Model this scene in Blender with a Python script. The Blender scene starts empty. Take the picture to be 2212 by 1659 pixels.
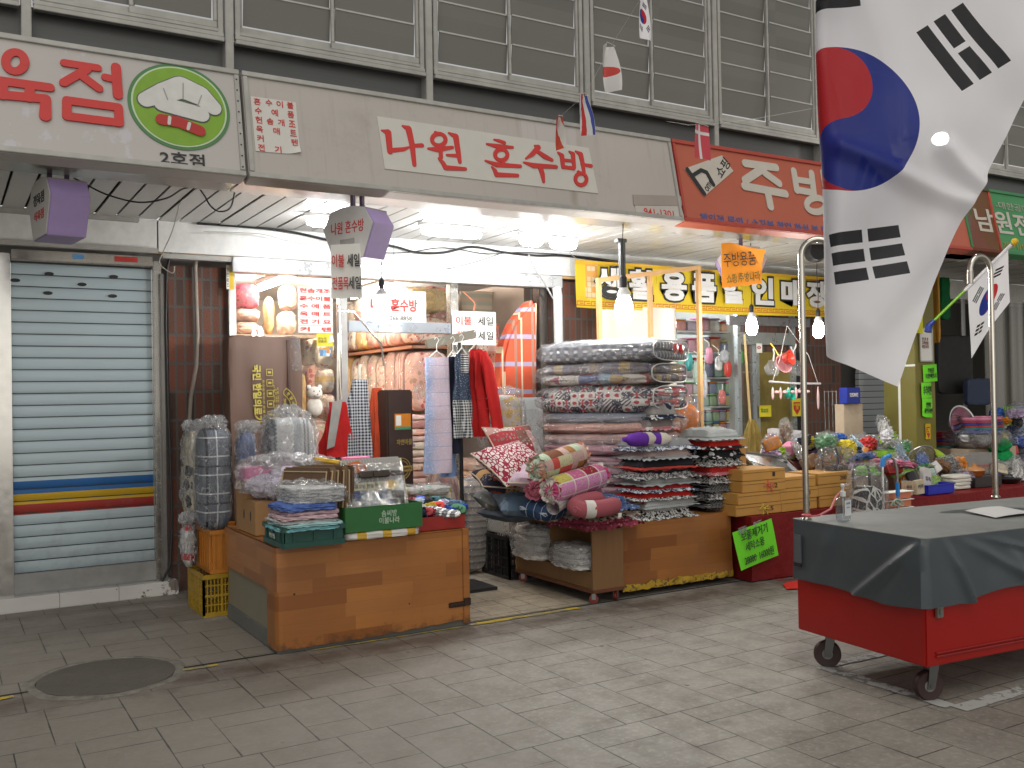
import bpy, bmesh, math, random
from mathutils import Vector, Matrix, Euler, noise
C = bpy.context.scene.collection
R = math.radians
rnd = random.Random(7)

# ------------------------------------------------------------------ camera
scene = bpy.context.scene
YAW, PIT, ROL, H = R(30.87), R(.66), R(-1.0), 1.55
FOC = 3207.6 / 3432 * 2212                      # focal length on a picture 2212 wide
_f = Vector((math.sin(YAW) * math.cos(PIT), math.cos(YAW) * math.cos(PIT), math.sin(PIT)))
_r0 = Vector((math.cos(YAW), -math.sin(YAW), 0)); _u0 = _r0.cross(_f)
_r = _r0 * math.cos(ROL) + _u0 * math.sin(ROL); _u = -_r0 * math.sin(ROL) + _u0 * math.cos(ROL)
EYE = Vector((0, 0, H))
cd = bpy.data.cameras.new('camera'); cam = bpy.data.objects.new('camera', cd); C.objects.link(cam)
cam.matrix_world = Matrix(((_r.x, _u.x, -_f.x, 0), (_r.y, _u.y, -_f.y, 0), (_r.z, _u.z, -_f.z, H), (0, 0, 0, 1)))
cd.sensor_fit = 'HORIZONTAL'; cd.sensor_width = 36; cd.lens = 36 * FOC / 2212
cd.clip_start = .05; cd.clip_end = 200
scene.camera = cam
def ray(x, y): return _r * ((x - 1106) / FOC) + _u * ((829.5 - y) / FOC) + _f
def P(x, y, Y):                                 # the point of the plane at depth Y seen at (x, y)
    d = ray(x, y); return EYE + d * (Y / d.y)
def G(x, y, z=0):                               # the point at height z seen at (x, y)
    d = ray(x, y); return EYE + d * ((z - H) / d.z)
def PX(x, y, X):
    d = ray(x, y); return EYE + d * (X / d.x)

# ------------------------------------------------------------------ world, exposure
world = bpy.data.worlds.new('World'); scene.world = world; world.use_nodes = True
wn = world.node_tree; wn.nodes.clear()
sky = wn.nodes.new('ShaderNodeTexSky'); sky.sky_type = 'NISHITA'; sky.sun_disc = False
sky.sun_elevation = R(28); sky.sun_rotation = R(200)
hs = wn.nodes.new('ShaderNodeHueSaturation'); hs.inputs['Saturation'].default_value = .12
tint = wn.nodes.new('ShaderNodeMix'); tint.data_type = 'RGBA'; tint.blend_type = 'MULTIPLY'; tint.inputs[0].default_value = 1
tint.inputs[7].default_value = (1, .97, .91, 1)
bg = wn.nodes.new('ShaderNodeBackground'); bg.inputs['Strength'].default_value = .085
wo = wn.nodes.new('ShaderNodeOutputWorld')
wn.links.new(sky.outputs[0], hs.inputs['Color']); wn.links.new(hs.outputs[0], tint.inputs[6])
wn.links.new(tint.outputs[2], bg.inputs['Color']); wn.links.new(bg.outputs[0], wo.inputs[0])
scene.view_settings.view_transform = 'Standard'; scene.view_settings.look = 'None'
scene.view_settings.exposure = .22; scene.view_settings.gamma = 1
cy = scene.cycles
cy.max_bounces = 8; cy.diffuse_bounces = 3; cy.glossy_bounces = 3; cy.transmission_bounces = 4; cy.transparent_max_bounces = 24
cy.caustics_reflective = False; cy.caustics_refractive = False; cy.sample_clamp_indirect = 4
# the arcade is lit from overhead: one soft overcast-like sun
sl = bpy.data.lights.new('overhead_light', 'SUN'); sl.energy = .9; sl.angle = R(45); sl.color = (1, .96, .89)
so = bpy.data.objects.new('overhead_light', sl); C.objects.link(so)
so.rotation_euler = Euler((R(24), R(-14), 0))

# ------------------------------------------------------------------ node language
class S:
    def __init__(s, m, k): s.m = m; s.k = k
    def _b(s, op, o, sw=False): return s.m.math(op, o, s) if sw else s.m.math(op, s, o)
    def __add__(s, o): return s._b('ADD', o)
    __radd__ = __add__
    def __sub__(s, o): return s._b('SUBTRACT', o)
    def __rsub__(s, o): return s._b('SUBTRACT', o, True)
    def __mul__(s, o): return s._b('MULTIPLY', o)
    __rmul__ = __mul__
    def __truediv__(s, o): return s._b('DIVIDE', o)
    def lt(s, o): return s._b('LESS_THAN', o)
    def gt(s, o): return s._b('GREATER_THAN', o)
    def mn(s, o): return s._b('MINIMUM', o)
    def mx(s, o): return s._b('MAXIMUM', o)
    def floor(s): return s.m.math('FLOOR', s)
    def fract(s): return s.m.math('FRACT', s)
    def abs(s): return s.m.math('ABSOLUTE', s)
    def sin(s): return s.m.math('SINE', s)
    def sqrt(s): return s.m.math('SQRT', s)
class Mat:
    def __init__(s, name):
        s.mat = bpy.data.materials.new(name); s.mat.use_nodes = True; s.t = s.mat.node_tree; s.t.nodes.clear()
        s.out = s.n('OutputMaterial'); s._co = None
    def n(s, t): return s.t.nodes.new('ShaderNode' + t)
    def put(s, sock, v):
        if isinstance(v, S): s.t.links.new(v.k, sock)
        elif hasattr(v, 'is_output'): s.t.links.new(v, sock)
        elif isinstance(v, (tuple, list)):
            sock.default_value = tuple(v) if len(v) == len(sock.default_value) else tuple(v) + (1,)
        else:
            try: sock.default_value = v
            except TypeError: sock.default_value = (v, v, v)
    def math(s, op, a, b=0):
        n = s.n('Math'); n.operation = op; s.put(n.inputs[0], a); s.put(n.inputs[1], b); return S(s, n.outputs[0])
    def co(s, kind='Object'):
        n = s.n('TexCoord'); return n.outputs[kind]
    def xyz(s, v=None):
        n = s.n('SeparateXYZ'); s.put(n.inputs[0], v if v is not None else s.co()); return [S(s, o) for o in n.outputs]
    def vec(s, x, y, z=0):
        n = s.n('CombineXYZ'); [s.put(n.inputs[i], q) for i, q in enumerate((x, y, z))]; return n.outputs[0]
    def scale(s, v, sc, add=(0, 0, 0)):
        n = s.n('Mapping'); s.put(n.inputs[0], v); n.inputs['Scale'].default_value = sc if isinstance(sc, tuple) else (sc,) * 3
        n.inputs['Location'].default_value = add; return n.outputs[0]
    def noise(s, scale=5, detail=4, rough=.55, v=None, dist=0):
        n = s.n('TexNoise'); s.put(n.inputs['Vector'], v if v is not None else s.co()); n.inputs['Scale'].default_value = scale
        n.inputs['Detail'].default_value = detail; n.inputs['Roughness'].default_value = rough; n.inputs['Distortion'].default_value = dist
        return S(s, n.outputs['Fac'])
    def vor(s, scale=5, feat='F1', v=None, rnd_=1.):
        n = s.n('TexVoronoi'); n.feature = feat; s.put(n.inputs['Vector'], v if v is not None else s.co())
        n.inputs['Scale'].default_value = scale; n.inputs['Randomness'].default_value = rnd_
        return S(s, n.outputs['Distance']), (n.outputs['Color'] if feat != 'DISTANCE_TO_EDGE' else None)
    def hash(s, v):
        n = s.n('TexWhiteNoise'); n.noise_dimensions = '3D'; s.put(n.inputs['Vector'], v); return S(s, n.outputs['Value'])
    def ramp(s, f, stops, const=False):
        n = s.n('ValToRGB'); s.put(n.inputs[0], f); e = n.color_ramp.elements
        if const: n.color_ramp.interpolation = 'CONSTANT'
        while len(e) < len(stops): e.new(1)
        for q, (p, c) in zip(e, stops): q.position = p; q.color = (*c, 1)
        return n.outputs[0]
    def mix(s, f, a, b, mode='MIX'):
        n = s.n('Mix'); n.data_type = 'RGBA'; n.blend_type = mode; s.put(n.inputs[0], f); s.put(n.inputs[6], a); s.put(n.inputs[7], b); return n.outputs[2]
    def palette(s, f, cols):
        k = len(cols); return s.ramp(f, [(i / k, c) for i, c in enumerate(cols)], True)
    def bump(s, h, strength=.3, dist=.01):
        n = s.n('Bump'); n.inputs['Strength'].default_value = strength; n.inputs['Distance'].default_value = dist; s.put(n.inputs['Height'], h); return n.outputs[0]
    def bsdf(s, col, rough=.7, metal=0, nrm=None, emit=None, es=0, spec=.5, trans=None, sheen=0):
        b = s.n('BsdfPrincipled'); s.put(b.inputs['Base Color'], col); s.put(b.inputs['Roughness'], rough); s.put(b.inputs['Metallic'], metal)
        b.inputs['Specular IOR Level'].default_value = spec
        if nrm is not None: s.put(b.inputs['Normal'], nrm)
        if emit: s.put(b.inputs['Emission Color'], emit); b.inputs['Emission Strength'].default_value = es
        s.t.links.new(b.outputs[0], s.out.inputs[0]); s.b = b
        return s.mat
def srgb(r, g, b):
    f = lambda c: (c / 255 / 12.92) if c / 255 <= .04045 else ((c / 255 + .055) / 1.055) ** 2.4
    return (f(r), f(g), f(b))
_plain = {}
def plain(col, rough=.6, metal=0, var=.18, bump=.08, scale=14, spec=.5, fine=160):
    key = (col, rough, metal, var, bump, scale, spec)
    if key in _plain: return _plain[key]
    m = Mat('plain_surface'); f = m.noise(scale, 5); d = m.noise(scale * .23, 3)
    k = (f * .6 + d * .7 - .65) * var * 2
    lo = tuple(max(0, c * (1 - var)) for c in col); hi = tuple(min(1, c * (1 + var * .6)) for c in col)
    c = m.mix(m.ramp(f * .5 + d * .5, [(.3, (0, 0, 0)), (.7, (1, 1, 1))]), lo, hi)
    r = m.math('ADD', rough, (f - .5) * .25)
    _plain[key] = m.bsdf(c, r, metal, m.bump(m.noise(fine, 3), bump, .004) if bump else None, spec=spec)
    return _plain[key]
def cloth(col, var=.15, scale=9, rough=.92):
    key = ('cloth', col, var, scale)
    if key in _plain: return _plain[key]
    m = Mat('plain_cloth'); f = m.noise(scale, 4)
    c = m.mix(m.ramp(f, [(.3, (0, 0, 0)), (.7, (1, 1, 1))]), tuple(q * (1 - var) for q in col), tuple(min(1, q * (1 + var)) for q in col))
    _plain[key] = m.bsdf(c, rough, 0, m.bump(m.noise(420, 2) + m.noise(28, 4, .6, dist=.6) * 2.2, .35, .006), spec=.2); return _plain[key]
def fabric(m, col, fine=420, wr=26):
    return m.bsdf(col, .92, 0, m.bump(m.noise(fine, 2) + m.noise(wr, 4, .6, dist=.6) * 2.2, .35, .006), spec=.2)
def warp(m, amt=.01, sc=12):                    # object coordinates a little disturbed, as printed cloth is
    n = m.n('TexNoise'); n.inputs['Scale'].default_value = sc; m.put(n.inputs['Vector'], m.co())
    a = m.n('VectorMath'); a.operation = 'MULTIPLY_ADD'; m.put(a.inputs[0], n.outputs['Color']); a.inputs[1].default_value = (amt,) * 3; m.put(a.inputs[2], m.co())
    return a.outputs[0]
def pat_zebra(c1, c2, scale=60, t=.5):
    m = Mat('zebra_print'); v = m.scale(warp(m, .02, 20), (scale, scale * .45, scale))
    f = m.noise(1, 2, .5, v, 1.5); return fabric(m, m.mix(m.math('MULTIPLY', (f - (t - .02)), 30), c1, c2))
def pat_patch(cols, size=.1, seam=None, axes=(0, 1, 2), speck=.5, off=(.013, .027, .019)):
    m = Mat('patchwork_print'); x = m.xyz(warp(m, .008, 10)); g = [(x[a] + off[i]) / size for i, a in enumerate(axes)]
    cell = m.vec(g[0].floor(), g[1].floor(), (g[2] * .8).floor() if len(g) > 2 else 0)
    c = m.palette(m.hash(cell), cols); d, _ = m.vor(1 / size * 4.5)
    h2 = m.hash(m.scale(cell, 1.7, (3, 5, 1)))
    c = m.mix(m.math('MULTIPLY', d.lt(.33), h2.gt(1 - speck)), c, m.palette(m.hash(m.scale(cell, 2.3, (9, 1, 7))), [tuple(q * .35 for q in cols[0]), (.75, .7, .66), tuple(q * .5 for q in cols[-1])]))
    if seam:
        e = (g[0].fract() - .5).abs().mx((g[1].fract() - .5).abs()); c = m.mix(e.gt(.455), c, seam)
    return fabric(m, c)
def pat_stripe(cols, size=.05, axis=0, fine=0):
    m = Mat('striped_cloth'); x = m.xyz(warp(m, .006, 8)); f = (x[axis] / size).fract(); return fabric(m, m.palette(f, cols))
def pat_window(bg_, line, size=.1, w=.06, axes=(0, 2), bold=None):
    m = Mat('windowpane_check'); x = m.xyz(warp(m, .006, 8)); c = bg_
    for a in axes:
        f = (x[a] / size).fract(); c = m.mix(f.lt(w), c, line)
        if bold: c = m.mix(((x[a] / (size * 2)).fract() - .75).abs().lt(w * .35), c, bold)
    return fabric(m, c)
def pat_gingham(c1, c2, size=.02, axes=(0, 2)):
    m = Mat('gingham_cloth'); x = m.xyz(warp(m, .004, 8)); a = (x[axes[0]] / size).fract().lt(.5); b = (x[axes[1]] / size).fract().lt(.5)
    return fabric(m, m.mix((a + b) * .5, c2, c1))
def pat_floral(bg_, cols, scale=22, t=.36, dens=.7, leaf=None):
    m = Mat('floral_print'); v = warp(m, .03, 30); d, c = m.vor(scale, v=v); h = m.hash(c)
    col = m.palette(h, cols); k = m.math('MULTIPLY', (d + m.noise(scale * 3, 2) * .25 - .12).lt(t), m.hash(m.scale(c, 3.1)).lt(dens))
    b = bg_ if leaf is None else m.mix((m.noise(scale * 1.6, 2, dist=1)).gt(.56), bg_, leaf)
    return fabric(m, m.mix(k, b, col))
def film(milky=.06, rough=.08, sc=9, gloss=.2, tint=(1, 1, 1)):
    key = ('film', milky, sc, gloss, tint)
    if key in _plain: return _plain[key]
    m = Mat('clear_plastic_film'); a = m.noise(sc, 5, .62, m.scale(m.co(), (1, 1, 2.2)), 1.4)
    rg = (m.noise(sc * .55, 3, .5, m.scale(m.scale(m.co(), (1, 1, .55)), (1.9, .8, 1.6), (.3, .1, .7)), 1.1) - .5).abs(); rg2 = (m.noise(sc * 1.3, 3, .55, m.scale(m.co(), (.7, 1.7, 1.3), (3.3, 2.1, .4)), 1.6) - .5).abs(); cr = (rg.mn(.05) * 20 + rg2.mn(.04) * 12)
    nb = m.bump(a * 1.4 + cr * .35, .9, .035)
    tr = m.n('BsdfTransparent'); tr.inputs[0].default_value = (*tuple(.97 * q for q in tint), 1)
    gl = m.n('BsdfGlossy'); gl.inputs['Roughness'].default_value = rough + .06; m.put(gl.inputs['Normal'], nb)
    df = m.n('BsdfDiffuse'); df.inputs[0].default_value = (.85, .86, .88, 1); m.put(df.inputs['Normal'], nb)
    lw = m.n('LayerWeight'); lw.inputs['Blend'].default_value = .25; m.put(lw.inputs['Normal'], nb)
    m1 = m.n('MixShader'); m2 = m.n('MixShader')
    edge = rg.lt(.009) * .26 + rg2.lt(.007) * .18 + (a.gt(.6)) * .05
    m.put(m1.inputs[0], edge + milky); m.t.links.new(tr.outputs[0], m1.inputs[1]); m.t.links.new(df.outputs[0], m1.inputs[2])
    m.put(m2.inputs[0], S(m, lw.outputs['Fresnel']) * .20 + gloss * .16); m.t.links.new(m1.outputs[0], m2.inputs[1]); m.t.links.new(gl.outputs[0], m2.inputs[2])
    m.t.links.new(m2.outputs[0], m.out.inputs[0]); _plain[key] = m.mat; return m.mat
def glass(refl=.06, rough=.02):
    key = ('glass', refl)
    if key in _plain: return _plain[key]
    m = Mat('window_glass'); tr = m.n('BsdfTransparent'); tr.inputs[0].default_value = (.95, .97, .96, 1); gl = m.n('BsdfGlossy'); gl.inputs['Roughness'].default_value = rough
    lw = m.n('LayerWeight'); lw.inputs['Blend'].default_value = .2; mx = m.n('MixShader'); m.put(mx.inputs[0], S(m, lw.outputs['Fresnel']) * .7 + refl + (m.noise(9, 5, .7) - .5) * .02)
    m.t.links.new(tr.outputs[0], mx.inputs[1]); m.t.links.new(gl.outputs[0], mx.inputs[2]); m.t.links.new(mx.outputs[0], m.out.inputs[0]); _plain[key] = m.mat; return m.mat
def lamp_mat(col, strength):
    m = Mat('lit_lamp'); e = m.n('Emission'); e.inputs[0].default_value = (*col, 1); e.inputs[1].default_value = strength
    m.t.links.new(e.outputs[0], m.out.inputs[0]); return m.mat

# ------------------------------------------------------------------ meshes
class MB:
    def __init__(s): s.v = []; s.f = []
    def add(s, vs, fs, mx=None):
        k = len(s.v); s.v += [tuple(mx @ Vector(q)) if mx else tuple(q) for q in vs]; s.f += [tuple(i + k for i in f) for f in fs]; return s
    def box(s, c, d, rot=None):
        x, y, z = (q / 2 for q in d); vs = [(sx * x, sy * y, sz * z) for sx in (-1, 1) for sy in (-1, 1) for sz in (-1, 1)]
        mx = Matrix.Translation(c) @ (Euler(rot).to_matrix().to_4x4() if rot else Matrix())
        return s.add(vs, [(0, 1, 3, 2), (4, 6, 7, 5), (0, 4, 5, 1), (2, 3, 7, 6), (0, 2, 6, 4), (1, 5, 7, 3)], mx)
    def bar(s, a, b, w, h=None):                # a square bar from a to b
        a, b = Vector(a), Vector(b); d = b - a; q = d.to_track_quat('X', 'Z').to_matrix().to_4x4()
        x, y, z = d.length / 2, w / 2, (h or w) / 2; vs = [(sx * x, sy * y, sz * z) for sx in (-1, 1) for sy in (-1, 1) for sz in (-1, 1)]
        return s.add(vs, [(0, 1, 3, 2), (4, 6, 7, 5), (0, 4, 5, 1), (2, 3, 7, 6), (0, 2, 6, 4), (1, 5, 7, 3)], Matrix.Translation((a + b) / 2) @ q)
    def tube(s, pts, r, n=8, closed=False):
        pts = [Vector(p) for p in pts]; k = len(s.v); m = len(pts); up = Vector((.13, .21, .97)); prev = None
        for i, p in enumerate(pts):
            a = pts[i - 1] if (i or closed) else p; b = pts[(i + 1) % m] if (i < m - 1 or closed) else p
            t = (b - a).normalized(); u = (prev - t * prev.dot(t)) if prev else (up - t * up.dot(t) if abs(up.dot(t)) < .95 else Vector((1, 0, 0)) - t * t.x)
            u.normalize(); prev = u; w = t.cross(u); rr = r[i] if isinstance(r, (list, tuple)) else r
            for j in range(n):
                an = 2 * math.pi * j / n; s.v.append(tuple(p + (u * math.cos(an) + w * math.sin(an)) * rr))
        for i in range(m if closed else m - 1):
            for j in range(n):
                i2 = (i + 1) % m; s.f.append((k + i * n + j, k + i * n + (j + 1) % n, k + i2 * n + (j + 1) % n, k + i2 * n + j))
        if not closed: s.f.append(tuple(k + j for j in range(n))[::-1]); s.f.append(tuple(k + (m - 1) * n + j for j in range(n)))
        return s
    def lathe(s, prof, n=24, c=(0, 0, 0), sx=1, sy=1, mx=None, wave=0, wn_=0):
        vs = []; fs = []
        for i, (r, z) in enumerate(prof):
            for j in range(n):
                an = 2 * math.pi * j / n; q = r * (1 + wave * math.sin(wn_ * an)); vs.append((c[0] + q * math.cos(an) * sx, c[1] + q * math.sin(an) * sy, c[2] + z))
        for i in range(len(prof) - 1):
            for j in range(n): fs.append((i * n + j, i * n + (j + 1) % n, (i + 1) * n + (j + 1) % n, (i + 1) * n + j))
        if prof[0][0] > 1e-4: fs.append(tuple(range(n))[::-1])
        if prof[-1][0] > 1e-4: fs.append(tuple((len(prof) - 1) * n + j for j in range(n)))
        return s.add(vs, fs, mx)
    def grid(s, fn, nu, nv, mx=None):
        vs = [fn(i / nu, j / nv) for j in range(nv + 1) for i in range(nu + 1)]
        return s.add(vs, [(j * (nu + 1) + i, j * (nu + 1) + i + 1, (j + 1) * (nu + 1) + i + 1, (j + 1) * (nu + 1) + i) for j in range(nv) for i in range(nu)], mx)
    def sheet(s, fn, nu, nv, th=.004, mx=None):  # a grid with a back side
        fr = [[Vector(fn(i / nu, j / nv)) for i in range(nu + 1)] for j in range(nv + 1)]; vs = []
        for k in (0, 1):
            for j in range(nv + 1):
                for i in range(nu + 1):
                    du = fr[j][min(i + 1, nu)] - fr[j][max(i - 1, 0)]; dv = fr[min(j + 1, nv)][i] - fr[max(j - 1, 0)][i]; nn = du.cross(dv)
                    nn = nn.normalized() if nn.length > 1e-9 else Vector((0, 0, 1)); vs.append(fr[j][i] + nn * th * (.5 - k))
        W = nu + 1; o = W * (nv + 1); fs = []
        for j in range(nv):
            for i in range(nu):
                a = j * W + i; fs += [(a, a + 1, a + W + 1, a + W), (o + a, o + a + W, o + a + W + 1, o + a + 1)]
        for i in range(nu): fs += [(i, o + i, o + i + 1, i + 1), (nv * W + i + 1, o + nv * W + i + 1, o + nv * W + i, nv * W + i)]
        for j in range(nv): fs += [(j * W, (j + 1) * W, o + (j + 1) * W, o + j * W), (j * W + nu, o + j * W + nu, o + (j + 1) * W + nu, (j + 1) * W + nu)]
        return s.add(vs, fs, mx)
    def prism(s, poly, y0, y1, mx=None):         # polygon in x,z pulled along y
        n = len(poly); vs = [(x, y0, z) for x, z in poly] + [(x, y1, z) for x, z in poly]
        return s.add(vs, [tuple(range(n)), tuple(range(n, 2 * n))[::-1]] + [(i, n + i, n + (i + 1) % n, (i + 1) % n) for i in range(n)], mx)
    def soft(s, w, d, h, p=4, n=8, amp=0, freq=2., seed=0, mx=None, c=(0, 0, 0), sag=0, dirs=(1, 1, 1)):
        idx = {}; vs = []; fs = []; sd = Vector((seed * 3.7, seed * 1.3, seed * 2.1))
        def vert(a):
            k = tuple(round(q, 5) for q in a)
            if k not in idx:
                L = sum(abs(q) ** p for q in a) ** (1 / p); q = Vector(a) / L
                nz = noise.noise(Vector((q.x * dirs[0], q.y * dirs[1], q.z * dirs[2])) * freq + sd) + .5 * noise.noise(q * freq * 2.3 + sd)
                v = Vector((q.x * w / 2, q.y * d / 2, q.z * h / 2)); L2 = v.length or 1
                v += Vector((q.x, q.y, q.z)).normalized() * nz * amp
                v.z -= sag * (q.x ** 2 + q.y ** 2) * .5 * (1 if q.z > -.5 else .3)
                idx[k] = len(vs); vs.append((v.x + c[0], v.y + c[1], v.z + h / 2 + c[2]))
            return idx[k]
        for ax in range(3):
            for sg in (-1, 1):
                for i in range(n):
                    for j in range(n):
                        q = []
                        for (a, b) in ((i, j), (i + 1, j), (i + 1, j + 1), (i, j + 1)):
                            t = [0, 0, 0]; t[ax] = sg; t[(ax + 1) % 3] = 2 * a / n - 1; t[(ax + 2) % 3] = 2 * b / n - 1; q.append(vert(t))
                        fs.append(tuple(q) if sg > 0 else tuple(q[::-1]))
        return s.add(vs, fs, mx)
    def pillow(s, w, d, h, n=14, pinch=.07, seed=0, amp=.006, ruffle=0, waves=26, mx=None, b=.5, zb=.5):
        def prof(u, v): return ((1 - abs(u) ** 2.6) * (1 - abs(v) ** 2.6)) ** b
        sd = Vector((seed * 2.3, seed, seed * .7)); vs = []; fs = []; W = n + 1
        def xy(u, v): return u * w / 2 * (1 - pinch * (1 - v * v)), v * d / 2 * (1 - pinch * (1 - u * u))
        for k in (1, -1):
            for j in range(W):
                for i in range(W):
                    u = 2 * i / n - 1; v = 2 * j / n - 1; x, y = xy(u, v); z = k * h * (zb if k < 0 else 1 - zb) * prof(u, v)
                    z += amp * (noise.noise(Vector((x * 14, y * 14, k)) + sd) + .7 * noise.noise(Vector((x * 34, y * 34, k)) + sd)) * min(1, 4 * prof(u, v) + .3)
                    vs.append((x, y, z + h * zb))
        for k in (0, 1):
            o = k * W * W
            for j in range(n):
                for i in range(n):
                    a = o + j * W + i; q = (a, a + 1, a + W + 1, a + W); fs.append(q if k == 0 else q[::-1])
        ring = [(i, 0) for i in range(n)] + [(n, j) for j in range(n)] + [(n - i, n) for i in range(n)] + [(0, n - j) for j in range(n)]
        L = len(ring); ids = [j * W + i for i, j in ring]
        for q in range(L): fs.append((ids[q], ids[q] + W * W, ids[(q + 1) % L] + W * W, ids[(q + 1) % L]))
        if ruffle:
            m = L * 4; k0 = len(vs)
            for q in range(m):
                t = q / 4; i0 = int(t) % L; fr = t - int(t); a = Vector(vs[ids[i0]]); bb = Vector(vs[ids[(i0 + 1) % L]]); p = a.lerp(bb, fr)
                o = Vector((p.x, p.y, 0)); o = o / (abs(o.x / w) ** 6 + abs(o.y / d) ** 6) ** (1 / 6) * .5
                dr = (Vector((p.x / w, p.y / d, 0))).normalized(); ph = 2 * math.pi * waves * q / m
                vs.append((p.x, p.y, p.z)); rr = ruffle * (1 + .25 * noise.noise(Vector((q * .21, seed, 0))))
                vs.append((p.x + dr.x * rr * .5, p.y + dr.y * rr * .5, p.z + .05 * rr * math.sin(ph) - rr * .08))
                vs.append((p.x + dr.x * rr, p.y + dr.y * rr, p.z + .09 * rr * math.sin(ph + .4) + rr * .25 * noise.noise(Vector((q * .09, seed, 2))) - rr * .28))
            for q in range(m):
                for e in (0, 1):
                    a = k0 + q * 3 + e; b2 = k0 + ((q + 1) % m) * 3 + e; fs.append((a, a + 1, b2 + 1, b2))
        return s.add(vs, fs, mx)
    def build(s, name, mat, parent=None, loc=(0, 0, 0), rot=(0, 0, 0), bevel=0, smooth=True, angle=40, label=None, seg=2):
        me = bpy.data.meshes.new(name); me.from_pydata(s.v, [], s.f); me.validate()
        bm = bmesh.new(); bm.from_mesh(me)
        if bevel:
            bmesh.ops.recalc_face_normals(bm, faces=bm.faces)
            ed = [e for e in bm.edges if len(e.link_faces) == 2 and e.calc_face_angle(0) > R(30)]
            bmesh.ops.bevel(bm, geom=ed, offset=bevel, segments=seg, affect='EDGES', clamp_overlap=True)
        bmesh.ops.recalc_face_normals(bm, faces=bm.faces); bm.to_mesh(me); bm.free()
        if smooth:
            me.polygons.foreach_set('use_smooth', [True] * len(me.polygons)); me.set_sharp_from_angle(angle=R(angle))
        if mat: me.materials.append(mat)
        o = bpy.data.objects.new(name, me); C.objects.link(o); o.location = loc; o.rotation_euler = rot
        if parent: o.parent = parent
        if label: o['label'] = label
        return o
def thing(name, label, cat, loc=(0, 0, 0), rz=0, group=None, rot=None):
    o = bpy.data.objects.new(name, None); C.objects.link(o); o.location = loc; o.rotation_euler = rot or (0, 0, rz); o.empty_display_size = .1
    o['label'] = label; o['category'] = cat
    if group: o['group'] = group
    return o
def tag(o, label, cat, group=None):
    o['label'] = label; o['category'] = cat
    if group: o['group'] = group
    return o
def struct(o): o['kind'] = 'structure'; return o
def text(body, w, h, mat, parent, loc, rot=(R(90), 0, 0), bold=0, name='lettering', th=.001, spacing=1, shear=0, label=None):
    cu = bpy.data.curves.new('t', 'FONT'); cu.body = body; cu.align_x = 'CENTER'; cu.align_y = 'CENTER'; cu.size = 1; cu.offset = bold; cu.extrude = .01
    cu.resolution_u = 3; cu.space_character = spacing; cu.shear = shear
    o = bpy.data.objects.new('t', cu); C.objects.link(o); bpy.context.view_layer.update()
    me = bpy.data.meshes.new_from_object(o.evaluated_get(bpy.context.evaluated_depsgraph_get())); bpy.data.objects.remove(o)
    xs = [v.co.x for v in me.vertices]; ys = [v.co.y for v in me.vertices]
    if not xs: return None
    cx, cyy = (min(xs) + max(xs)) / 2, (min(ys) + max(ys)) / 2; kx = w / (max(xs) - min(xs)) if w else 0; ky = h / (max(ys) - min(ys)) if h else kx
    kx = kx or ky
    for v in me.vertices: v.co = ((v.co.x - cx) * kx, (v.co.y - cyy) * ky, v.co.z / .01 * th)
    me.name = name; me.materials.clear(); me.materials.append(mat)
    q = bpy.data.objects.new(name, me); C.objects.link(q); q.location = loc; q.rotation_euler = rot; q.parent = parent
    if label: q['label'] = label
    return q
def strokes(mb, fn, lines, y0=-.002, y1=.002, cap=True):   # brush strokes: [(points, widths or width)], fn maps a point and a width to the plane
    cnt = 0
    for pts, wd in lines:
        n = len(pts); ws = wd if isinstance(wd, (list, tuple)) else [wd] * n; q = [fn(*p) for p in pts]; sc = fn.scale
        for i in range(n - 1):
            a, b = Vector(q[i]), Vector(q[i + 1]); d = (b - a).normalized(); nn = Vector((-d.y, d.x)); ra, rb = ws[i] * sc / 2, ws[i + 1] * sc / 2; L = []
            for k in range(9): an = math.pi * k / 8; L.append(b + (nn * math.cos(an) + d * math.sin(an)) * rb)
            for k in range(9): an = math.pi * k / 8; L.append(a - (nn * math.cos(an) + d * math.sin(an)) * ra)
            mb.prism([(v.x, v.y) for v in L], y0 - .00004 * cnt, y1); cnt += 1
def copy_thing(o, loc, rz=None, label=None):
    c = o.copy(); C.objects.link(c); c.location = loc
    if rz is not None: c.rotation_euler.z = rz
    if label: c['label'] = label
    for ch in list(o.children):
        d = ch.copy(); C.objects.link(d); d.parent = c
        for g in list(ch.children):
            e = g.copy(); C.objects.link(e); e.parent = d
    return c
def span(xl, xr, yt, yb, Y, d, back=.6):        # box whose front stands at Y, seen between xl..xr and yt..yb: x0, x1, z0, z1
    x1 = P(xr, yb, Y).x; x0 = P(xl, (yt + yb) / 2, Y + d).x; xm = (xl + xr) / 2
    z0 = P(xm, yb, Y).z; zt = P(xm, yt, Y + d * back).z
    if zt > H: zt = P(xm, yt, Y).z
    return x0, x1, z0, zt

# ================================================================== colours
WHITE = plain((.72, .72, .70), .45); ALU = plain((.50, .50, .49), .35, .75, .12); STEEL = plain((.62, .61, .59), .18, 1, .06, 0)
FRAME = plain((.40, .395, .37), .5, .2, .22); SIGNF = plain((.52, .485, .45), .55, 0, .1, .02, 3); DARK = plain((.02, .02, .02), .6); RED = plain((.42, .025, .02), .5, 0, .1, 0)
BLACK = plain((.012, .012, .014), .5, 0, .1, 0); CARD = plain((.36, .20, .085), .8, 0, .12); PAPER = plain((.78, .77, .73), .7, 0, .06, 0)
REDINK = plain((.55, .035, .03), .5, 0, .06, 0); BLKINK = plain((.02, .02, .022), .5, 0, .05, 0); WOODP = plain((.52, .33, .15), .6, 0, .25)
LILAC = plain((.36, .27, .52), .45, 0, .1, .02); CABLE = plain((.015, .015, .016), .5, 0, .1, 0)

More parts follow.
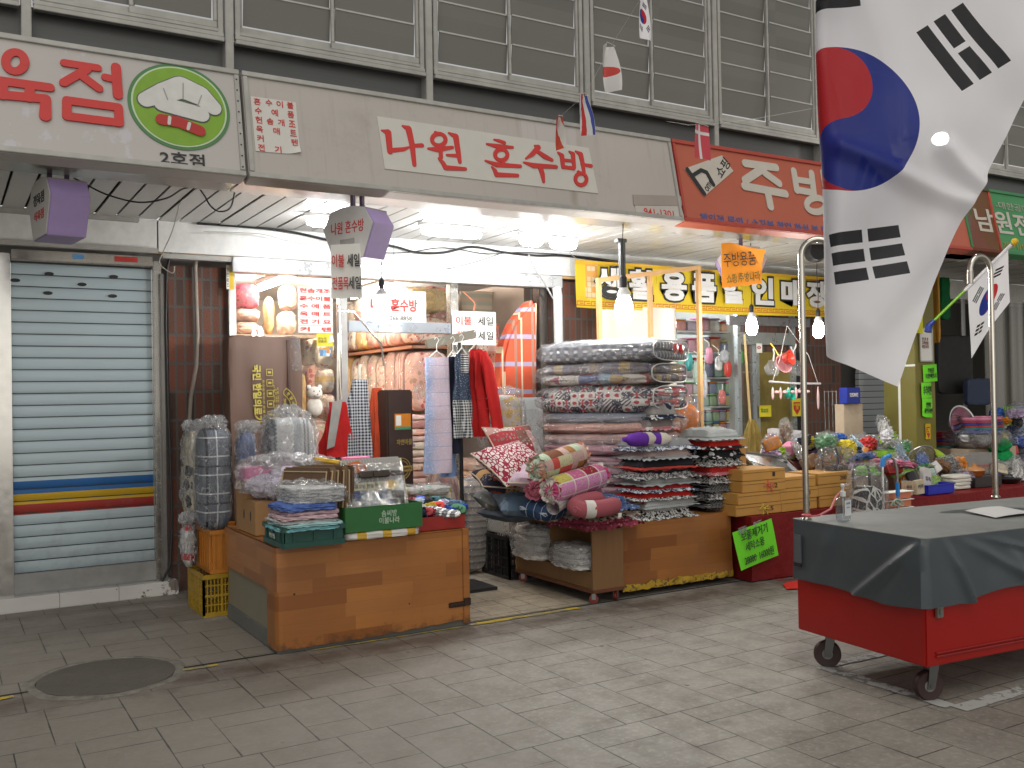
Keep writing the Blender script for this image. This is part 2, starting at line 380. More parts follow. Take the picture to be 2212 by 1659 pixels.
# ================================================================== ground
def paving_mat(name, period, base, warm, seed, shiftk=.13):
    m = Mat(name); x = m.xyz(); X, Y = x[0], x[1]
    g = (Y / period).floor(); xs = X + g * (shiftk * period) + seed; u = (xs / period).fract(); v = (Y / period).fract()
    cell = m.vec((xs / period).floor(), g, 0); c1 = u.lt(.585)
    e1 = v.mn(1 - v).mn((v - .69).abs()) ; e2 = v.mn(1 - v).mn((v - .34).abs())
    sub = c1 * v.gt(.69) + (1 - c1) * (v.gt(.34) + 2)
    e = (e1 * c1 + e2 * (1 - c1)).mn(u.mn(1 - u)).mn((u - .585).abs()) * period
    wob = m.noise(7, 3) * .007
    line = (e - wob + .0036).lt(m.math('MULTIPLY', m.noise(3.1, 2), .0062))
    h = m.hash(m.vec((xs / period).floor(), g, sub))
    big = m.noise(.55, 4, .6); fine = m.noise(34, 6, .7); mid = m.noise(4.5, 5, .65)
    col = m.mix(m.ramp(big, [(.35, (0, 0, 0)), (.65, (1, 1, 1))]), base, warm)
    col = m.mix((h - .5) * .16 + .08, col, (.30, .29, .26)); col = m.mix(m.ramp(mid, [(.42, (0, 0, 0)), (.72, (.55, .55, .55))]), col, tuple(q * .55 for q in warm))
    col = m.mix(m.ramp(fine, [(.5, (0, 0, 0)), (.72, (.5, .5, .5))]), col, tuple(min(1, q * 1.6) for q in base))
    d, _ = m.vor(3.3); d2 = m.noise(19, 4); sp = m.math('MULTIPLY', (d + d2 * .07).lt(.085), .75); col = m.mix(sp, col, (.05, .048, .046)); g1, _ = m.vor(6.7); col = m.mix((g1 + m.noise(60, 3) * .05).lt(.05) * .7, col, (.40, .39, .36)); cs = m.noise(1.7, 6, .75); col = m.mix(m.ramp(cs, [(.56, (0, 0, 0)), (.66, (.35, .35, .35))]), col, (.10, .088, .072))
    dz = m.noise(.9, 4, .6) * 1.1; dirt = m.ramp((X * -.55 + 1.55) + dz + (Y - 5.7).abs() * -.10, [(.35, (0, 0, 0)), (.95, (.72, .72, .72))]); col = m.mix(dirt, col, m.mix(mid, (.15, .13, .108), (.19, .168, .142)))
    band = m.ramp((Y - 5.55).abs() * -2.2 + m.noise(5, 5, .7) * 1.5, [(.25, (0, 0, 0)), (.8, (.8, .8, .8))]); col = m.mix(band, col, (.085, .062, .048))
    col = m.mix(line * .92, col, (.03, .028, .025))
    hgt = fine * .35 + mid * .4 - line * .8
    return m.bsdf(col, m.ramp(mid, [(.3, (.5, .5, .5)), (.7, (.72, .72, .72))]), 0, m.bump(hgt, .45, .006))
mb = MB(); mb.grid(lambda u, v: (-14 + 44 * u, -10 + 42 * v, 0), 4, 4)
struct(mb.build('paving', paving_mat('stone_paving', .6, (.285, .27, .238), (.225, .203, .172), .14)))
mb = MB(); mb.grid(lambda u, v: (3.12 + 1.0 * u, 5.80 + 2.22 * v, .004), 2, 2)
struct(mb.build('shop_entrance_paving', paving_mat('entrance_tiles', .42, (.36, .31, .235), (.28, .23, .17), .05, .5)))
mb = MB(); mb.grid(lambda u, v: (-3 + 12 * u, 5.762 + .022 * v + .004 * math.sin(9 * u), .003), 60, 1)
struct(mb.build('gutter_line', plain((.022, .02, .017), .9)))
m = Mat('worn_yellow_paint'); n_ = m.noise(9, 5, .7); x = m.xyz()
col = m.mix(n_.gt(.5), (.46, .33, .03), (.24, .21, .13)); YEL = m.bsdf(col, .7)
mb = MB()
for a, b, wd in ((-.2, .32, .05), (1.18, 1.38, .04), (1.95, 3.02, .018), (3.05, 3.95, .055), (6.3, 8.0, .05)):
    mb.grid(lambda u, v: (a + (b - a) * u, 5.695 + .02 * noise.noise(Vector((u * 9, a, v))) + wd * v, .005), 16, 2)
struct(mb.build('yellow_floor_line', YEL))
m = Mat('worn_white_paint'); n_ = m.noise(14, 6, .75); n2 = m.noise(3, 3)
WLINE = m.bsdf(m.mix((n_ * .7 + n2 * .3).gt(.52), (.42, .42, .40), (.19, .18, .165)), .75)
def ring_strip(pts, wd):
    mb = MB()
    for (a, b) in zip(pts, pts[1:]):
        a, b = Vector(a), Vector(b); d = (b - a).normalized(); nn = Vector((-d.y, d.x, 0)) * wd / 2
        mb.grid(lambda u, v: tuple(a.lerp(b, u) + nn * (2 * v - 1) + Vector((0, 0, .004)) + nn * .25 * noise.noise(Vector((u * 8, v, a.x)))), 24, 1)
    return mb
wl = [G(2212, 1490), G(2070, 1532), G(1775, 1441), G(1960, 1402)]; e0 = (wl[0] - wl[1]) * 2; e1 = (wl[3] - wl[2]) * 1.2
struct(ring_strip([wl[1] + e0, wl[1]], .09).build('white_floor_line', WLINE)); struct(ring_strip([wl[1] + Vector((0, .04, .0004)), wl[2]], .085).build('white_floor_line', WLINE))
struct(ring_strip([wl[2] + Vector((.04, 0, .0008)), wl[2] + e1], .08).build('white_floor_line', WLINE))
# manhole: a round patched cover in a rough concrete collar
mc = G(232, 1462); mh = thing('manhole_cover', 'round dark manhole cover set in a rough concrete collar on the paving', 'manhole', mc)
m = Mat('old_cover'); a = m.noise(6, 5, .7); b_ = m.noise(40, 5, .7)
MHM = m.bsdf(m.mix(a, (.055, .05, .043), (.125, .112, .092)), .85, 0, m.bump(b_ * 1.2 + a, .9, .014))
m = Mat('rough_concrete'); a = m.noise(11, 5, .7)
CON = m.bsdf(m.mix(m.ramp(a, [(.35, (0, 0, 0)), (.65, (1, 1, 1))]), (.10, .09, .075), (.21, .195, .165)), .9, 0, m.bump(m.noise(30, 5, .7), .6, .01))
mb = MB(); mb.lathe([(.365, 0), (.362, .007), (.35, .0085), (.1, .010), (.0, .0102)], 64); mb.build('cover_plate', MHM, mh)
mb = MB(); mb.lathe([(.362, .001), (.368, .006), (.40, .0065), (.425, .001)], 72, wave=.02, wn_=7); mb.build('collar', CON, mh)

# ================================================================== building
WY, BY, SX0, SX1 = 8.1, 8.0, 2.06, 5.2         # wall plane, beam front, shop opening
bld = thing('market_building', 'long two storey market building with a louvred glass upper wall over a white panelled canopy', 'building', (0, WY, 0))
def bl(p): return (p[0], p[1] - WY, p[2])
m = Mat('stack_bond_brick'); x = m.xyz(); X = x[0]; Zc = x[2]; bw, bh = .072, .232
gx = ((X + x[1]) / bw); gz = (Zc / bh); cell = m.vec(gx.floor(), gz.floor(), 0); h = m.hash(cell); h2 = m.hash(m.scale(cell, 2.1))
ed = ((gx.fract() - .5).abs() * bw - bw * .5 + .007 + m.noise(40, 2) * .003).mx((gz.fract() - .5).abs() * bh - bh * .5 + .009 + m.noise(25, 2) * .003).gt(0)
sw = m.noise(32, 3, .6, dist=2.5)
bc = m.mix(m.math('POWER', h, 1.4), (.20, .062, .034), (.062, .04, .032)); bc = m.mix((sw - .4) * 1.2, bc, (.12, .05, .034), 'MIX'); bc = m.mix(h2 * .35, bc, (.055, .043, .038))
bc = m.mix(ed, bc, (.095, .088, .08)); BRICK = m.bsdf(bc, .8, 0, m.bump(sw * .5 + (1 - ed) * 1.2, .7, .012))
def brick(x0, x1, z0, z1, y=WY, d=.3):
    mb = MB(); mb.box(bl(((x0 + x1) / 2, y + d / 2, (z0 + z1) / 2)), (x1 - x0, d, z1 - z0)); return mb.build('brick_pier', BRICK, bld)
brick(1.60, 2.075, 0, 2.66); brick(5.28, 6.0, 0, 2.7, WY); brick(8.15, 9.6, 0, 2.7)
for q_, l_ in ((12.4, 5.6), (-4.3, 8)): mb = MB(); mb.box(bl((q_, WY + .15 + .2 * (q_ < 0), 1.35)), (l_, .3, 2.7)); mb.build('side_wall', plain((.045, .043, .04), .8), bld)
# white beam over the shop fronts, in boards with open joints
mb = MB()
for x0, x1 in ((-6, -1.2), (-1.195, 1.50), (1.51, 3.55), (3.555, 5.5), (5.505, 8.2), (8.205, 12), (12.005, 15)):
    mb.box(bl(((x0 + x1) / 2, BY + .03, 2.87)), (x1 - x0, .06, .25))
mb.build('beam', WHITE, bld, bevel=.003)
mb = MB()
for x0, x1, z in ((-6, 1.36, 2.985), (-6, 1.50, 2.745), (1.53, 2.1, 2.71)): mb.box(bl(((x0 + x1) / 2, BY - .02, z)), (x1 - x0, .06, .04))
mb.build('beam_trim', FRAME, bld, bevel=.004)
mb = MB(); mb.box(bl((3.9, BY + .045, 2.735)), (4.6, .05, .035)); mb.box(bl((1.8, BY + .04, 2.74)), (.7, .05, .02)); mb.build('timber_batten', WOODP, bld)
mb = MB(); mb.box(bl((4.5, WY + .25, 2.85)), (21, .1, .4)); mb.build('wall_head', plain((.2, .19, .18), .8), bld)
# canopy soffit of narrow white planks running back from the signs
mb = MB(); k = 0; xx = -5.6
while xx < 15:
    mb.box(bl((xx + .072, 7.24, 3.0 + .002 * (k % 3))), (.142, 1.5, .012)); xx += .158; k += 1
m = Mat('painted_metal_planks'); a = m.noise(2.2, 4); SOFF = m.bsdf(m.mix(a, (.47, .465, .445), (.56, .55, .53)), .3, .1, m.bump(m.noise(14, 3), .05, .01)); mb.build('canopy_soffit', SOFF, bld, bevel=.002)
mb = MB(); mb.box(bl((4.7, 7.3, 3.05)), (21, 1.6, .02)); mb.build('canopy_back', plain((.05, .047, .043), .9), bld)
# upper wall of framed louvre windows
UY = 6.78
GLS = Mat('grey_louvre_glass'); a = GLS.noise(1.3, 3); st = GLS.noise(1, 2, .5, GLS.scale(GLS.co(), (3, 3, 160))); h = GLS.hash(GLS.vec((GLS.xyz()[0] / .8).floor(), 0, (GLS.xyz()[2] / .245).floor()))
GLS = GLS.bsdf(GLS.mix(a * .35 + h * .65, (.135, .132, .12), (.18, .175, .16)), .32, 0, GLS.bump(st, .08, .01), spec=.45)
PNL = Mat('grey_panel'); st = PNL.noise(1, 3, .6, PNL.scale(PNL.co(), (2, 2, 220))); PNL = PNL.bsdf(PNL.mix(st, (.085, .089, .09), (.13, .132, .13)), .3, .1, spec=.5)
up = lambda px: P(px, 150, UY).x
z_sill = 4.10; z_top = 6.3
majors = [up(493) - 1.275 * k for k in (3, 2, 1)] + [up(493), up(922), up(1262), up(1538), up(1765)]; W_ = majors[-1] - majors[-2]
while majors[-1] < 15: majors.append(majors[-1] + 1.3)
mb = MB(); mb.box(bl((4.7, UY + .06, 3.8)), (21, .03, .6)); mb.build('spandrel_panel', PNL, bld)
mb = MB()
for mx_ in majors: mb = MB(); mb.box(bl((mx_, UY, 4.85)), (.058, .10, 2.95)); mb.build('mullion', FRAME, bld, bevel=.004)
for a_, b_ in zip(majors, majors[1:]):
    w = thing('window', '', ''); del w['label']; del w['category']; w.parent = bld; w.location = bl((a_ + .04, UY, z_sill)); bwid = b_ - a_ - .08
    mb = MB()
    for q, (zz, hh, yy) in enumerate(((-.035, .03, -.045), (0, .03, -.03), (.035, .025, -.015))): mb.box((bwid / 2, yy, zz), (bwid, .05, hh))
    mb.box((.02, -.02, 1.1), (.035, .05, 2.2)); mb.box((bwid - .02, -.02, 1.1), (.035, .05, 2.2)); mb.build('window_frame', FRAME, w, bevel=.003)
    for half in (0, 1):
        x0, x1 = (.04, bwid / 2 + .02) if not half else (bwid / 2 - .02, bwid - .04); yy = .012 if not half else -.018
        mb = MB(); mb.box(((x0 + x1) / 2, yy, .075), (x1 - x0, .024, .05)); mb.box((x0 + .012, yy, 1.15), (.024, .026, 2.1)); mb.box((x1 - .012, yy, 1.15), (.024, .026, 2.1))
        mb.build('sash', FRAME, w, bevel=.003)
        mb = MB()
        for r_ in range(9): mb.box(((x0 + x1) / 2, yy + .004, .12 + .12 + r_ * .245), (x1 - x0 - .07, .008, .238), (R(5), 0, 0))
        mb.build('pane', GLS, w)
        mb = MB()
        for r_ in range(9): mb.box(((x0 + x1) / 2, yy - .008, .12 + r_ * .245 + .235), (x1 - x0 - .07, .012, .013))
        mb.build('louvre_bar', plain((.50, .49, .46), .4, .3), w)

# ================================================================== signs along the canopy edge
SB = Vector((0, 6.0, 2.95)); ST = Vector((0, 6.15, 3.67)); SUP = (ST - SB).normalized(); SNO = Vector((1, 0, 0)).cross(SUP)   # normal points back
TILT = math.atan2(ST.z - SB.z, ST.y - SB.y)
def SP(x, y):                                   # picture point to (x, height along the board)
    d = ray(x, y); t = (SB - EYE).dot(SNO) / d.dot(SNO); p = EYE + d * t; return Vector((p.x, (p - SB).dot(SUP)))
SROT = (TILT - R(90), 0, 0)                     # local x,z lie in the board, local -y faces the street
def sign_root(name, label, x0): return thing(name, label, 'shop sign', (x0, SB.y, SB.z), rot=SROT)
HT = (ST - SB).length
def board(root, w, mat, rim=FRAME, depth=.42):
    mb = MB(); mb.box((w / 2, .06, HT / 2), (w, .12, HT)); mb.build('sign_board', mat, root, bevel=.004)
    mb = MB()
    for zz in (.02, HT - .02): mb.box((w / 2, -.004, zz), (w, .02, .035))
    for xx in (.018, w - .018): mb.box((xx, -.006, HT / 2), (.03, .018, HT - .08))
    mb.build('edge_trim', rim, root, bevel=.003)
    q = Euler(SROT).to_matrix().inverted() @ Vector((0, .06 + depth / 2, .018)); mb = MB(); mb.box((w / 2, q.y, q.z), (w, depth, .03), (R(90) - TILT, 0, 0)); mb.build('underside', UNDER, root)
m = Mat('glossy_underside'); a = m.noise(30, 3, .6); UNDER = m.bsdf((.55, .53, .50), .14, .25, m.bump(a, .12, .006))
m = Mat('weathered_sign_board'); a = m.noise(1.1, 4, .6); b_ = m.noise(7, 5, .7); c_ = m.noise(2.1, 3, .6, m.scale(m.co(), (1, 1, .35)))
col = m.mix(a, (.40, .37, .345), (.47, .435, .405)); col = m.mix(m.ramp(b_ * .5 + c_ * .5, [(.55, (0, 0, 0)), (.7, (.5, .5, .5))]), col, (.30, .265, .225)); xs = m.xyz(); sx_ = SP(1212, 330).x - SP(530, 270).x; w1 = m.noise(3, 3) * .16; wp = ((xs[0] - sx_ + .05 + w1 * .5).abs().lt(.25)) * (xs[2].gt(.36)); col = m.mix(wp * .3, col, (.56, .53, .54)); stn = m.ramp((xs[0] - sx_ - .02 - (xs[2] - .4) * -.12 + w1 - .08).abs() * 9 + (xs[2] - .28).abs() * 1.6 + c_ * .5, [(.35, (.8, .8, .8)), (.9, (0, 0, 0))]); col = m.mix(stn, col, (.27, .22, .17)); st3 = m.noise(1, 4, .65, m.scale(m.co(), (22, 1, 1.1))); col = m.mix(m.ramp(st3, [(.56, (0, 0, 0)), (.72, (.4, .4, .4))]), col, (.31, .275, .235)); MAINB = m.bsdf(col, .5, 0, m.bump(a, .05, .02))
m = Mat('peeling_sign_board'); a = m.noise(3.2, 5, .65); b_ = m.noise(1, 3); col = m.mix(b_, (.42, .40, .385), (.49, .465, .445)); col = m.mix(m.ramp(a, [(.60, (0, 0, 0)), (.64, (.8, .8, .8))]), col, (.52, .51, .55)); LEFTB = m.bsdf(col, .45, 0, m.bump(a, .05, .02))
xL = SP(530, 270).x; xR = SP(1461, 390).x
# --- butcher's sign
X0 = -3.2; bs = sign_root('butcher_sign', 'grey shop sign with big red letters and a green oval emblem', X0); board(bs, xL - .02 - X0, LEFTB)
class Fn:
    def __init__(s, ox, oy, k, x0): s.o = (ox, oy, k); s.x0 = x0; a = s(0, 0); b = s(100, 0); c = s(0, 100); s.scale = ((b - a).length + (c - a).length) / 200
    def __call__(s, x, y): p = SP(s.o[0] + x * s.o[2], s.o[1] + y * s.o[2]); return Vector((p.x - s.x0, p.y))
f1 = Fn(0, 0, .3334, X0)
def circ(cx, cy, r, n=20, ry=None): return [(cx + r * math.cos(2 * math.pi * k / n), cy + (ry or r) * math.sin(2 * math.pi * k / n)) for k in range(n + 1)]
mb = MB(); strokes(mb, f1, [(circ(98, 405, 62), 52), ([(-60, 520), (322, 572)], 58), ([(20, 540), (18, 625)], 56), ([(192, 560), (190, 640)], 58), ([(-60, 612), (296, 645), (292, 755)], [58, 60, 72]),
    ([(415, 412), (632, 445)], 50), ([(560, 455), (412, 540)], 56), ([(540, 505), (640, 578)], 54), ([(750, 440), (762, 620)], 62), ([(680, 505), (750, 520)], 50),
    ([(432, 655), (765, 700), (772, 800), (432, 757), (432, 655)], 56)], -.012, -.002); mb.build('lettering', REDINK, bs)
em = Vector((f1(1165, 695).x, 0, f1(1165, 695).y)); rx, rz_ = (f1(1497, 740) - f1(835, 640)).x / 2, (f1(1140, 418) - f1(1190, 972)).y / 2
def oval(k, y0, y1): mb = MB(); mb.prism([(em.x + rx * k * math.cos(2 * math.pi * i / 64), em.z + rz_ * k * math.sin(2 * math.pi * i / 64)) for i in range(64)], y0, y1); return mb
oval(1, -.006, -.001).build('emblem_rim', plain((.07, .20, .07), .5, 0, .1, 0), bs); oval(.935, -.008, -.0065).build('emblem_ring', plain((.5, .62, .42), .5, 0, .1, 0), bs)
em_ = oval(.90, -.010, -.0085).build('emblem_field', plain((.19, .36, .025), .5, 0, .14, 0), bs)
hp = lambda pts: [(1165 + (x_ - 1212) * 1.75, 705 + (y_ - 590) * 1.75) for x_, y_ in pts]
puff = [([(1085, 560), (1150, 535), (1215, 515), (1285, 545), (1335, 590)], [60, 80, 92, 84, 62]), ([(1145, 575), (1290, 615)], 62)]
mb = MB(); strokes(mb, f1, [(hp(p_), [q_ * 1.75 + 16 for q_ in (w_ if isinstance(w_, list) else [w_] * len(p_))]) for p_, w_ in puff], -.0125, -.0108); mb.build('hat_outline', plain((.10, .10, .10), .5, 0, .1, 0), em_)
mb = MB(); strokes(mb, f1, [(hp(p_), [q_ * 1.75 for q_ in (w_ if isinstance(w_, list) else [w_] * len(p_))]) for p_, w_ in puff], -.0155, -.0140); mb.build('emblem_hat', plain((.60, .60, .58), .5, 0, .14, 0), em_)
mb = MB(); strokes(mb, f1, [(hp([(1142, 634), (1205, 644), (1284, 676)]), 78)], -.0200, -.0180); mb.build('emblem_band', RED, em_)
for s1, s2 in (((1172, 628), (1170, 650)), ((1245, 650), (1240, 670))): mb = MB(); strokes(mb, f1, [(hp([s1, s2]), 22)], -.0225, -.0212); mb.build('band_stripe', plain((.58, .57, .55), .5, 0, .1, 0), em_)
mb = MB(); strokes(mb, f1, [(hp([(1150, 520), (1165, 560)]), 7), (hp([(1222, 500), (1222, 560)]), 7), (hp([(1290, 545), (1275, 585)]), 7)], -.0178, -.0166); mb.build('hat_crease', plain((.3, .3, .3), .5, 0, .1, 0), em_)
a, b_ = f1(1035, 1020), f1(1325, 1060); text('2호점', b_.x - a.x, .088, BLKINK, bs, ((a.x + b_.x) / 2, -.006, (a.y + b_.y) / 2 + .008), bold=.012)
mb = MB()
for k in range(9): mb.lathe([(.006, 0), (.006, .004), (.0, .005)], 8, mx=Matrix.Translation((xL - X0 - .04, -.012, .06 + k * .075)) @ Matrix.Rotation(R(90), 4, 'X'))
mb.build('screw', DARK, bs)
# --- bedding shop sign
ms = sign_root('bedding_shop_sign', 'long weathered beige shop sign with five brushed red letters on a white strip', xL); MW = xR - xL; board(ms, MW, MAINB)
f2 = Fn(737.4, 0, .3334, xL); q = [f2(228, 755), f2(1600, 960), f2(1662, 1255), f2(280, 1095)]
mb = MB(); mb.prism([tuple(p) for p in q], -.006, -.0005); mb.build('name_strip', plain((.56, .545, .50), .5, 0, .05, 0), ms)
mb = MB(); strokes(mb, f2, [([(258, 848), (300, 862), (312, 985)], [10, 40, 34]), ([(312, 978), (400, 970), (440, 955)], [30, 24, 10]), ([(395, 820), (432, 838), (455, 940), (470, 1070)], [14, 40, 36, 26]), ([(450, 948), (520, 945)], [22, 26]),
    (circ(628, 908, 44, ry=38), 26), ([(606, 862), (634, 872)], 20), ([(560, 966), (620, 972), (716, 958)], [14, 34, 20]), ([(640, 985), (642, 1022)], 26), ([(694, 866), (738, 888), (752, 980), (764, 1052)], [14, 38, 34, 24]), ([(680, 1008), (745, 1012)], [14, 24]), ([(628, 1030), (655, 1060), (672, 1090), (800, 1098)], [14, 30, 32, 22]),
    ([(985, 908), (1015, 915), (1052, 928)], [10, 22, 24]), ([(938, 936), (1000, 950), (1106, 958)], [12, 30, 18]), (circ(1032, 1006, 40, ry=36), 26), ([(1042, 1048), (1050, 1070)], 26), ([(930, 1045), (1000, 1070), (1156, 1080)], [12, 32, 22]), ([(972, 1085), (992, 1110), (1000, 1135), (1138, 1140)], [12, 28, 30, 22]),
    ([(1250, 948), (1272, 958), (1235, 1000), (1192, 1030)], [14, 34, 30, 12]), ([(1256, 978), (1310, 1015), (1360, 1040)], [22, 36, 22]), ([(1178, 1055), (1240, 1076), (1388, 1084)], [12, 34, 24]), ([(1282, 1080), (1298, 1130), (1306, 1180)], [36, 34, 20]),
    ([(1400, 992), (1424, 1012), (1432, 1085)], [14, 34, 28]), ([(1472, 985), (1496, 1002), (1504, 1088)], [12, 32, 26]), ([(1428, 1040), (1500, 1046)], 20), ([(1430, 1084), (1502, 1094)], 24), ([(1514, 984), (1546, 1004), (1558, 1060), (1568, 1122)], [12, 36, 32, 22]), ([(1552, 1068), (1614, 1078)], [18, 24]), (circ(1548, 1164, 36, ry=38), 26), ([(1530, 1116), (1552, 1128)], 20)], -.010, -.0065)
mb.build('lettering', REDINK, ms)
a, b_ = SP(1378, 448), SP(1462, 472); mb = MB(); c4 = [SP(1367, 420), SP(1466, 432), SP(1480, 478), SP(1374, 468)]; mb.prism([(p.x - xL, p.y) for p in c4], -.005, -.0005); pl = mb.build('phone_label', plain((.50, .47, .43), .5, 0, .06, 0), ms)
c4 = [SP(1366, 421), SP(1470, 424), SP(1472, 445), SP(1368, 444)]; mb = MB(); mb.prism([(p.x - xL, p.y) for p in c4], -.008, -.0055); mb.build('blanked_patch', plain((.33, .29, .26), .6, 0, .08, 0), ms)
a, b_ = SP(1390, 455), SP(1455, 466); text('941-1301', b_.x - a.x, .062, REDINK, ms, ((a.x + b_.x) / 2 - xL, -.0065, (a.y + b_.y) / 2), bold=.004)
# --- paper notice glued on that sign
f0 = Fn(0, 0, .3334, 0)
nt = sign_root('paper_notice', 'white notice of red letters with a curled corner on the beige sign', xL); nt['category'] = 'notice'
nc = [f0(1622, 625), f0(1915, 665), f0(1945, 1005), f0(1655, 980)]; ox = xL
def nq(u, v): a = nc[0].lerp(nc[1], u); b = nc[3].lerp(nc[2], u); p = a.lerp(b, v); cl = max(0, u + v - 1.72); return (p.x - ox, -.004 - .12 * cl * cl * 2, p.y + .05 * cl)
mb = MB(); mb.sheet(nq, 16, 16, .001); mb.build('sheet', plain((.60, .585, .545), .7, 0, .05, 0), nt)
rows = ['혼수이불', '수 예 품', '헌솜개조', '옥 매 트', '커   텐', '전 기 요']
cols_ = [(1664, 1740, 1810, 1878), (1672, 1778, 1882), (1675, 1748, 1820, 1890), (1680, 1790, 1898), (1685, 1908), (1692, 1800)]
for k, (row, cs) in enumerate(zip(rows, cols_)):
    for ch, cx_ in zip(row.replace(' ', ''), cs):
        yy = 660 + k * 59 + (cx_ - 1664) * .12; p = f0(cx_, yy); text(ch, .043, .046, REDINK, nt, (p.x - ox, -.007, p.y), bold=.012)
# --- kitchen goods sign (red)
ks = sign_root('kitchen_shop_sign', 'red shop sign with large cream letters, partly behind the big white flag', xR + .01); KX = xR + .01; KW = 4.4
m = Mat('red_vinyl'); a = m.noise(2, 4); KRED = m.bsdf(m.mix(a, (.40, .095, .055), (.47, .12, .068)), .45); board(ks, KW, KRED, rim=plain((.4, .06, .04), .5))
CREAM = plain((.52, .48, .42), .5, 0, .08, 0); f3 = Fn(1474.8, 0, .3334, KX)
mb = MB(); strokes(mb, f3, [([(400, 1060), (600, 1088)], 42), ([(520, 1090), (400, 1170)], 44), ([(530, 1125), (620, 1190)], 42), ([(395, 1208), (662, 1258)], 42), ([(545, 1240), (565, 1340)], 44),
    ([(715, 1110), (735, 1235)], 40), ([(830, 1125), (845, 1250)], 40), ([(725, 1165), (838, 1182)], 34), ([(735, 1232), (845, 1252)], 38), ([(905, 1120), (930, 1270)], 42), ([(915, 1185), (975, 1195)], 34), (circ(860, 1330, 62, ry=46), 36),
    ([(1080, 1150), (1180, 1165)], 38), ([(1090, 1200), (1270, 1230)], 38), (circ(1180, 1290, 50), 34), ([(1130, 1370), (1330, 1405)], 40), ([(1230, 1380), (1240, 1440)], 40)], -.010, -.002); mb.build('lettering', CREAM, ks)
a, b_ = SP(1507, 460), SP(1774, 495); text('체인점 문의 / 소자본 창업 하실 분 문의 환영', (b_.x - a.x) * 1.25, .075, plain((.10, .12, .30), .5, 0, .1, 0), ks, ((a.x + b_.x) / 2 - KX + .2, -.006, (a.y + b_.y) / 2 - .02), bold=.012)
lg = [f3(8, 1095), f3(250, 1008), f3(325, 1110), f3(135, 1275)]; mb = MB(); mb.prism([tuple(p) for p in lg], -.007, -.002); lo = mb.build('logo_patch', CREAM, ks)
mb = MB(); strokes(mb, f3, [([(25, 1100), (135, 1258)], 22), ([(60, 1140), (115, 1105), (150, 1120), (195, 1200)], 20)], -.012, -.008); mb.build('logo_mark', BLKINK, ks)
ang = R(-38); p = f3(165, 1205); text('ome', .12, .05, BLKINK, ks, (p.x, -.009, p.y), rot=(R(90), R(-48), 0)); p = f3(255, 1090); text('쇼핑', .20, .10, BLKINK, ks, (p.x, -.009, p.y), rot=(R(90), R(-48), 0), bold=.01)
# --- green sign of the shop farther along
GX = SP(2085, 480).x; gs = sign_root('green_shop_sign', 'green fabric shop sign with white letters beyond the big flag', GX); GW = 3.2
m = Mat('green_banner'); x = m.xyz(); a = m.noise(3, 4); k_ = (x[0] + x[2] * .6 + a * .1).lt(.42); GRN = m.bsdf(m.mix(k_, m.mix(a, (.035, .21, .075), (.08, .30, .12)), m.mix(m.noise(7, 4), (.20, .16, .13), (.34, .28, .24))), .5); board(gs, GW, GRN, rim=plain((.05, .22, .09), .5))
text('남원전통', 1.35, .26, CREAM, gs, (.86, -.006, .36), bold=.02); text('-대한공예작가', .9, .085, plain((.42, .40, .34), .5), gs, (1.05, -.006, .56)); text('제기/밥상/병풍', .95, .075, plain((.4, .28, .05), .5), gs, (1.05, -.006, .1))

# ================================================================== lanterns hung under the canopy
def lantern(label, p, w=.21, d=.34, h=.42, turn=0, words=(), nm='lantern_sign'):
    t = thing(nm, label, 'lantern sign', p, turn, 'lilac lantern signs')
    def section(k): return [(-.30 * k, .0), (.30 * k, .0), (.5 * k, .62), (.34 * k, .94), (.12 * k, 1.0), (-.12 * k, 1.0), (-.34 * k, .94), (-.5 * k, .62)]
    poly = [(x * w * 1.35, z * h) for x, z in section(1)]; mb = MB(); mb.prism(poly, -d / 2, d / 2); mb.build('lantern_box', LILAC, t, bevel=.004)
    mb = MB(); mb.prism([(x * .97, z * .98 + .006) for x, z in poly], -d / 2 - .006, -d / 2 - .001); mb.build('face', plain((.56, .55, .54), .4, 0, .06, 0), t)
    mb = MB(); mb.prism([(x * 1.03, z) for x, z in [poly[i] for i in (3, 4, 5, 6)]] + [(poly[7][0] * .7, poly[7][1] * 1.25), (poly[2][0] * .7, poly[2][1] * 1.25)], -d / 2 + .002, d / 2 + .004); mb.build('lantern_cap', plain((.26, .23, .19), .6), t)
    mb = MB(); mb.box((0, -d * .25, h + .05), (.025, .025, .12)); mb.box((0, d * .2, h + .05), (.025, .025, .12)); mb.box((0, 0, h + .115), (.04, d * 1.5, .02)); mb.build('bracket', plain((.16, .12, .2), .5, .3), t)
    for body, ww, hh, zz, mt in words: text(body, ww, hh, mt, t, (0, -d / 2 - .008, zz), bold=.006)
    return t
TW = R(0)
c = P(122, 505, 6.35); l1 = lantern('lilac lantern sign under the butcher sign, leftmost of the three', (.64, 6.45, P(120, 515, 6.4).z), w=.40, d=.22, h=.36, turn=R(-82), words=(('정육점', .26, .07, .24, BLKINK), ('식육점', .24, .06, .14, REDINK)))
l2 = lantern('lilac lantern sign with red letters hanging over the left counter, sale sheets below it', (2.50, 6.22, P(770, 562, 6.2).z), w=.36, d=.20, h=.36, turn=R(-66), words=(('나원 혼수방', .31, .085, .22, REDINK),))
mb = MB(); mb.box((.0, -.112, .11), (.13, .004, .055)); mb.build('blanked_patch', plain((.30, .29, .28), .7, 0, .05, 0), l2)
l3 = lantern('lilac lantern sign half covered by an orange handwritten sheet', (6.38, 6.5, P(1600, 612, 6.5).z), w=.34, d=.26, h=.33, turn=R(-40))
ORG = plain((.85, .30, .02), .6, 0, .06, 0)
t = thing('orange_price_sheet', 'orange handwritten sheet with a folded top corner stuck over a lantern sign', 'notice', (6.18, 6.30, P(1582, 621, 6.3).z), R(-30))
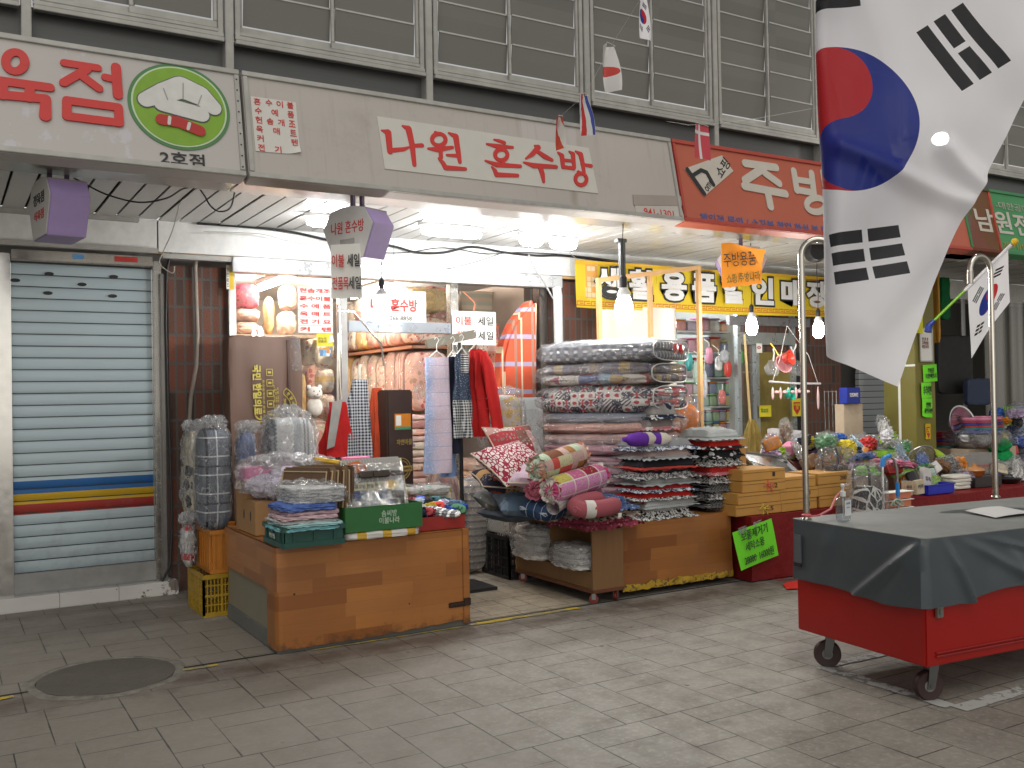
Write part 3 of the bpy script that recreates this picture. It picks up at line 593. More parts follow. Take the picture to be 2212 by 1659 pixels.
def osh(u, v): k = max(0, u + v - 1.25); return (-.18 + .36 * u, -.03 + .02 * math.sin(3 * u) - .25 * k * k, .40 * v - .16 * k + .035 * u)
mb = MB(); mb.sheet(osh, 14, 14, .0015); mb.build('sheet', ORG, t)
text('주방용품', .29, .125, BLKINK, t, (-.02, -.045, .255), rot=(R(90), R(-4), 0)); text('쇼핑.주방나라', .30, .085, plain((.05, .1, .02), .5), t, (.01, -.045, .09), rot=(R(90), R(-5), 0))
t = thing('sale_sheets', 'white sale sheets with red and black letters hanging below the middle lantern', 'notice', (2.33, 6.03, P(757, 645, 6.05).z), R(-38))
mb = MB(); mb.sheet(lambda u, v: (-.105 + .21 * u, .012 * math.sin(2.5 * v + 2 * u), .36 * v), 6, 8, .0015); mb.build('sheet', PAPER, t)
for body, xx, zz, mt in (('이불', -.05, .25, REDINK), ('세일', .055, .25, BLKINK), ('전품목', -.035, .10, REDINK), ('세일', .062, .10, BLKINK)): text(body, .085 if len(body) == 2 else .11, .085, mt, t, (xx, -.012, zz), bold=.015)

# ================================================================== lamps
TUBE = lamp_mat((.97, .98, 1), 80); BULB = lamp_mat((1, .97, .9), 190)
def ceiling_lamp(label, xa, xb, y, z, r=.036):
    t = thing('ceiling_lamp', label, 'ceiling lamp', ((xa + xb) / 2, y, z), 0, 'lit lamps under the canopy'); w = xb - xa
    mb = MB(); mb.tube([(-w / 2 + .02 + (w - .04) * k / 6, 0, 0) for k in range(7)], [r * .7, r, r, r, r, r, r * .7], 14); mb.build('lamp_tube', TUBE, t)
    mb = MB(); mb.box((0, 0, .05), (w + .03, .055, .03)); mb.build('housing', WHITE, t, bevel=.004)
    return t
ceiling_lamp('leftmost lit lamp under the canopy, beside the middle lantern', 2.44, 2.79, 7.16, 2.925)
ceiling_lamp('long lit lamp under the canopy, over the shop door', 3.42, 4.0, 7.15, 2.925, .04)
ceiling_lamp('short wide lit lamp right of the long lamp under the canopy', 4.39, 4.63, 7.17, 2.92, .055)
ceiling_lamp('rightmost short lit lamp under the canopy', 4.76, 5.05, 7.25, 2.92, .05)
def bulb(label, p, top, s=1.0, arm=None):
    t = thing('hanging_bulb', label, 'light bulb', p, 0, 'lit bulbs hanging on cords')
    mb = MB(); mb.lathe([(.0, -.085 * s), (.03 * s, -.08 * s), (.05 * s, -.05 * s), (.054 * s, 0), (.046 * s, .05 * s), (.034 * s, .075 * s)], 20); mb.build('bulb', BULB, t)
    mb = MB(); mb.lathe([(.036 * s, .076 * s), (.04 * s, .095 * s), (.028 * s, .12 * s), (.022 * s, .13 * s)], 16); mb.build('lamp_base', WHITE, t)
    mb = MB(); mb.lathe([(.02 * s, .13 * s), (.022 * s, .19 * s), (.008, .21 * s)], 12); mb.build('socket', BLACK, t)
    mb = MB(); L = top - p[2]; mb.tube([(.004 * math.sin(k * .8), .003 * math.cos(k), .2 * s + (L - .2 * s) * k / 10) for k in range(11)], .004, 6); mb.build('cord', CABLE, t)
    return t
bp = P(825, 662, 6.5); bulb('lit bulb hanging on a dark cord below the middle lantern', bp, P(835, 565, 6.5).z)
bp2 = P(1348, 670, 6.3); b2 = bulb('large lit bulb over the wrapped quilt stack', bp2, 2.95, 1.42)
mb = MB(); mb.box((.012, .03, .36), (.05, .03, .42)); mb.box((.0, .03, .58), (.09, .05, .03)); mb.build('steel_arm', plain((.16, .17, .17), .4, .6), b2)
bulb('lit bulb hanging in front of the kitchen shop glass', P(1624, 705, 6.6), 2.95, 1.0); bulb('lit bulb hanging beside the big flag', P(1768, 712, 6.6), 2.95, 1.0)

# ================================================================== closed shutter shop on the left
m = Mat('shutter_slats'); x = m.xyz(); Zc = x[2]; a = m.noise(2.2, 4); st = m.noise(1, 4, .6, m.scale(m.co(), (2.5, 1, 90)))
sil = m.mix(a * .5 + st * .5, (.34, .435, .485), (.47, .55, .59))
z1, z2, z3, z4 = (P(165, q, WY).z - .12 for q in (1105, 1083, 1061, 1034))
sil = m.mix(Zc.gt(z1) * Zc.lt(z2), sil, (.30, .025, .018)); sil = m.mix(Zc.gt(z2) * Zc.lt(z3), sil, (.50, .31, .008)); sil = m.mix(Zc.gt(z3) * Zc.lt(z4), sil, (.012, .10, .30))
scr = m.noise(3, 6, .8, m.scale(m.co(), (9, 1, 1.2))); sil = m.mix(m.ramp(scr, [(.62, (0, 0, 0)), (.7, (.3, .3, .3))]), sil, (.55, .58, .58))
gr_ = m.ramp(m.noise(4, 5, .7) + Zc * -.35, [(.35, (0, 0, 0)), (.62, (.45, .45, .45))]); sil = m.mix(gr_, sil, (.16, .165, .16)); SLAT = m.bsdf(sil, .33, .3, m.bump(st, .06, .01))
def shutter(label, x0, x1, z0=.12, z1_=2.62, y=WY + .02, slots=True):
    t = thing('roller_shutter', label, 'roller shutter', ((x0 + x1) / 2, y, z0)); w = x1 - x0
    mb = MB(); hgt = z1_ - z0 - .15; n = int(hgt / .0875)
    def cur(u, v):
        k = v * n; f = k - int(min(k, n - 1e-6)); return (-w / 2 + w * u, .003 - .0025 * math.sin(math.pi * min(1, f * 1.02)) ** .6 if f < .96 else .004, .15 + v * hgt)
    mb.grid(cur, 1, n * 12); mb.build('shutter_curtain', SLAT, t, angle=60)
    mb = MB()
    for k in range(n + 1): mb.box((0, -.004, .15 + k * .0875 * hgt / n / .0875), (w, .012, .0055))
    mb.build('slat_joint', plain((.012, .02, .022), .5), t)
    mb = MB(); mb.box((0, -.015, .075), (w + .02, .06, .15)); mb.build('bottom_rail', plain((.30, .30, .295), .4, .4, .2), t, bevel=.004)
    if slots:
        mb = MB()
        for px, py in ((107 * 1.58, 620), (368, 631)): pass
        for sx_, sz_ in ((.26, .07), (.72, .07), (.03, .125), (.49, .135), (.25, .205), (.71, .21)):
            for q in (0,):
                xx, zz = -w / 2 + sx_ * w, hgt + .15 - sz_ * 1.1
                mb.prism([(xx + .032 * math.cos(2 * math.pi * k / 16) * (1 if abs(math.cos(2 * math.pi * k / 16)) < .5 else 1.05), zz + .014 * math.sin(2 * math.pi * k / 16)) for k in range(16)], -.012, .002)
        mb.build('slot', DARK, t)
    return t
xs0, xs1 = P(27, 900, WY).x, P(331, 900, WY).x
shutter('pale metal roller shutter with blue, yellow and red bands, closed, left of the brick pier', xs0, xs1)
shutter('closed shutter at the very left edge of the photo', xs0 - 1.15, xs0 - .11, slots=False)
def jamb(label, x0, x1, z0=.1, z1_=2.68, d=.10, mat=STEEL, y=WY - .04):
    mb = MB(); mb.box(((x0 + x1) / 2, y + d / 2, (z0 + z1_) / 2), (x1 - x0, d, z1_ - z0)); o = mb.build('shutter_post', mat, bevel=.008); tag(o, label, 'post'); return o
jamb('polished steel post between the two roller shutters', xs0 - .10, xs0 - .005)
jamb('polished steel post at the right side of the banded shutter', xs1 + .005, xs1 + .07, mat=plain((.34, .33, .31), .25, .9, .1, 0))
hd = thing('steel_lintel', 'steel head rail above the banded shutter with bits of coloured tape', 'lintel', (0, WY, 2.64))
mb = MB(); mb.box(((xs0 + xs1) / 2, -.02, .03), (xs1 - xs0 - .0, .09, .075)); mb.build('rail', plain((.33, .31, .28), .2, .9, .15), hd, bevel=.004)
mb = MB(); mb.box((xs1 - .2, -.068, .035), (.17, .003, .04)); mb.build('red_tape', RED, hd); mb = MB(); mb.box((xs0 + .46, -.068, .035), (.08, .003, .035)); mb.build('blue_tape', plain((.1, .3, .6), .5), hd)
# tiled step
m = Mat('chipped_white_tile'); a = m.noise(7, 6, .75); x = m.xyz(); jn = ((x[0] + .08) / .42).fract().lt(.008)
k_ = (a + (x[0] - .9).mx(-.35) * .22).gt(.66); col = m.mix(k_, m.mix(m.noise(3, 4), (.50, .49, .47), (.62, .61, .59)), m.mix(m.noise(20, 4), (.10, .085, .07), (.24, .20, .17))); TILE = m.bsdf(m.mix(jn, col, (.05, .045, .04)), .45, 0, m.bump(k_ * -1, .5, .006))
mb = MB(); mb.box((.1, 8.12, .055), (3.06, .26, .11)); tag(mb.build('tiled_step', TILE, bevel=.006), 'low step faced with chipped white tiles under the roller shutters', 'step')

# ================================================================== pipes and cables by the brick pier
def pipe(label, pts, r, mat, cat='pipe', name='wall_pipe', n=10):
    mb = MB(); mb.tube(pts, r, n); return tag(mb.build(name, mat), label, cat)
yb = WY - .05
pipe('grey flexible conduit running down the brick pier to the bagged quilts', [P(x, y, yb) for x, y in ((425, 495), (422, 580), (424, 640), (427, 720), (424, 790), (412, 860), (408, 930), (404, 1000))], .016, plain((.30, .26, .22), .7), 'conduit', 'conduit')
pipe('thick black cable dropping from the beam beside the shutter post', [P(x, y, yb - .03) for x, y in ((452, 486), (420, 482), (392, 498), (372, 530), (360, 585), (358, 700), (362, 850), (368, 1000), (372, 1130), (368, 1220), (350, 1256))], .010, CABLE, 'cable', 'cable')
jb = MB(); jb.box((P(352, 900, yb).x, yb, 1.3), (.035, .05, 2.55)); tag(jb.build('downpipe', plain((.20, .19, .18), .4, .4, .2), bevel=.006), 'square grey downpipe between the shutter post and the brick pier', 'pipe')
def cable(label, pts, Y, r=.006, mat=None):
    P3 = [P(x, y, Y if not isinstance(Y, (list, tuple)) else Y[i]) for i, (x, y) in enumerate(pts)]; out = []
    for i in range(len(P3) - 1):
        p0, p1, p2, p3 = P3[max(i - 1, 0)], P3[i], P3[i + 1], P3[min(i + 2, len(P3) - 1)]
        for k in range(5):
            s = k / 5; out.append(.5 * ((2 * p1) + (p2 - p0) * s + (2 * p0 - 5 * p1 + 4 * p2 - p3) * s * s + (3 * p1 - p0 - 3 * p2 + p3) * s ** 3))
    out.append(P3[-1]); return pipe(label, out, r, mat or CABLE, 'cable', 'cable', 6)
cable('thick black cable bundle along the top of the white beam', [(425, 482), (560, 492), (640, 503), (735, 523), (840, 530), (900, 545), (960, 545), (1020, 533), (1090, 545), (1160, 552), (1215, 552), (1290, 561), (1370, 575), (1440, 582), (1530, 592), (1640, 595), (1760, 598), (1800, 598)], 7.96, .012)
cable('thin grey wire sagging below the black bundle on the beam', [(735, 540), (800, 545), (880, 545), (960, 535), (1050, 548), (1130, 545), (1240, 552), (1350, 566)], 7.95, .005)
cable('thin dark wire hanging in a bow across the white beam', [(735, 585), (850, 590), (900, 590), (960, 582), (1030, 565), (1080, 548)], 7.94, .004)
cable('thin wire running along the lower edge of the beige sign', [(838, 430), (900, 440), (980, 447), (1060, 455), (1140, 465), (1240, 478), (1350, 485)], 6.55, .005)
cable('black wire looping down from the butcher sign to the canopy', [(160, 385), (180, 395), (230, 420), (300, 437), (360, 428), (395, 408), (425, 405), (440, 420), (455, 445), (475, 457), (498, 448), (508, 410)], 6.7, .006)
cable('pale twin wire hanging from the canopy near the brick pier', [(395, 408), (388, 440), (372, 500), (352, 545), (345, 570), (372, 590), (377, 575)], 7.2, .004, plain((.4, .38, .33), .6))
cable('thin pale wire running from the black bundle toward the middle lantern', [(440, 500), (560, 505), (620, 520), (680, 530), (720, 522)], 7.9, .004, plain((.4, .4, .38), .6))
cable('bundle of grey wires coming down beside the white downpipe', [(1142, 550), (1155, 580), (1175, 610), (1195, 645)], 7.93, .009, plain((.33, .33, .33), .5))
# white downpipe right of the shop
mb = MB(); dx = P(1206, 700, 7.9).x; mb.tube([(dx, 7.9, 0), (dx, 7.9, .6), (dx, 7.9, 1.5), (dx, 7.9, P(1206, 640, 7.9).z), (dx, 7.92, P(1206, 622, 7.9).z)], .047, 16); o = mb.build('downpipe', plain((.60, .61, .60), .35)); tag(o, 'round white downpipe at the right side of the bedding shop door', 'pipe')

# ================================================================== shop front frame and room
fz0, fz1 = P(850, 595, WY).z, 2.72
sf = thing('shop_front', 'aluminium shop front with a glazed window and a door opening', 'shop front', (0, WY, 0))
xm1, xm2, xr = P(737, 700, WY).x, P(975, 660, WY).x, P(1160, 700, WY).x
ztr = P(850, 708, WY).z; xl_ = SX0 + .02
mb = MB(); mb.box(((xl_ + 5.35) / 2, -.10, fz1 - .05), (5.35 - xl_, .14, .12)); mb.build('lintel', plain((.52, .54, .55), .3, .5, .1), sf, bevel=.005)
mb = MB(); mb.box((xl_ + .02, -.02, 1.33), (.06, .1, 2.6)); mb.build('jamb', ALU, sf, bevel=.004)
mb = MB(); mb.box((xr + .03, -.02, 1.33), (.10, .12, 2.6)); mb.build('jamb', plain((.2, .19, .18), .2, .9, .1, 0), sf, bevel=.004)
mb = MB(); mb.box((xm1, -.02, 1.33), (.07, .09, 2.6)); mb.build('mullion', ALU, sf, bevel=.004)
mb = MB(); mb.box((xm2, -.02, 1.33), (.085, .09, 2.6)); mb.build('mullion', plain((.3, .29, .27), .25, .8, .1), sf, bevel=.004)
mb = MB(); mb.box(((xm1 + xm2) / 2, -.03, ztr), (xm2 - xm1 - .085, .08, .10)); mb.build('transom', plain((.46, .51, .56), .3, .4, .1), sf, bevel=.004)
mb = MB(); mb.box(((xl_ + 5.3) / 2, -.03, fz0 + .02), (5.3 - xl_, .07, .05)); mb.build('head_rail', plain((.42, .42, .41), .3, .7, .1), sf, bevel=.004)
mb = MB(); mb.box(((xl_ + xm1) / 2, -.02, .1), (xm1 - xl_, .07, .2)); mb.build('sill', ALU, sf, bevel=.004)
GLASS = glass(.05)
mb = MB(); mb.box(((xl_ + xm1) / 2, 0, 1.35), (xm1 - xl_ - .08, .006, 2.3)); mb.build('window_glass', GLASS, sf)
mb = MB(); mb.box(((xm1 + xm2) / 2, 0, (ztr + fz0) / 2 + .03), (xm2 - xm1 - .09, .006, fz0 - ztr - .06)); mb.build('window_glass', GLASS, sf)
# inside of the shop
room = thing('shop_room', 'bright pinkish walls and ceiling of the bedding shop seen through its front', 'room', (0, WY, 0))
WALLM = plain((.72, .62, .54), .8, 0, .06); dep = 3.4
mb = MB(); mb.box((3.6, dep, 1.4), (3.2, .08, 2.8)); mb.build('back_wall', WALLM, room)
mb = MB(); mb.box((2.02, dep / 2 + .2, 1.4), (.08, dep - .45, 2.8)); mb.build('side_wall', WALLM, room)
mb = MB(); mb.box((5.3, dep / 2 + .2, 1.4), (.08, dep - .45, 2.8)); mb.build('side_wall', WALLM, room)
mb = MB(); mb.box((3.66, dep / 2 + .1, 2.78), (3.3, dep - .2, .06)); mb.build('ceiling', plain((.75, .74, .72), .7, 0, .05), room)
mb = MB(); mb.box((3.66, dep / 2 + .05, .012), (3.2, dep - .2, .02)); mb.build('floor', plain((.36, .27, .17), .5), room)
ROOML = lamp_mat((1, .87, .74), 190)
for lb, xx, yy, zz in (('lit lamp tube on the ceiling inside the shop window', 2.75, 8.95, 2.66), ('lit lamp tube on the ceiling inside the shop door', 3.9, 9.4, 2.66)):
    t = thing('room_lamp', lb, 'ceiling lamp', (xx, yy, zz), R(90), 'lit lamp tubes inside the shop'); mb = MB(); mb.tube([(-.5 + k * .2, 0, 0) for k in range(6)], .028, 12); mb.build('lamp_tube', ROOML, t); mb = MB(); mb.box((0, 0, .05), (1.1, .06, .035)); mb.build('housing', WHITE, t)
# notices on the glass
yg = WY - .05
t = thing('window_list', 'column of white strips with red letters stuck on the shop window', 'notice', P(682, 720, yg))
ww = P(720, 660, yg).x - P(645, 660, yg).x; st_ = (P(682, 620, yg).z - P(682, 720, yg).z) / 6
for k, row in enumerate(('커   텐', '전 기 요', '옥 매 트', '수 예 품', '혼수이불', '헌솜개조')):
    mb = MB(); mb.box((0, 0, (k + .5) * st_), (ww, .002, st_ * .93)); s_ = mb.build('strip', PAPER, t)
    text(row, ww * .9, st_ * .6, REDINK, s_, (0, -.003, (k + .5) * st_), bold=.03)
t = thing('window_sign', 'white sign sheet with red shop letters and a phone number behind the upper glass', 'notice', P(852, 697, WY - .04)); w2 = P(922, 660, WY).x - P(783, 660, WY).x; h2 = P(852, 628, WY).z - P(852, 697, WY).z
mb = MB(); mb.box((0, 0, h2 / 2), (w2, .003, h2)); mb.build('sheet', PAPER, t); text('나원 혼수방', w2 * .72, h2 * .40, REDINK, t, (0, -.004, h2 * .55), bold=.035); text('266-8858', w2 * .34, h2 * .13, BLKINK, t, (w2 * .1, -.004, h2 * .14))
t = thing('sale_card', 'white card with red and black sale letters hanging in the shop doorway', 'notice', P(1025, 745, 7.6)); w2 = P(1072, 700, 7.6).x - P(978, 700, 7.6).x; h2 = P(1025, 673, 7.6).z - P(1025, 745, 7.6).z
mb = MB(); mb.box((0, 0, h2 / 2), (w2, .003, h2)); mb.build('sheet', PAPER, t)
for body, xx, zz, mt in (('이불', -.24, .72, REDINK), ('세일', .26, .72, BLKINK), ('전품목', -.22, .28, REDINK), ('세일', .26, .28, BLKINK)): text(body, w2 * .36, h2 * .27, mt, t, (xx * w2, -.004, zz * h2), bold=.02)
mb = MB(); mb.tube([(0, 0, h2), (.0, .0, h2 + .03), (.015, 0, h2 + .06), (0, 0, h2 + .09), (0, .2, h2 + .2)], .004, 6); mb.build('string', plain((.7, .2, .1), .5), t)
t = thing('vertical_note', 'narrow white note with black handwriting on the right door post', 'notice', P(1148, 800, 7.95)); mb = MB(); mb.box((0, 0, .16), (.085, .003, .36)); mb.build('sheet', PAPER, t)
for k, ch in enumerate('가격표'): text(ch, .05, .06, BLKINK, t, (0, -.004, .27 - k * .1), shear=.3)
t = thing('yellow_sticker', 'small yellow sticker under the list on the shop window', 'sticker', P(702, 748, yg)); mb = MB(); mb.box((0, 0, .055), (.15, .002, .11)); mb.build('sheet', plain((.75, .62, .03), .5), t); text('온누리\n상품권', .075, .05, BLKINK, t, (-.025, -.003, .055)); mb = MB(); mb.prism([(.03, .03), (.085, .04), (.07, .10), (.045, .10)], -.003, -.0015); mb.build('printed_hand', PAPER, t)
t = thing('photo_sticker', 'small blue and orange picture sticker below the yellow sticker', 'sticker', P(702, 770, yg)); mb = MB(); mb.box((0, 0, .04), (.11, .002, .075)); mb.build('sheet', pat_patch([(.7, .3, .08), (.2, .45, .7), (.7, .7, .7), (.15, .3, .5)], .03, None, (0, 2)), t)
mb = MB(); mb.box((0, 0, .10), (.045, .003, .2)); t = thing('security_sticker', 'yellow and white security sticker at the top of the window frame', 'sticker', P(500, 625, WY - .09)); mb.build('sheet', plain((.75, .5, .02), .5), t); mb = MB(); mb.box((-.03, -.001, .1), (.022, .003, .2)); mb.build('white_edge', PAPER, t); text('무인경비', .16, .015, BLKINK, t, (-.03, -.004, .1), rot=(R(90), R(90), 0))

# ================================================================== quilts inside
PINKS = [(.72, .42, .34), (.74, .55, .44), (.66, .34, .28), (.70, .50, .40), (.62, .40, .36), (.72, .60, .48), (.55, .30, .28), (.70, .46, .26)]
FL = [pat_floral(PINKS[0], [(.55, .12, .12), (.7, .6, .5), (.5, .3, .2)], 16, .4, .7), pat_floral(PINKS[1], [(.6, .2, .14), (.4, .25, .2)], 24, .4, .6), pat_floral((.70, .62, .52), [(.5, .12, .14), (.3, .2, .25)], 14, .38, .7),
      pat_stripe([(.70, .5, .4), (.6, .3, .25), (.72, .62, .5), (.45, .22, .2)], .09, 1), pat_patch([(.7, .5, .4), (.6, .28, .24), (.7, .6, .5), (.2, .12, .14)], .11), cloth((.70, .48, .20)), cloth((.68, .42, .34)), cloth((.72, .60, .50))]
FILMI = film(.03, .1, 6, .25)
sw_ = thing('quilt_rack', 'wooden shelf rack of rolled quilts deep inside the bedding shop', 'shelf', (4.02, 8.7, 0))
mb = MB()
for z in (.55, P(840, 755, 9.6).z - .02): mb.box((.25, 1.1, z), (.5, 2.3, .03))
mb.build('shelf_board', plain((.30, .13, .07), .5), sw_)
def bundle(label, loc, w, d, h, mat, k, nm='rolled_quilt', grp='quilts stored inside the shop', p=5, wrapit=True, cat='quilt'):
    t = thing(nm, label, cat, loc, 0, grp); mb = MB(); mb.soft(w, d, h, p, 8, .012, 3, k); mb.build('cloth_body', mat, t)
    if wrapit: mb = MB(); mb.soft(w * 1.06, d * 1.06, h * 1.03, p * .8, 8, .018, 4, k + 9); mb.build('plastic_wrap', FILMI, t)
    return t
ORD = 'first second third fourth fifth sixth seventh eighth ninth tenth eleventh twelfth thirteenth fourteenth fifteenth sixteenth seventeenth eighteenth nineteenth twentieth'.split()
zs = P(840, 755, 9.6).z + .002; tall = ['tall', 'upright', 'puffy', 'folded']; colw = ['peach', 'rose', 'cream', 'brown striped', 'patchwork', 'mustard', 'salmon', 'beige']
for k in range(9):
    bundle('upright %s quilt on the lower shelf of the rack, number %s from the doorway' % (colw[(k * 3) % 8], ('one', 'two', 'three', 'four', 'five', 'six', 'seven', 'eight', 'nine')[k]), (4.25, 8.8 + k * .245, zs - .66), .42, .235, .60 + .03 * (k % 3), FL[(k * 3) % 8], k)
for k in range(7):
    bundle('short %s quilt bundle on the upper shelf, number %s from the doorway' % (colw[(k * 5 + 1) % 8], ('one', 'two', 'three', 'four', 'five', 'six', 'seven')[k]), (4.25, 8.85 + k * .31, zs + .015), .42, .30, .27 + .05 * (k % 2), FL[(k * 5 + 1) % 8], 20 + k)
for c_ in range(5):
    z = .03; k = 0
    while z < zs - .72:
        hh = .062 + .012 * ((k + c_) % 3)
        t = thing('folded_quilt', 'folded %s quilt, %s from the floor, %s under the rack' % (colw[(k * 3 + c_) % 8], ORD[k], ('pile nearest the door', 'second pile inward', 'middle pile', 'fourth pile inward', 'rearmost pile')[c_]), 'quilt', (4.16 + .02 * math.sin(k * 2 + c_), 8.95 + c_ * .42, z), 0, 'folded quilts piled under the rack')
        mb = MB(); mb.soft(.40, .39, hh, 5, 6, .012, 4, k + c_ * 7); mb.build('cloth_body', FL[(k * 3 + c_) % 8] if (k + c_) % 3 else cloth(((.75, .55, .5), (.5, .38, .36), (.7, .62, .55))[k % 3]), t); z += hh * .96; k += 1
# behind the left window
lz = P(540, 722, 9.0).z; mb = MB(); mb.box((2.6, 9.15, lz - .02), (1.05, .5, .03)); sh = mb.build('window_shelf', plain((.5, .35, .25), .6)); tag(sh, 'wooden shelf inside the left shop window carrying quilt bundles', 'shelf')
def px_bundle(label, xl, xr, yt, ybm, Y, d, mat, k, p=3, **kw):
    x0, x1, z0, z1_ = span(xl, xr, yt, ybm, Y, d); return bundle(label, ((x0 + x1) / 2, Y + d / 2, z0), x1 - x0, d, z1_ - z0, mat, k, p=p, **kw)
ROSE = cloth((.48, .10, .14)); 
px_bundle('round magenta quilt bundle at the top left of the shop window', 488, 566, 610, 668, 9.0, .35, pat_patch([(.5, .10, .14), (.45, .07, .13), (.55, .3, .3)], .16), 40)
px_bundle('pink quilt bundle under the round magenta one in the window', 490, 568, 664, 694, 9.0, .35, FL[6], 41); px_bundle('lowest pink quilt bundle on the window shelf', 490, 564, 692, 721, 9.0, .35, FL[3], 42)
px_bundle('beige quilt bundle on the window shelf right of the pink ones', 592, 645, 670, 721, 9.0, .35, FL[7], 43); px_bundle('dotted cream quilt in clear plastic beside the window post', 668, 727, 722, 792, 8.8, .35, FL[2], 44)
px_bundle('round cream and yellow quilt bundle low in the window', 675, 728, 795, 850, 8.8, .35, pat_stripe([(.75, .6, .5), (.75, .66, .6), (.72, .5, .2)], .17, 2), 45)
# hung quilts behind the door
def hung(label, xl, xr, yt, ybm, Y, mat, k, sl=0, nm='hanging_quilt'):
    a = P(xl, ybm, Y); b = P(xr, ybm, Y); h = P((xl + xr) / 2, yt, Y).z - a.z; w = b.x - a.x; t = thing(nm, label, 'quilt', ((a.x + b.x) / 2, Y, a.z), 0)
    mb = MB(); mb.sheet(lambda u, v: (-w / 2 + w * u + sl * v, .02 * math.sin(7 * u + k) + .012 * math.sin(15 * v + 3 * u), h * v), 16, 20, .03); mb.build('cloth_body', mat, t); return t
hung('quilt with broad grey and beige stripes hanging behind the sale card', 1000, 1083, 630, 810, 9.2, pat_stripe([(.50, .50, .42), (.70, .60, .48), (.52, .54, .46), (.66, .52, .40)], .17, 2), 1)
hung('pink patchwork quilt hanging at the back of the doorway', 1030, 1080, 700, 850, 8.9, pat_patch([(.62, .26, .18), (.70, .52, .42), (.5, .2, .2), (.68, .42, .34)], .12, None, (0, 2)), 2)
hung('red floral curtain hanging behind the upper glass', 922, 962, 620, 700, 9.0, pat_floral((.62, .24, .2), [(.7, .6, .5), (.4, .1, .1)], 18, .4, .8), 3)
mb = MB(); a, b_ = P(1078, 830, 7.75), P(1152, 655, 7.75)
m = Mat('orange_plaid'); x = m.xyz(warp(m, .006, 8)); col = m.mix(m.noise(5, 3), (.50, .075, .035), (.56, .11, .055))
for ax, sz, ww, cc, o_ in ((2, .26, .16, (.34, .30, .42), .0), (0, .19, .09, (.70, .55, .38), .04), (0, .19, .14, (.28, .17, .13), .11)): col = m.mix(((x[ax] + o_) / sz).fract().lt(ww), col, cc)
PLAID = fabric(m, col); PQ = [(1070, 838), (1078, 770), (1086, 735), (1102, 698), (1124, 668), (1142, 650), (1151, 648), (1155, 658), (1154, 720), (1152, 838)]; t = thing('plaid_quilt', 'tall orange plaid quilt standing rolled beside the door post', 'quilt', ((a.x + b_.x) / 2 + .05, 7.78, P(1110, 830, 7.75).z - .35)); hq = b_.z - a.z + .4
pq = [P(x_, y_, 7.75) - t.location for x_, y_ in PQ]; pq[0].z -= .4; pq[-1].z -= .4; mb.prism([(q_.x, q_.z) for q_ in pq], -.10, .08); mb.build('cloth_body', PLAID, t, bevel=.035, seg=4, angle=70)
# foam board wrapped in plastic and a flowered pillow in a bag
t = thing('foam_mattress', 'white foam mattress wrapped in clear plastic standing by the door', 'mattress', (P(1105, 900, 7.5).x + .12, 7.55, .25), R(-8)); mb = MB(); mb.box((0, 0, .55), (.42, .14, P(1105, 818, 7.5).z - .25 - .0)); o = mb.build('foam_block', plain((.56, .60, .60), .7, 0, .05), t, bevel=.02); o.location.z = 0
mb = MB(); mb.soft(.50, .2, 1.18, 6, 10, .02, 5, 3); mb.build('plastic_wrap', film(.08, .1, 7), t)
t = thing('bagged_pillow', 'yellow rose printed pillow in a clear bag by the foam mattress', 'pillow', (P(1082, 930, 6.95).x, 6.95, P(1082, 975, 6.95).z), R(-35)); mb = MB(); mb.soft(.36, .16, .47, 4, 10, .01, 3, 8); mb.build('pillow', pat_floral((.62, .60, .55), [(.62, .45, .12), (.7, .58, .25), (.5, .2, .2)], 18, .5, .85), t); mb = MB(); mb.soft(.41, .2, .54, 3.4, 10, .03, 4, 9); mb.build('plastic_bag', film(.10, .1, 8), t)
# small plush bear in the window
t = thing('plush_bear', 'white plush bear in a clear bag behind the shop window', 'soft toy', P(680, 900, 7.85)); t.scale = (.8, .8, .8); PLU = cloth((.72, .68, .62)); mb = MB(); mb.soft(.17, .13, .2, 2.2, 8); mb.build('body', PLU, t); mb = MB(); mb.soft(.16, .14, .14, 2.1, 8, c=(0, -.01, .18)); mb.soft(.05, .03, .05, 2, 4, c=(-.06, 0, .29)); mb.soft(.05, .03, .05, 2, 4, c=(.06, 0, .29)); mb.soft(.07, .06, .05, 2, 5, c=(0, -.07, .20)); hd_ = mb.build('head', PLU, t)
mb = MB(); [mb.soft(.014, .01, .016, 2, 3, c=(q, -.073, .262)) for q in (-.03, .03)]; mb.soft(.02, .012, .012, 2, 3, c=(0, -.102, .232)); mb.build('face', BLACK, hd_)

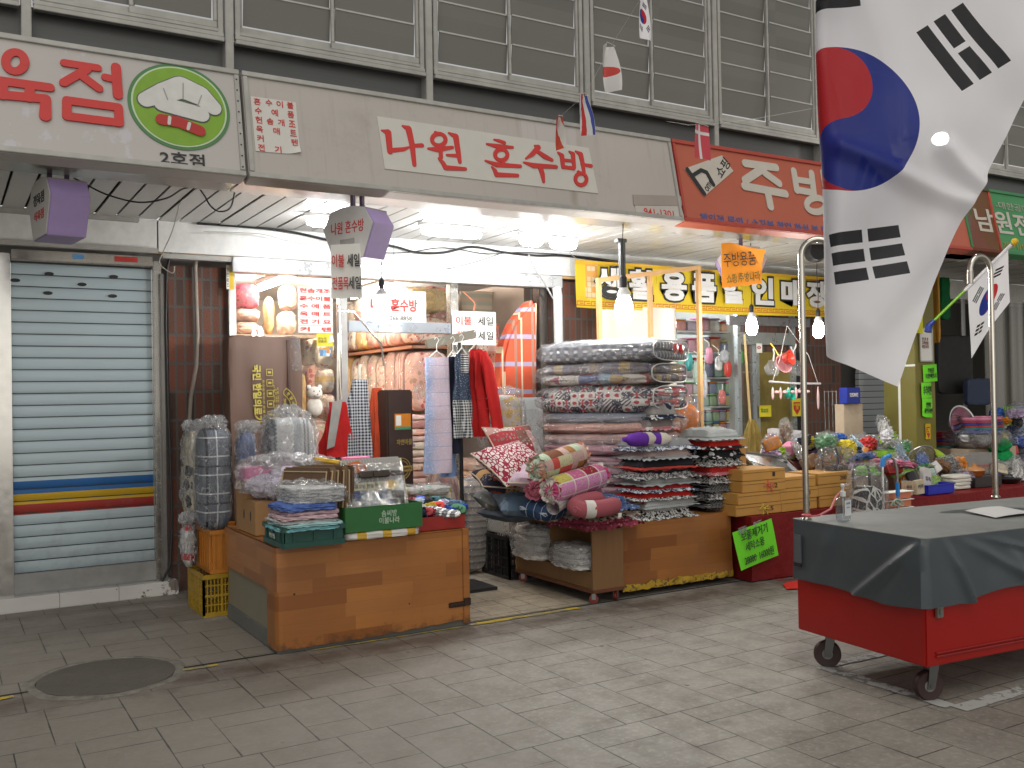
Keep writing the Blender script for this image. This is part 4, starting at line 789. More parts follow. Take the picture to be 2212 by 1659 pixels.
# more stock filling the shop
for k, (xl, xr, yt, yb2, Y, d) in enumerate(((596, 646, 612, 668, 9.05, .3), (650, 700, 640, 722, 9.3, .3), (566, 596, 640, 721, 9.3, .2), (640, 690, 722, 790, 9.2, .3), (590, 640, 730, 800, 9.2, .3), (672, 730, 850, 905, 8.8, .35))):
    px_bundle('%s quilt bundle pressed among others behind the left shop window' % colw[(k * 5 + 3) % 8], xl, xr, yt, yb2, Y, d, FL[(k * 5 + 3) % 8], 70 + k)
for k in range(8):
    bundle('%s quilt bundle crammed under the shop ceiling above the rack, %s from the doorway' % (colw[(k * 3 + 5) % 8], ORD[k]), (4.27, 8.85 + k * .27, zs + .34), .42, .27, .24 + .04 * (k % 2), FL[(k * 3 + 5) % 8], 80 + k)
for k in range(6):
    bundle('%s quilt roll standing at the back wall of the shop, %s from the left' % (colw[(k * 5 + 2) % 8], ORD[k]), (2.55 + k * .26, 11.0, .05), .25, .3, 1.0 + .12 * (k % 3), FL[(k * 5 + 2) % 8], 90 + k); bundle('%s quilt laid on the back rolls, %s from the left' % (colw[(k * 3 + 2) % 8], ORD[k]), (2.55 + k * .26, 11.05, 1.36), .25, .3, .5 + .1 * (k % 2), FL[(k * 3 + 1) % 8], 100 + k)
for c_, (x_, y_) in enumerate(((4.75, 8.75), (5.0, 8.4), (4.62, 8.32))):
    z = .03
    for k in range(9):
        hh = .085 + .015 * ((k + c_) % 3); bundle('%s folded blanket, %s from the floor in the %s' % (colw[(k * 3 + c_ * 2) % 8], ORD[k], ('pile under the patchwork quilt', 'pile behind the foam mattress', 'pile just inside the doorway')[c_]), (x_ + .015 * math.sin(k * 2), y_, z), .36, .34, hh, FL[(k * 3 + c_ * 2) % 8] if k % 2 else cloth(((.45, .40, .36), (.30, .32, .36), (.52, .40, .34))[k % 3]), 120 + k + c_ * 9, 'folded_blanket', 'folded blankets inside the doorway', 5, k % 3 == 0, 'blanket'); z += hh * .97
for k, (px_, py_, w_, h_, lb) in enumerate(((955, 1040, .26, .30, 'clear bag of beige cloth low in the shop entrance'), (1030, 1062, .24, .2, 'clear bag of striped cloth beside the garment stand'), (985, 1075, .24, .2, 'clear bag of brown cloth at the foot of the garment stand'))):
    p = P(px_, py_, 7.3); t = thing('cloth_bag', lb, 'bag', (p.x, 7.3 + .1 * k, .012)); mb = MB(); mb.soft(w_, .24, p.z + h_ * .5, 3, 9, .03, 3, k); mb.build('cloth_body', FL[(k * 2 + 3) % 8] if k != 1 else pat_stripe([(.4, .36, .3), (.2, .2, .22), (.5, .45, .4)], .06, 2), t); mb = MB(); mb.soft(w_ * 1.12, .28, p.z + h_ * .55, 2.8, 10, .04, 4, k); mb.build('plastic_bag', film(.08, .1, 9, .4), t)

# ================================================================== left counter
m = Mat('wood_laminate'); x = m.xyz(); ax = x[0] + x[1] * 1.0; Z = x[2]
def laminate(name, tone=1.0, rot=False, dark=1.0):
    m = Mat(name); x = m.xyz(); A = x[0] + x[1] * .97; B = x[2]
    row = (B / .0875).floor(); L = A / .46 + m.hash(m.vec(row, 3, 1)) * 7; cell = m.vec(L.floor(), row, 2); h = m.hash(cell); h2 = m.hash(m.scale(cell, 1.9))
    gr = m.noise(1, 5, .65, m.scale(m.co(), (3, 3, 46)), .6); big = m.noise(1.6, 4)
    c = m.mix(h, tuple(q * dark for q in (.225, .072, .014)), tuple(q * dark for q in (.46, .185, .042))); c = m.mix(h2 * .45, c, tuple(q * dark for q in (.47, .205, .062))); c = m.mix(gr * .5, c, tuple(q * dark for q in (.20, .075, .024))); c = m.mix(m.ramp(big, [(.4, (0, 0, 0)), (.7, (.4, .4, .4))]), c, tuple(q * dark for q in (.23, .085, .028)))
    e = ((B / .0875).fract().lt(.018)).mx(L.fract().lt(.005)); c = m.mix(e * .35, c, (.08, .03, .01))
    d, _ = m.vor(5.5); c = m.mix(d.lt(.045), c, (.03, .02, .015)); st = m.noise(6, 5, .7); c = m.mix(m.ramp(st, [(.66, (0, 0, 0)), (.74, (.35, .35, .35))]), c, (.06, .03, .015))
    low = m.ramp(m.noise(15, 5, .7) + (B * -3), [(.28, (0, 0, 0)), (.5, (.7, .7, .7))]); c = m.mix(low, c, (.045, .03, .02))
    return m.bsdf(c, .36, 0, m.bump(gr * .3 + big * 1.2, .12, .01))
LAM = laminate('wood_laminate'); LAM2 = laminate('golden_laminate', dark=.86)
TZ = .645
cl = thing('display_counter', 'wood laminate counter with a rusty latch, left of the shop entrance', 'counter', (2.40, 6.33, 0))
cw, cdp = 1.33, 1.20
mb = MB(); mb.box((0, 0, .02 + TZ / 2), (cw - .03, cdp - .04, TZ - .05)); mb.build('core', plain((.22, .20, .145), .6, 0, .12, .03, 8), cl, bevel=.01)
mb = MB(); mb.box((-.0, .0, .055), (cw - .016, cdp - .02, .11)); mb.build('plinth', plain((.13, .13, .12), .8), cl, bevel=.006)
def lam_sheet(u, v):                            # one sheet wrapped round the front left corner, cut back low on the side
    z = .022 + (TZ - .022) * v; s = u * (cw - .075 + cdp - .02); side = cdp - .02
    if s < side:
        if z < .40: s = max(s, side - .17)
        y = cdp / 2 - .01 - s; return (-cw / 2 + .035 * max(0, 1 - (s if s > .0 else 0)) * 0 - .0, y, z)
    return (-cw / 2 + (s - side), -cdp / 2 + .0, z)
def lam_pt(s, z):
    side = cdp - .03; r = .03
    if s < side: return (-cw / 2, cdp / 2 - .01 - s, z)
    q = s - side
    if q < r * 1.57: an = q / r; return (-cw / 2 + r - r * math.cos(an), -cdp / 2 + .02 - r * math.sin(an) + .0, z)
    return (-cw / 2 + r + q - r * 1.57, -cdp / 2 - .01, z)
mb = MB(); S0 = cdp - .03; S1 = S0 + cw - .045
wob = lambda q: .006 * noise.noise(Vector((q * 7, 2, 1)))
mb.sheet(lambda u, v: lam_pt(S0 - .16 + (S1 - S0 + .16) * u, .025 + (max(0, u - .55) * .05 + wob(u * 3)) * (1 - v) + (.375 - .025) * v), 60, 6, .006)
mb.sheet(lambda u, v: lam_pt(S1 * u, .3755 + (TZ - .3755) * v), 70, 6, .006); mb.build('laminate_sheet', LAM, cl)
mb = MB(); mb.box((0, .0, TZ + .002), (cw - .03, cdp - .02, .012)); mb.build('counter_top', LAM, cl, bevel=.004)
mb = MB(); mb.box((cw / 2 - .03, -cdp / 2 + .02, TZ / 2 + .015), (.052, .06, TZ - .01)); mb.build('end_post', LAM, cl, bevel=.004)
RUST = plain((.05, .03, .022), .6, .5, .4)
mb = MB(); mb.box((cw / 2 - .105, -cdp / 2 - .018, .155), (.13, .006, .035)); mb.box((cw / 2 - .03, -cdp / 2 - .018, .165), (.05, .014, .05)); mb.tube([(cw / 2 - .16, -cdp / 2 - .02, .155), (cw / 2 - .06, -cdp / 2 - .024, .16)], .007, 6); mb.build('latch', RUST, cl, bevel=.003)
# crates
def crate(label, loc, w, d, h, mat, rz=0, ribs=7, solid=False, grp=None, lip=.018):
    t = thing('plastic_crate', label, 'crate', loc, rz, grp); mb = MB(); th = .006
    mb.box((0, 0, .008), (w - .01, d - .01, .012))
    for sx, L in ((0, w), (1, d)):
        for sg in (-1, 1):
            o = (sg * (d if sx == 0 else w) / 2)
            def put(a, z, la, lz, tt=th, oo=0):
                c = (a, o + oo * sg, z) if sx == 0 else (o + oo * sg, a, z); s = (la, tt, lz) if sx == 0 else (tt, la, lz); mb.box(c, s)
            put(0, h - .015, L + .016, .03, .018); put(0, .016, L, .032, .012)
            if solid: put(0, h / 2, L - .02, h - .03, .004, -.004); [put(-L / 2 + L * (k + .5) / ribs, h / 2, .012, h - .05, .014) for k in range(ribs)]
            else:
                put(0, h * .5, L, .016, .01); put(0, h * .28, L, .010, .008); put(0, h * .74, L, .010, .008)
                n = int(L / .024)
                for k in range(n + 1):
                    big = k % 5 == 0; put(-L / 2 + L * k / n, h / 2, .016 if big else .008, h - .03, .016 if big else .007)
    mb.build('crate_shell', mat, t); return t
YELC = plain((.38, .235, .015), .45, 0, .3, .05, 9); ORGC = plain((.46, .17, .02), .45, 0, .25, .05, 9); DGREEN = plain((.01, .065, .05), .4, 0, .15, .04)
yc = P(447, 1345, 6.98); crate('yellow slotted plastic crate on the ground under the orange crate', (1.60 + .165, 7.24, 0), .33, .46, .30, YELC)
crate('orange ribbed plastic crate on top of the yellow crate', (1.66 + .15, 7.25, .302), .30, .44, .31, ORGC, 0, 6, True)
# ---- bagged bedding left of the counter
def bagged(label, xl, xr, yt, ybm, Y, d, mat, k, p=3.2, knot=True, milky=.14, name='bagged_quilt', cat='quilt', z0=None, amp=.014, grp=None, sc=9, zgrow=.05):
    x0, x1, a0, a1 = span(xl, xr, yt, ybm, Y, d); z0 = a0 if z0 is None else z0; w, h = x1 - x0, a1 - z0
    t = thing(name, label, cat, ((x0 + x1) / 2, Y + d / 2, z0), 0, grp); mb = MB(); mb.soft(w * .9, d * .88, h * .92, p, 14, amp, 2.6, k); mb.build('quilt', mat, t)
    mb = MB(); mb.soft(w, d, h * .99, p * .85, 18, amp * 2.2, 5, k + 5)
    if knot:
        for q in range(5): an = q * 1.256 + k; mb.soft(.10, .05, .10, 2.2, 5, .016, 4, q + k, mx=Matrix.Translation((.05 * math.cos(an) - w * .1, .05 * math.sin(an), h * .93)) @ Euler((.6 * math.sin(an), .8 * math.cos(an), an)).to_matrix().to_4x4())
    mb.build('plastic_bag', film(milky, .12, sc, .3), t); return t
bagged('clear bag of cartoon printed cushion cloth at the foot of the brick pier', 386, 445, 915, 1130, 7.5, .3, pat_floral((.50, .46, .36), [(.025, .025, .03), (.30, .06, .05), (.6, .55, .4), (.06, .06, .07)], 9, .46, .9), 1, milky=.16)
bagged('tall bagged quilt roll with white window check on dark grey, standing on the orange crate', 412, 508, 905, 1140, 7.05, .34, pat_window((.13, .155, .20), (.72, .73, .76), .135, .075, (0, 2), (.015, .02, .035)), 2, p=4.5, z0=.60, milky=.12)
bagged('small bagged blue and navy bundle between the checked roll and the zigzag quilt', 503, 560, 925, 1040, 6.98, .22, (lambda m: fabric(m, m.mix(m.xyz()[2].gt(.16), (.025, .028, .04), (.16, .20, .36))))(Mat('two_blues')), 3)
def zig():
    m = Mat('zigzag_trim'); x = m.xyz(warp(m, .006, 9)); X = x[0] + x[1] * -.15; zz = ((x[2] / .028).fract() - .5).abs() * .024
    c = m.mix(m.noise(3, 3), (.20, .225, .25), (.27, .29, .31)); c = m.mix(((X + zz).gt(-.10)) * ((X + zz).lt(.02)), c, (.55, .56, .57)); c = m.mix(((X + zz).gt(.02)) * ((X + zz).lt(.075)), c, (.34, .37, .40)); c = m.mix(((X + zz).gt(.075)) * ((X + zz).lt(.155)), c, (.52, .53, .54))
    for o in (-.145, -.115, .10, .125, .165, .185): c = m.mix((X + zz - o).abs().lt(.005), c, (.62, .63, .64) if o > .16 else (.10, .12, .14))
    return fabric(m, c)
bagged('large bagged grey quilt with white zigzag trim at the back of the left counter', 553, 697, 882, 1045, 6.55, .36, zig(), 4, p=5, z0=TZ + .01, milky=.10)
bagged('white plastic bag with red print hanging beside the orange crate', 385, 428, 1122, 1228, 7.3, .2, pat_stripe([(.5, .5, .5), (.45, .05, .05), (.5, .5, .5), (.5, .48, .46)], .22, 2), 6, p=2.4, milky=.25, name='plastic_sack', cat='bag')
# ---- brown case of a folded mat leaning in the window
bq = thing('mat_case', 'big brown fabric case with yellow lettering leaning against the shop window', 'mat case', (0, 0, 0)); a = P(500, 900, 7.55); b_ = P(660, 725, 7.55)
bw_ = b_.x - a.x; bq.location = ((a.x + b_.x) / 2, 7.62, .03); bq.rotation_euler = (R(-3), 0, R(4)); bh_ = P(570, 720, 7.62).z - .05
BRN = plain((.125, .068, .048), .55, 0, .12, .1, 5); BRND = plain((.065, .030, .022), .5)
mb = MB(); mb.soft(bw_, .17, bh_, 40, 18, .016, 3, 2); mb.build('case_body', BRN, bq, smooth=True)
mb = MB(); mb.box((bw_ * .31, -.088, bh_ / 2), (.02, .012, bh_ * .97)); mb.tube([(bw_ * .30, -.09, bh_ * .62), (bw_ * .36, -.13, bh_ * .60), (bw_ * .36, -.13, bh_ * .5), (bw_ * .30, -.09, bh_ * .48)], .012, 8); mb.build('strap', BRND, bq)
mb = MB(); mb.box((bw_ * .42, -.087, bh_ * .93), (bw_ * .13, .004, .28)); mb.build('clear_window', film(.1, .1, 12, .5), bq)
YINK = plain((.55, .46, .07), .5, 0, .06, 0); RV = (R(90), R(90), 0)
text('국민 한일의료기', .46, .072, YINK, bq, (-bw_ * .14, -.098, bh_ * .77), rot=RV, bold=.03); text('회전원적외선 온열 매트', .34, .018, YINK, bq, (-bw_ * .055, -.098, bh_ * .74), rot=RV)
for k in range(5):
    mb = MB()
    for (dx, dz, sx, sz) in ((0, .026, .05, .004), (0, -.026, .05, .004), (.025, 0, .004, .05), (-.025, 0, .004, .05), (0, .0, .026, .016)): mb.box((bw_ * .035 + dx, -.097, bh_ * .77 + .17 - k * .085 + dz), (sx, .002, sz))
    mb.build('printed_icon', YINK, bq)
for k, s_ in enumerate((.3, .24, .26)): text('온돌 매트 사용 설명', s_, .012, YINK, bq, (bw_ * (.09 + .025 * k), -.098, bh_ * .73), rot=RV)
mb = MB()
def arc_pt(an, r): return (bw_ * .13 + r * math.cos(an), -.097, bh_ * .71 + r * math.sin(an) * 1.1)
for r0 in (.115, .165): mb.tube([arc_pt(R(-62 + 124 * k / 20), r0) for k in range(21)], .003, 4)
for sg in (-1, 1): mb.tube([arc_pt(R(62 * sg), .115), arc_pt(R(66 * sg), .14), arc_pt(R(62 * sg), .165)], .003, 4)
mb.build('printed_arch', YINK, bq)
for k, ch in enumerate('의료기회사일한'): an = R(-48 + 16 * k); p = arc_pt(an, .14); text(ch, .024, .028, YINK, bq, (p[0], -.098, p[2]), rot=(R(90), R(90) - an, 0), bold=.02)
text('DAEJANG YTN', .15, .026, YINK, bq, (bw_ * .13 + .06, -.098, bh_ * .71), rot=RV)
# ---- on the left counter
zt = TZ + .012
def onc(px, py, z=zt): return G(px, py, z)
o = onc(530, 1145); t = thing('cardboard_box', 'plain cardboard box at the left back of the counter under the lilac bag', 'box', (1.93, 6.45, zt)); mb = MB(); mb.box((0, 0, .11), (.34, .42, .22)); mb.build('box_body', CARD, t, bevel=.004)
mb = MB()
for yy in (-.10, .06): mb.prism([(yy + .012 * math.cos(k * .7854), .12 + .032 * math.sin(k * .7854)) for k in range(8)], -.173, -.171, Matrix.Rotation(R(90), 4, 'Z') @ Matrix.Rotation(0, 4, 'X'))
mb.build('hand_hole', DARK, t, loc=(-.343, 0, 0))
gc = onc(614, 1187); gc_w = P(745, 1170, gc.y).x - gc.x
crate('dark green shallow crate under a pile of folded towels on the left counter', (gc.x + gc_w / 2, gc.y + .21, zt), gc_w, .40, .125, DGREEN, 0, 3, True); text('베스트식품', .11, .03, plain((.5, .55, .5), .5), [q for q in C.objects if q.name.startswith('plastic_crate') and q.type == 'EMPTY'][-1], (-gc_w / 2 - .009, -.0, .06), rot=(R(90), 0, R(-90)))
TW = [('cyan', (.22, .50, .54), .028), ('pale cyan', (.34, .55, .56), .024), ('white', (.52, .53, .53), .022), ('pink', (.56, .40, .43), .03), ('dusty pink', (.50, .36, .40), .024), ('blue', (.10, .17, .45), .045)]
z = zt + .105; tx, ty = gc.x + gc_w / 2 + .0, gc.y + .2
for k, (nm, c_, hh) in enumerate(TW):
    t = thing('folded_towel', '%s folded towel in the pile on the dark green crate, %s from the bottom' % (nm, ORD[k]), 'towel', (tx + .008 * math.sin(k * 2) - .01, ty + .008 * math.cos(k * 3) - .01, z), R(3 * math.sin(k * 1.7)), 'folded towels on the dark green crate')
    mb = MB(); mb.soft(gc_w * (1.03 - .02 * k), .44 - .012 * k, hh, 5, 12, .012 + .006 * (k == 5), 5, k, sag=.02); mb.build('cloth_body', cloth(c_, .12, 14), t); z += hh * .9
t = thing('bagged_towels', 'stack of white towels in a shiny clear bag on top of the towel pile', 'towel', (tx + .05, ty + .02, z - .01), R(6)); mb = MB(); TT = cloth((.72, .73, .74), .08)
for k in range(5): mb.soft(gc_w * .92, .38, .026, 4, 12, .010, 6, k + 3, c=(.0, .0, k * .019))
mb.build('towels', TT, t); mb = MB(); mb.soft(gc_w * 1.02, .46, .135, 2.8, 16, .03, 4, 3); mb.build('plastic_bag', film(.18, .1, 10, .5), t)
t = thing('bagged_plush', 'clear bag of pale lilac fluffy cloth on the cardboard box', 'bag', (2.02, 6.38, zt + .222), R(-20)); mb = MB(); LIL = cloth((.62, .56, .68), .1, 20)
for q, (dx, dy, dz, s_) in enumerate(((-.14, 0, 0, .2), (0, .05, .02, .24), (.13, -.02, 0, .2), (-.05, -.08, .0, .18), (.22, -.1, -.02, .16), (.06, -.1, .06, .16), (-.2, .05, .03, .14))): mb.soft(s_ * 1.1, s_, s_ * .8, 2.2, 9, .022, 5, q, c=(dx, dy, dz))
mb.build('cloth_body', LIL, t); mb = MB(); mb.soft(.68, .50, .30, 2.4, 18, .05, 4, 8); mb.soft(.16, .1, .10, 2, 6, .02, 5, 2, c=(-.1, 0, .2)); mb.build('plastic_bag', film(.16, .1, 9, .5), t)
t = thing('pink_box', 'flat bright pink box behind the lilac bag', 'box', (P(566, 1030, 6.75).x, 6.62, P(566, 1036, 6.6).z)); mb = MB(); mb.box((0, 0, .045), (.36, .2, .09)); mb.build('box_body', plain((.66, .13, .34), .5, 0, .06), t, bevel=.004); bp_ = t.location.z
t = thing('box_stand', 'plain cardboard box carrying the flat pink box', 'box', (P(566, 1030, 6.75).x, 6.62, zt)); mb = MB(); mb.box((0, 0, (bp_ - zt) / 2), (.38, .22, bp_ - zt - .004)); mb.build('box_body', CARD, t, bevel=.004)
t = thing('white_tub', 'white plastic tub between the lilac bag and the brown packs', 'tub', (P(643, 1070, 6.45).x, 6.45, zt)); hh = P(643, 1026, 6.5).z - zt; mb = MB(); mb.lathe([(.085, 0), (.10, hh), (.105, hh), (.105, hh - .012)], 24, sx=1.05); mb.lathe([(.09, hh - .001), (0, hh - .03)], 20); mb.build('tub_body', plain((.56, .54, .49), .4), t); mb = MB(); mb.soft(.16, .16, .08, 2.2, 7, .02, 4, 2, c=(0, 0, hh - .03)); mb.build('plastic_bag', film(.2, .1, 12, .4), t)
# green box with electric blanket packs, striped pack underneath
g0 = onc(748, 1172); gw = P(914, 1150, g0.y).x - g0.x; ST_ = Mat('yellow_white_stripe'); xx = ST_.xyz(); STM = ST_.bsdf(ST_.mix((xx[0] / .17 + .1).fract().lt(.36), (.56, .55, .52), (.50, .30, .03)), .4)
t = thing('striped_pack', 'flat white pack with yellow stripes under the green box', 'pack', (g0.x + gw / 2, g0.y + .17, zt)); mb = MB(); mb.soft(gw * .99, .34, .055, 6, 12, .006, 4, 1); mb.build('pack_body', STM, t)
t = thing('green_box', 'open dark green cardboard box holding electric blanket packs on the left counter', 'box', (g0.x + gw / 2, g0.y + .19, zt + .056)); GRB = plain((.02, .125, .03), .45, 0, .12); bh2 = .155
mb = MB(); mb.box((0, 0, .004), (gw, .36, .008)); mb.box((0, -.18, bh2 / 2), (gw, .006, bh2)); mb.box((0, .18, bh2 / 2), (gw, .006, bh2)); mb.box((-gw / 2, 0, bh2 / 2), (.006, .354, bh2)); mb.box((gw / 2, 0, bh2 / 2), (.006, .354, bh2)); mb.build('box_body', GRB, t)
text('솜씨방\n이불나라', .14, .085, plain((.5, .6, .5), .5), t, (gw * .06, -.1845, bh2 * .52)); gb = t; pz = zt + .056 + .01
def pack(label, loc, w, h, d, tilt, rz, mats, front=True):
    t = thing('blanket_pack', label, 'pack', loc, 0, 'electric blanket packs in the green box', rot=(R(tilt), 0, R(rz))); mb = MB(); mb.box((0, 0, h / 2), (w, d, h)); mb.build('pack_body', mats, t, bevel=.012); return t
PKB = Mat('pale_stripe_pack'); q_ = PKB.xyz(); PKM = PKB.bsdf(PKB.mix((q_[0] / .021).fract().lt(.5), (.30, .29, .27), (.42, .41, .39)), .4)
pw = gw * .82; pt = pack('front electric blanket pack with a bedroom picture and brown ribbon', (g0.x + gw * .50, g0.y + .09, pz), pw, .45, .05, -17, 4, PKM)
mb = MB(); mb.box((.02, -.028, .15), (pw * .84, .003, .26)); o = mb.build('picture_card', pat_patch([(.22, .27, .33), (.40, .43, .46), (.30, .34, .38), (.14, .17, .22), (.5, .5, .5), (.09, .12, .26)], .05, None, (0, 2), .2), pt)
mb = MB(); mb.prism([(-.12, .06), (.0, .11), (.10, .075), (-.03, .02)], -.032, -.030); o2 = mb.build('printed_bed', plain((.07, .10, .28), .5), pt); mb = MB(); mb.prism([(-.09, .075), (-.0, .11), (.03, .135), (-.07, .105)], -.034, -.0325); mb.build('printed_pillow', plain((.5, .5, .52), .5), pt)
mb = MB(); mb.box((.0, -.0315, .262), (pw * .8, .002, .05)); mb.build('title_strip', plain((.60, .57, .40), .5), pt); text('글로벌 한일 전기요', pw * .5, .026, BLKINK, pt, (-.04, -.0335, .262))
mb = MB(); mb.lathe([(0, 0), (.035, 0.001)], 20, mx=Matrix.Translation((.11, -.036, .262)) @ Matrix.Rotation(R(90), 4, 'X')); mb.build('gold_seal', plain((.55, .36, .05), .4), pt)
mb = MB(); mb.box((pw * .34, -.0315, .12), (pw * .2, .002, .2)); mb.build('info_panel', plain((.05, .035, .03), .5), pt)
mb = MB(); mb.box((0, -.034, .335), (pw * 1.01, .012, .03)); [mb.soft(.12, .02, .05, 3, 5, c=(q, -.045, .31)) for q in (-.055, .055)]; mb.box((0, -.045, .335), (.03, .03, .04)); mb.build('ribbon', plain((.045, .03, .022), .5), pt)
mb = MB(); mb.prism([(-.12 + .07 * math.cos(k * .449) * (1 + .15 * (k % 2)), .375 + .05 * math.sin(k * .449) * (1 + .15 * (k % 2))) for k in range(14)], -.0335, -.0315); mb.build('orange_flower', plain((.60, .14, .03), .5), pt)
mb = MB(); mb.tube([(-pw / 2, -.02, .0), (-pw / 2, -.02, .43), (pw / 2, -.02, .43), (pw / 2, -.02, .0)], .007, 6); mb.build('piping', plain((.55, .50, .38), .5), pt)
mb = MB(); mb.box((0, -.040, .21), (pw * .98, .003, .40)); mb.build('clear_cover', film(.012, .06, 5, .3), pt)
PB = plain((.10, .055, .028), .5, 0, .2); PB2 = plain((.20, .13, .075), .6)
for k in range(5):
    t = pack('brown edged blanket pack standing in the green box, %s from the left end' % ORD[k], (g0.x - .22 + k * .055, g0.y + .20 + .012 * k, pz + .05), .34, .35, .045, -14 + 3 * k, -52 - 2 * k, PB if k % 2 == 0 else PB2); mb = MB(); mb.tube([(-.16, -.026, .02), (-.16, -.026, .32), (.16, -.026, .32), (.16, -.026, .02)], .006, 6); mb.build('piping', plain((.42, .31, .18), .5), t)
t = thing('yellow_pack', 'yellow and black packet lying on the brown packs', 'pack', (P(715, 1004, 6.2).x, 6.2, P(715, 1004, 6.2).z), rot=(R(-12), R(10), R(-20))); mb = MB(); mb.soft(.24, .13, .03, 9, 7, .006, 4, 3); mb.build('pack_body', plain((.62, .36, .01), .4), t); text('Home', .1, .035, BLKINK, t, (.02, -.055, .02), rot=(R(70), 0, 0), bold=.03)
t = thing('pink_packet', 'small bright pink packet behind the front blanket pack', 'pack', (P(763, 990, 6.3).x, 6.25, P(763, 996, 6.25).z), R(-12)); mb = MB(); mb.soft(.2, .08, .03, 5, 6, .006, 4, 5); mb.build('pack_body', plain((.75, .14, .34), .4), t)
# red tray of socks
r0 = onc(905, 1147); rt = thing('sock_tray', 'shallow red plastic tray heaped with socks at the right end of the counter', 'tray', (2.87, 5.98, zt)); RT = plain((.30, .02, .015), .4)
mb = MB(); mb.box((0, 0, .006), (.34, .42, .01)); [mb.box(c, s) for c, s in (((0, -.21, .045), (.37, .012, .09)), ((0, .21, .045), (.37, .012, .09)), ((-.18, 0, .045), (.012, .43, .09)), ((.18, 0, .045), (.012, .43, .09)))]; mb.build('tray_body', RT, rt, bevel=.003)
SK = [('navy with a red stripe', (.02, .025, .06)), ('black', (.012, .012, .015)), ('red and navy striped', (.25, .02, .03)), ('grey marled', (.25, .25, .27)), ('bright blue', (.02, .06, .26)), ('green printed', (.05, .16, .09)), ('dark plaid', (.06, .06, .08)), ('white toed', (.40, .40, .41)), ('yellow heeled', (.40, .30, .03)), ('lilac', (.32, .26, .42)), ('red', (.5, .04, .03)), ('denim blue', (.10, .16, .26)), ('wine', (.16, .02, .05)), ('pale blue checked', (.3, .4, .55)), ('charcoal', (.03, .03, .035)), ('royal blue', (.02, .04, .25)), ('orange cuffed', (.5, .12, .02)), ('dark teal', (.02, .09, .1))]
for k, (nm, c_) in enumerate(SK):
    r3 = random.Random(k); i = k % 6; j = k // 6
    t = thing('sock_pair', '%s folded socks in the red tray heap' % nm, 'socks', (2.87 - .17 + .068 * i + r3.uniform(-.015, .015), 5.83 + .13 * j + r3.uniform(-.02, .02), zt + .075 + .014 * j + r3.uniform(0, .02)), 0, 'socks heaped in the red tray', rot=(r3.uniform(-.25, .25), r3.uniform(-.3, .3), r3.uniform(-1.2, 1.2)))
    mb = MB(); mb.soft(.20, .10, .055, 2.6, 8, .02, 4, k); mb.soft(.09, .085, .05, 2.2, 6, .012, 4, k, c=(.10, .02, 0))
    if k % 3 == 0: mm = pat_stripe([c_, c_, tuple(min(1, q * 4 + .08) for q in c_)], .05, 0)
    elif k in (6, 13): mm = pat_window(c_, (.4, .4, .42), .025, .14, (0, 1))
    else: mm = cloth(c_, .2)
    mb.build('sock_body', mm, t); mb = MB(); mb.soft(.035, .102, .058, 3, 6, .004, 4, k, c=(-.075, 0, 0)); mb.build('cuff', cloth(tuple(min(1, q * 2 + .05) for q in c_)), t)
t = thing('clear_sock_pack', 'clear packet of white and yellow socks behind the sock tray', 'pack', (P(925, 1065, 6.4).x, 6.42, P(925, 1068, 6.42).z)); mb = MB(); mb.soft(.36, .2, .06, 4, 10, .014, 4, 3); mb.build('socks', pat_floral((.6, .6, .58), [(.15, .4, .3), (.6, .5, .05), (.3, .3, .32)], 16, .4, .6), t); mb = MB(); mb.soft(.4, .23, .08, 3, 10, .02, 4, 3); mb.build('plastic_bag', film(.1, .1, 12, .4), t); cz = t.location.z
t = thing('box_stand', 'pale box carrying the clear sock packet', 'box', (P(925, 1065, 6.4).x - .02, 6.46, zt)); mb = MB(); mb.box((0, 0, max(.02, (cz - zt) / 2)), (.3, .2, max(.04, cz - zt - .003))); mb.build('box_body', plain((.5, .42, .3), .7), t, bevel=.004)

# ================================================================== hanging clothes
def drape(w0, w1, d0, d1, h, folds=5, amp=.012, seed=0, mx=None, sway=0):   # a closed hanging cloth, open below
    def fn(u, v):
        an = 2 * math.pi * u; k = 1 - v; w = w0 + (w1 - w0) * k; d = d0 + (d1 - d0) * k; r = 1 + amp / max(w, .05) * 6 * k * math.sin(folds * an + seed + 1.3 * math.sin(3 * k + seed))
        sq = lambda q: math.copysign(abs(q) ** .6, q)
        return (w / 2 * sq(math.cos(an)) * r + sway * k + .01 * noise.noise(Vector((u * 5, v * 4, seed))), d / 2 * sq(math.sin(an)) * r + .008 * noise.noise(Vector((v * 5, u * 6, seed + 3))), h * v)
    return fn
def hang(label, xl, xr, yt, ybm, Y, mat, k, d=.08, taper=.75, cat='apron', name='hanging_apron', folds=5, rz=0, sway=0, grp=None, amp=.012):
    a = P(xl, ybm, Y); b = P(xr, ybm, Y); top = P((xl + xr) / 2, yt, Y); w = b.x - a.x; h = top.z - a.z
    t = thing(name, label, cat, ((a.x + b.x) / 2, Y, a.z), rz, grp); mb = MB(); mb.grid(drape(w * taper, w, d * .5, d, h, folds, amp, k, None, sway), 64, 26); mb.grid(lambda u, v: (w * taper * (u - .5) * .96, d * .4 * (v - .5), h), 4, 2); mb.build('cloth_body', mat, t); return t, w, h
REDC = cloth((.42, .018, .018), .1); ap, w, h = hang('bright red apron with a grey lining hanging in front of the window post', 700, 762, 868, 988, 6.9, REDC, 1, .06, .55, sway=-.03, folds=3, amp=.02)
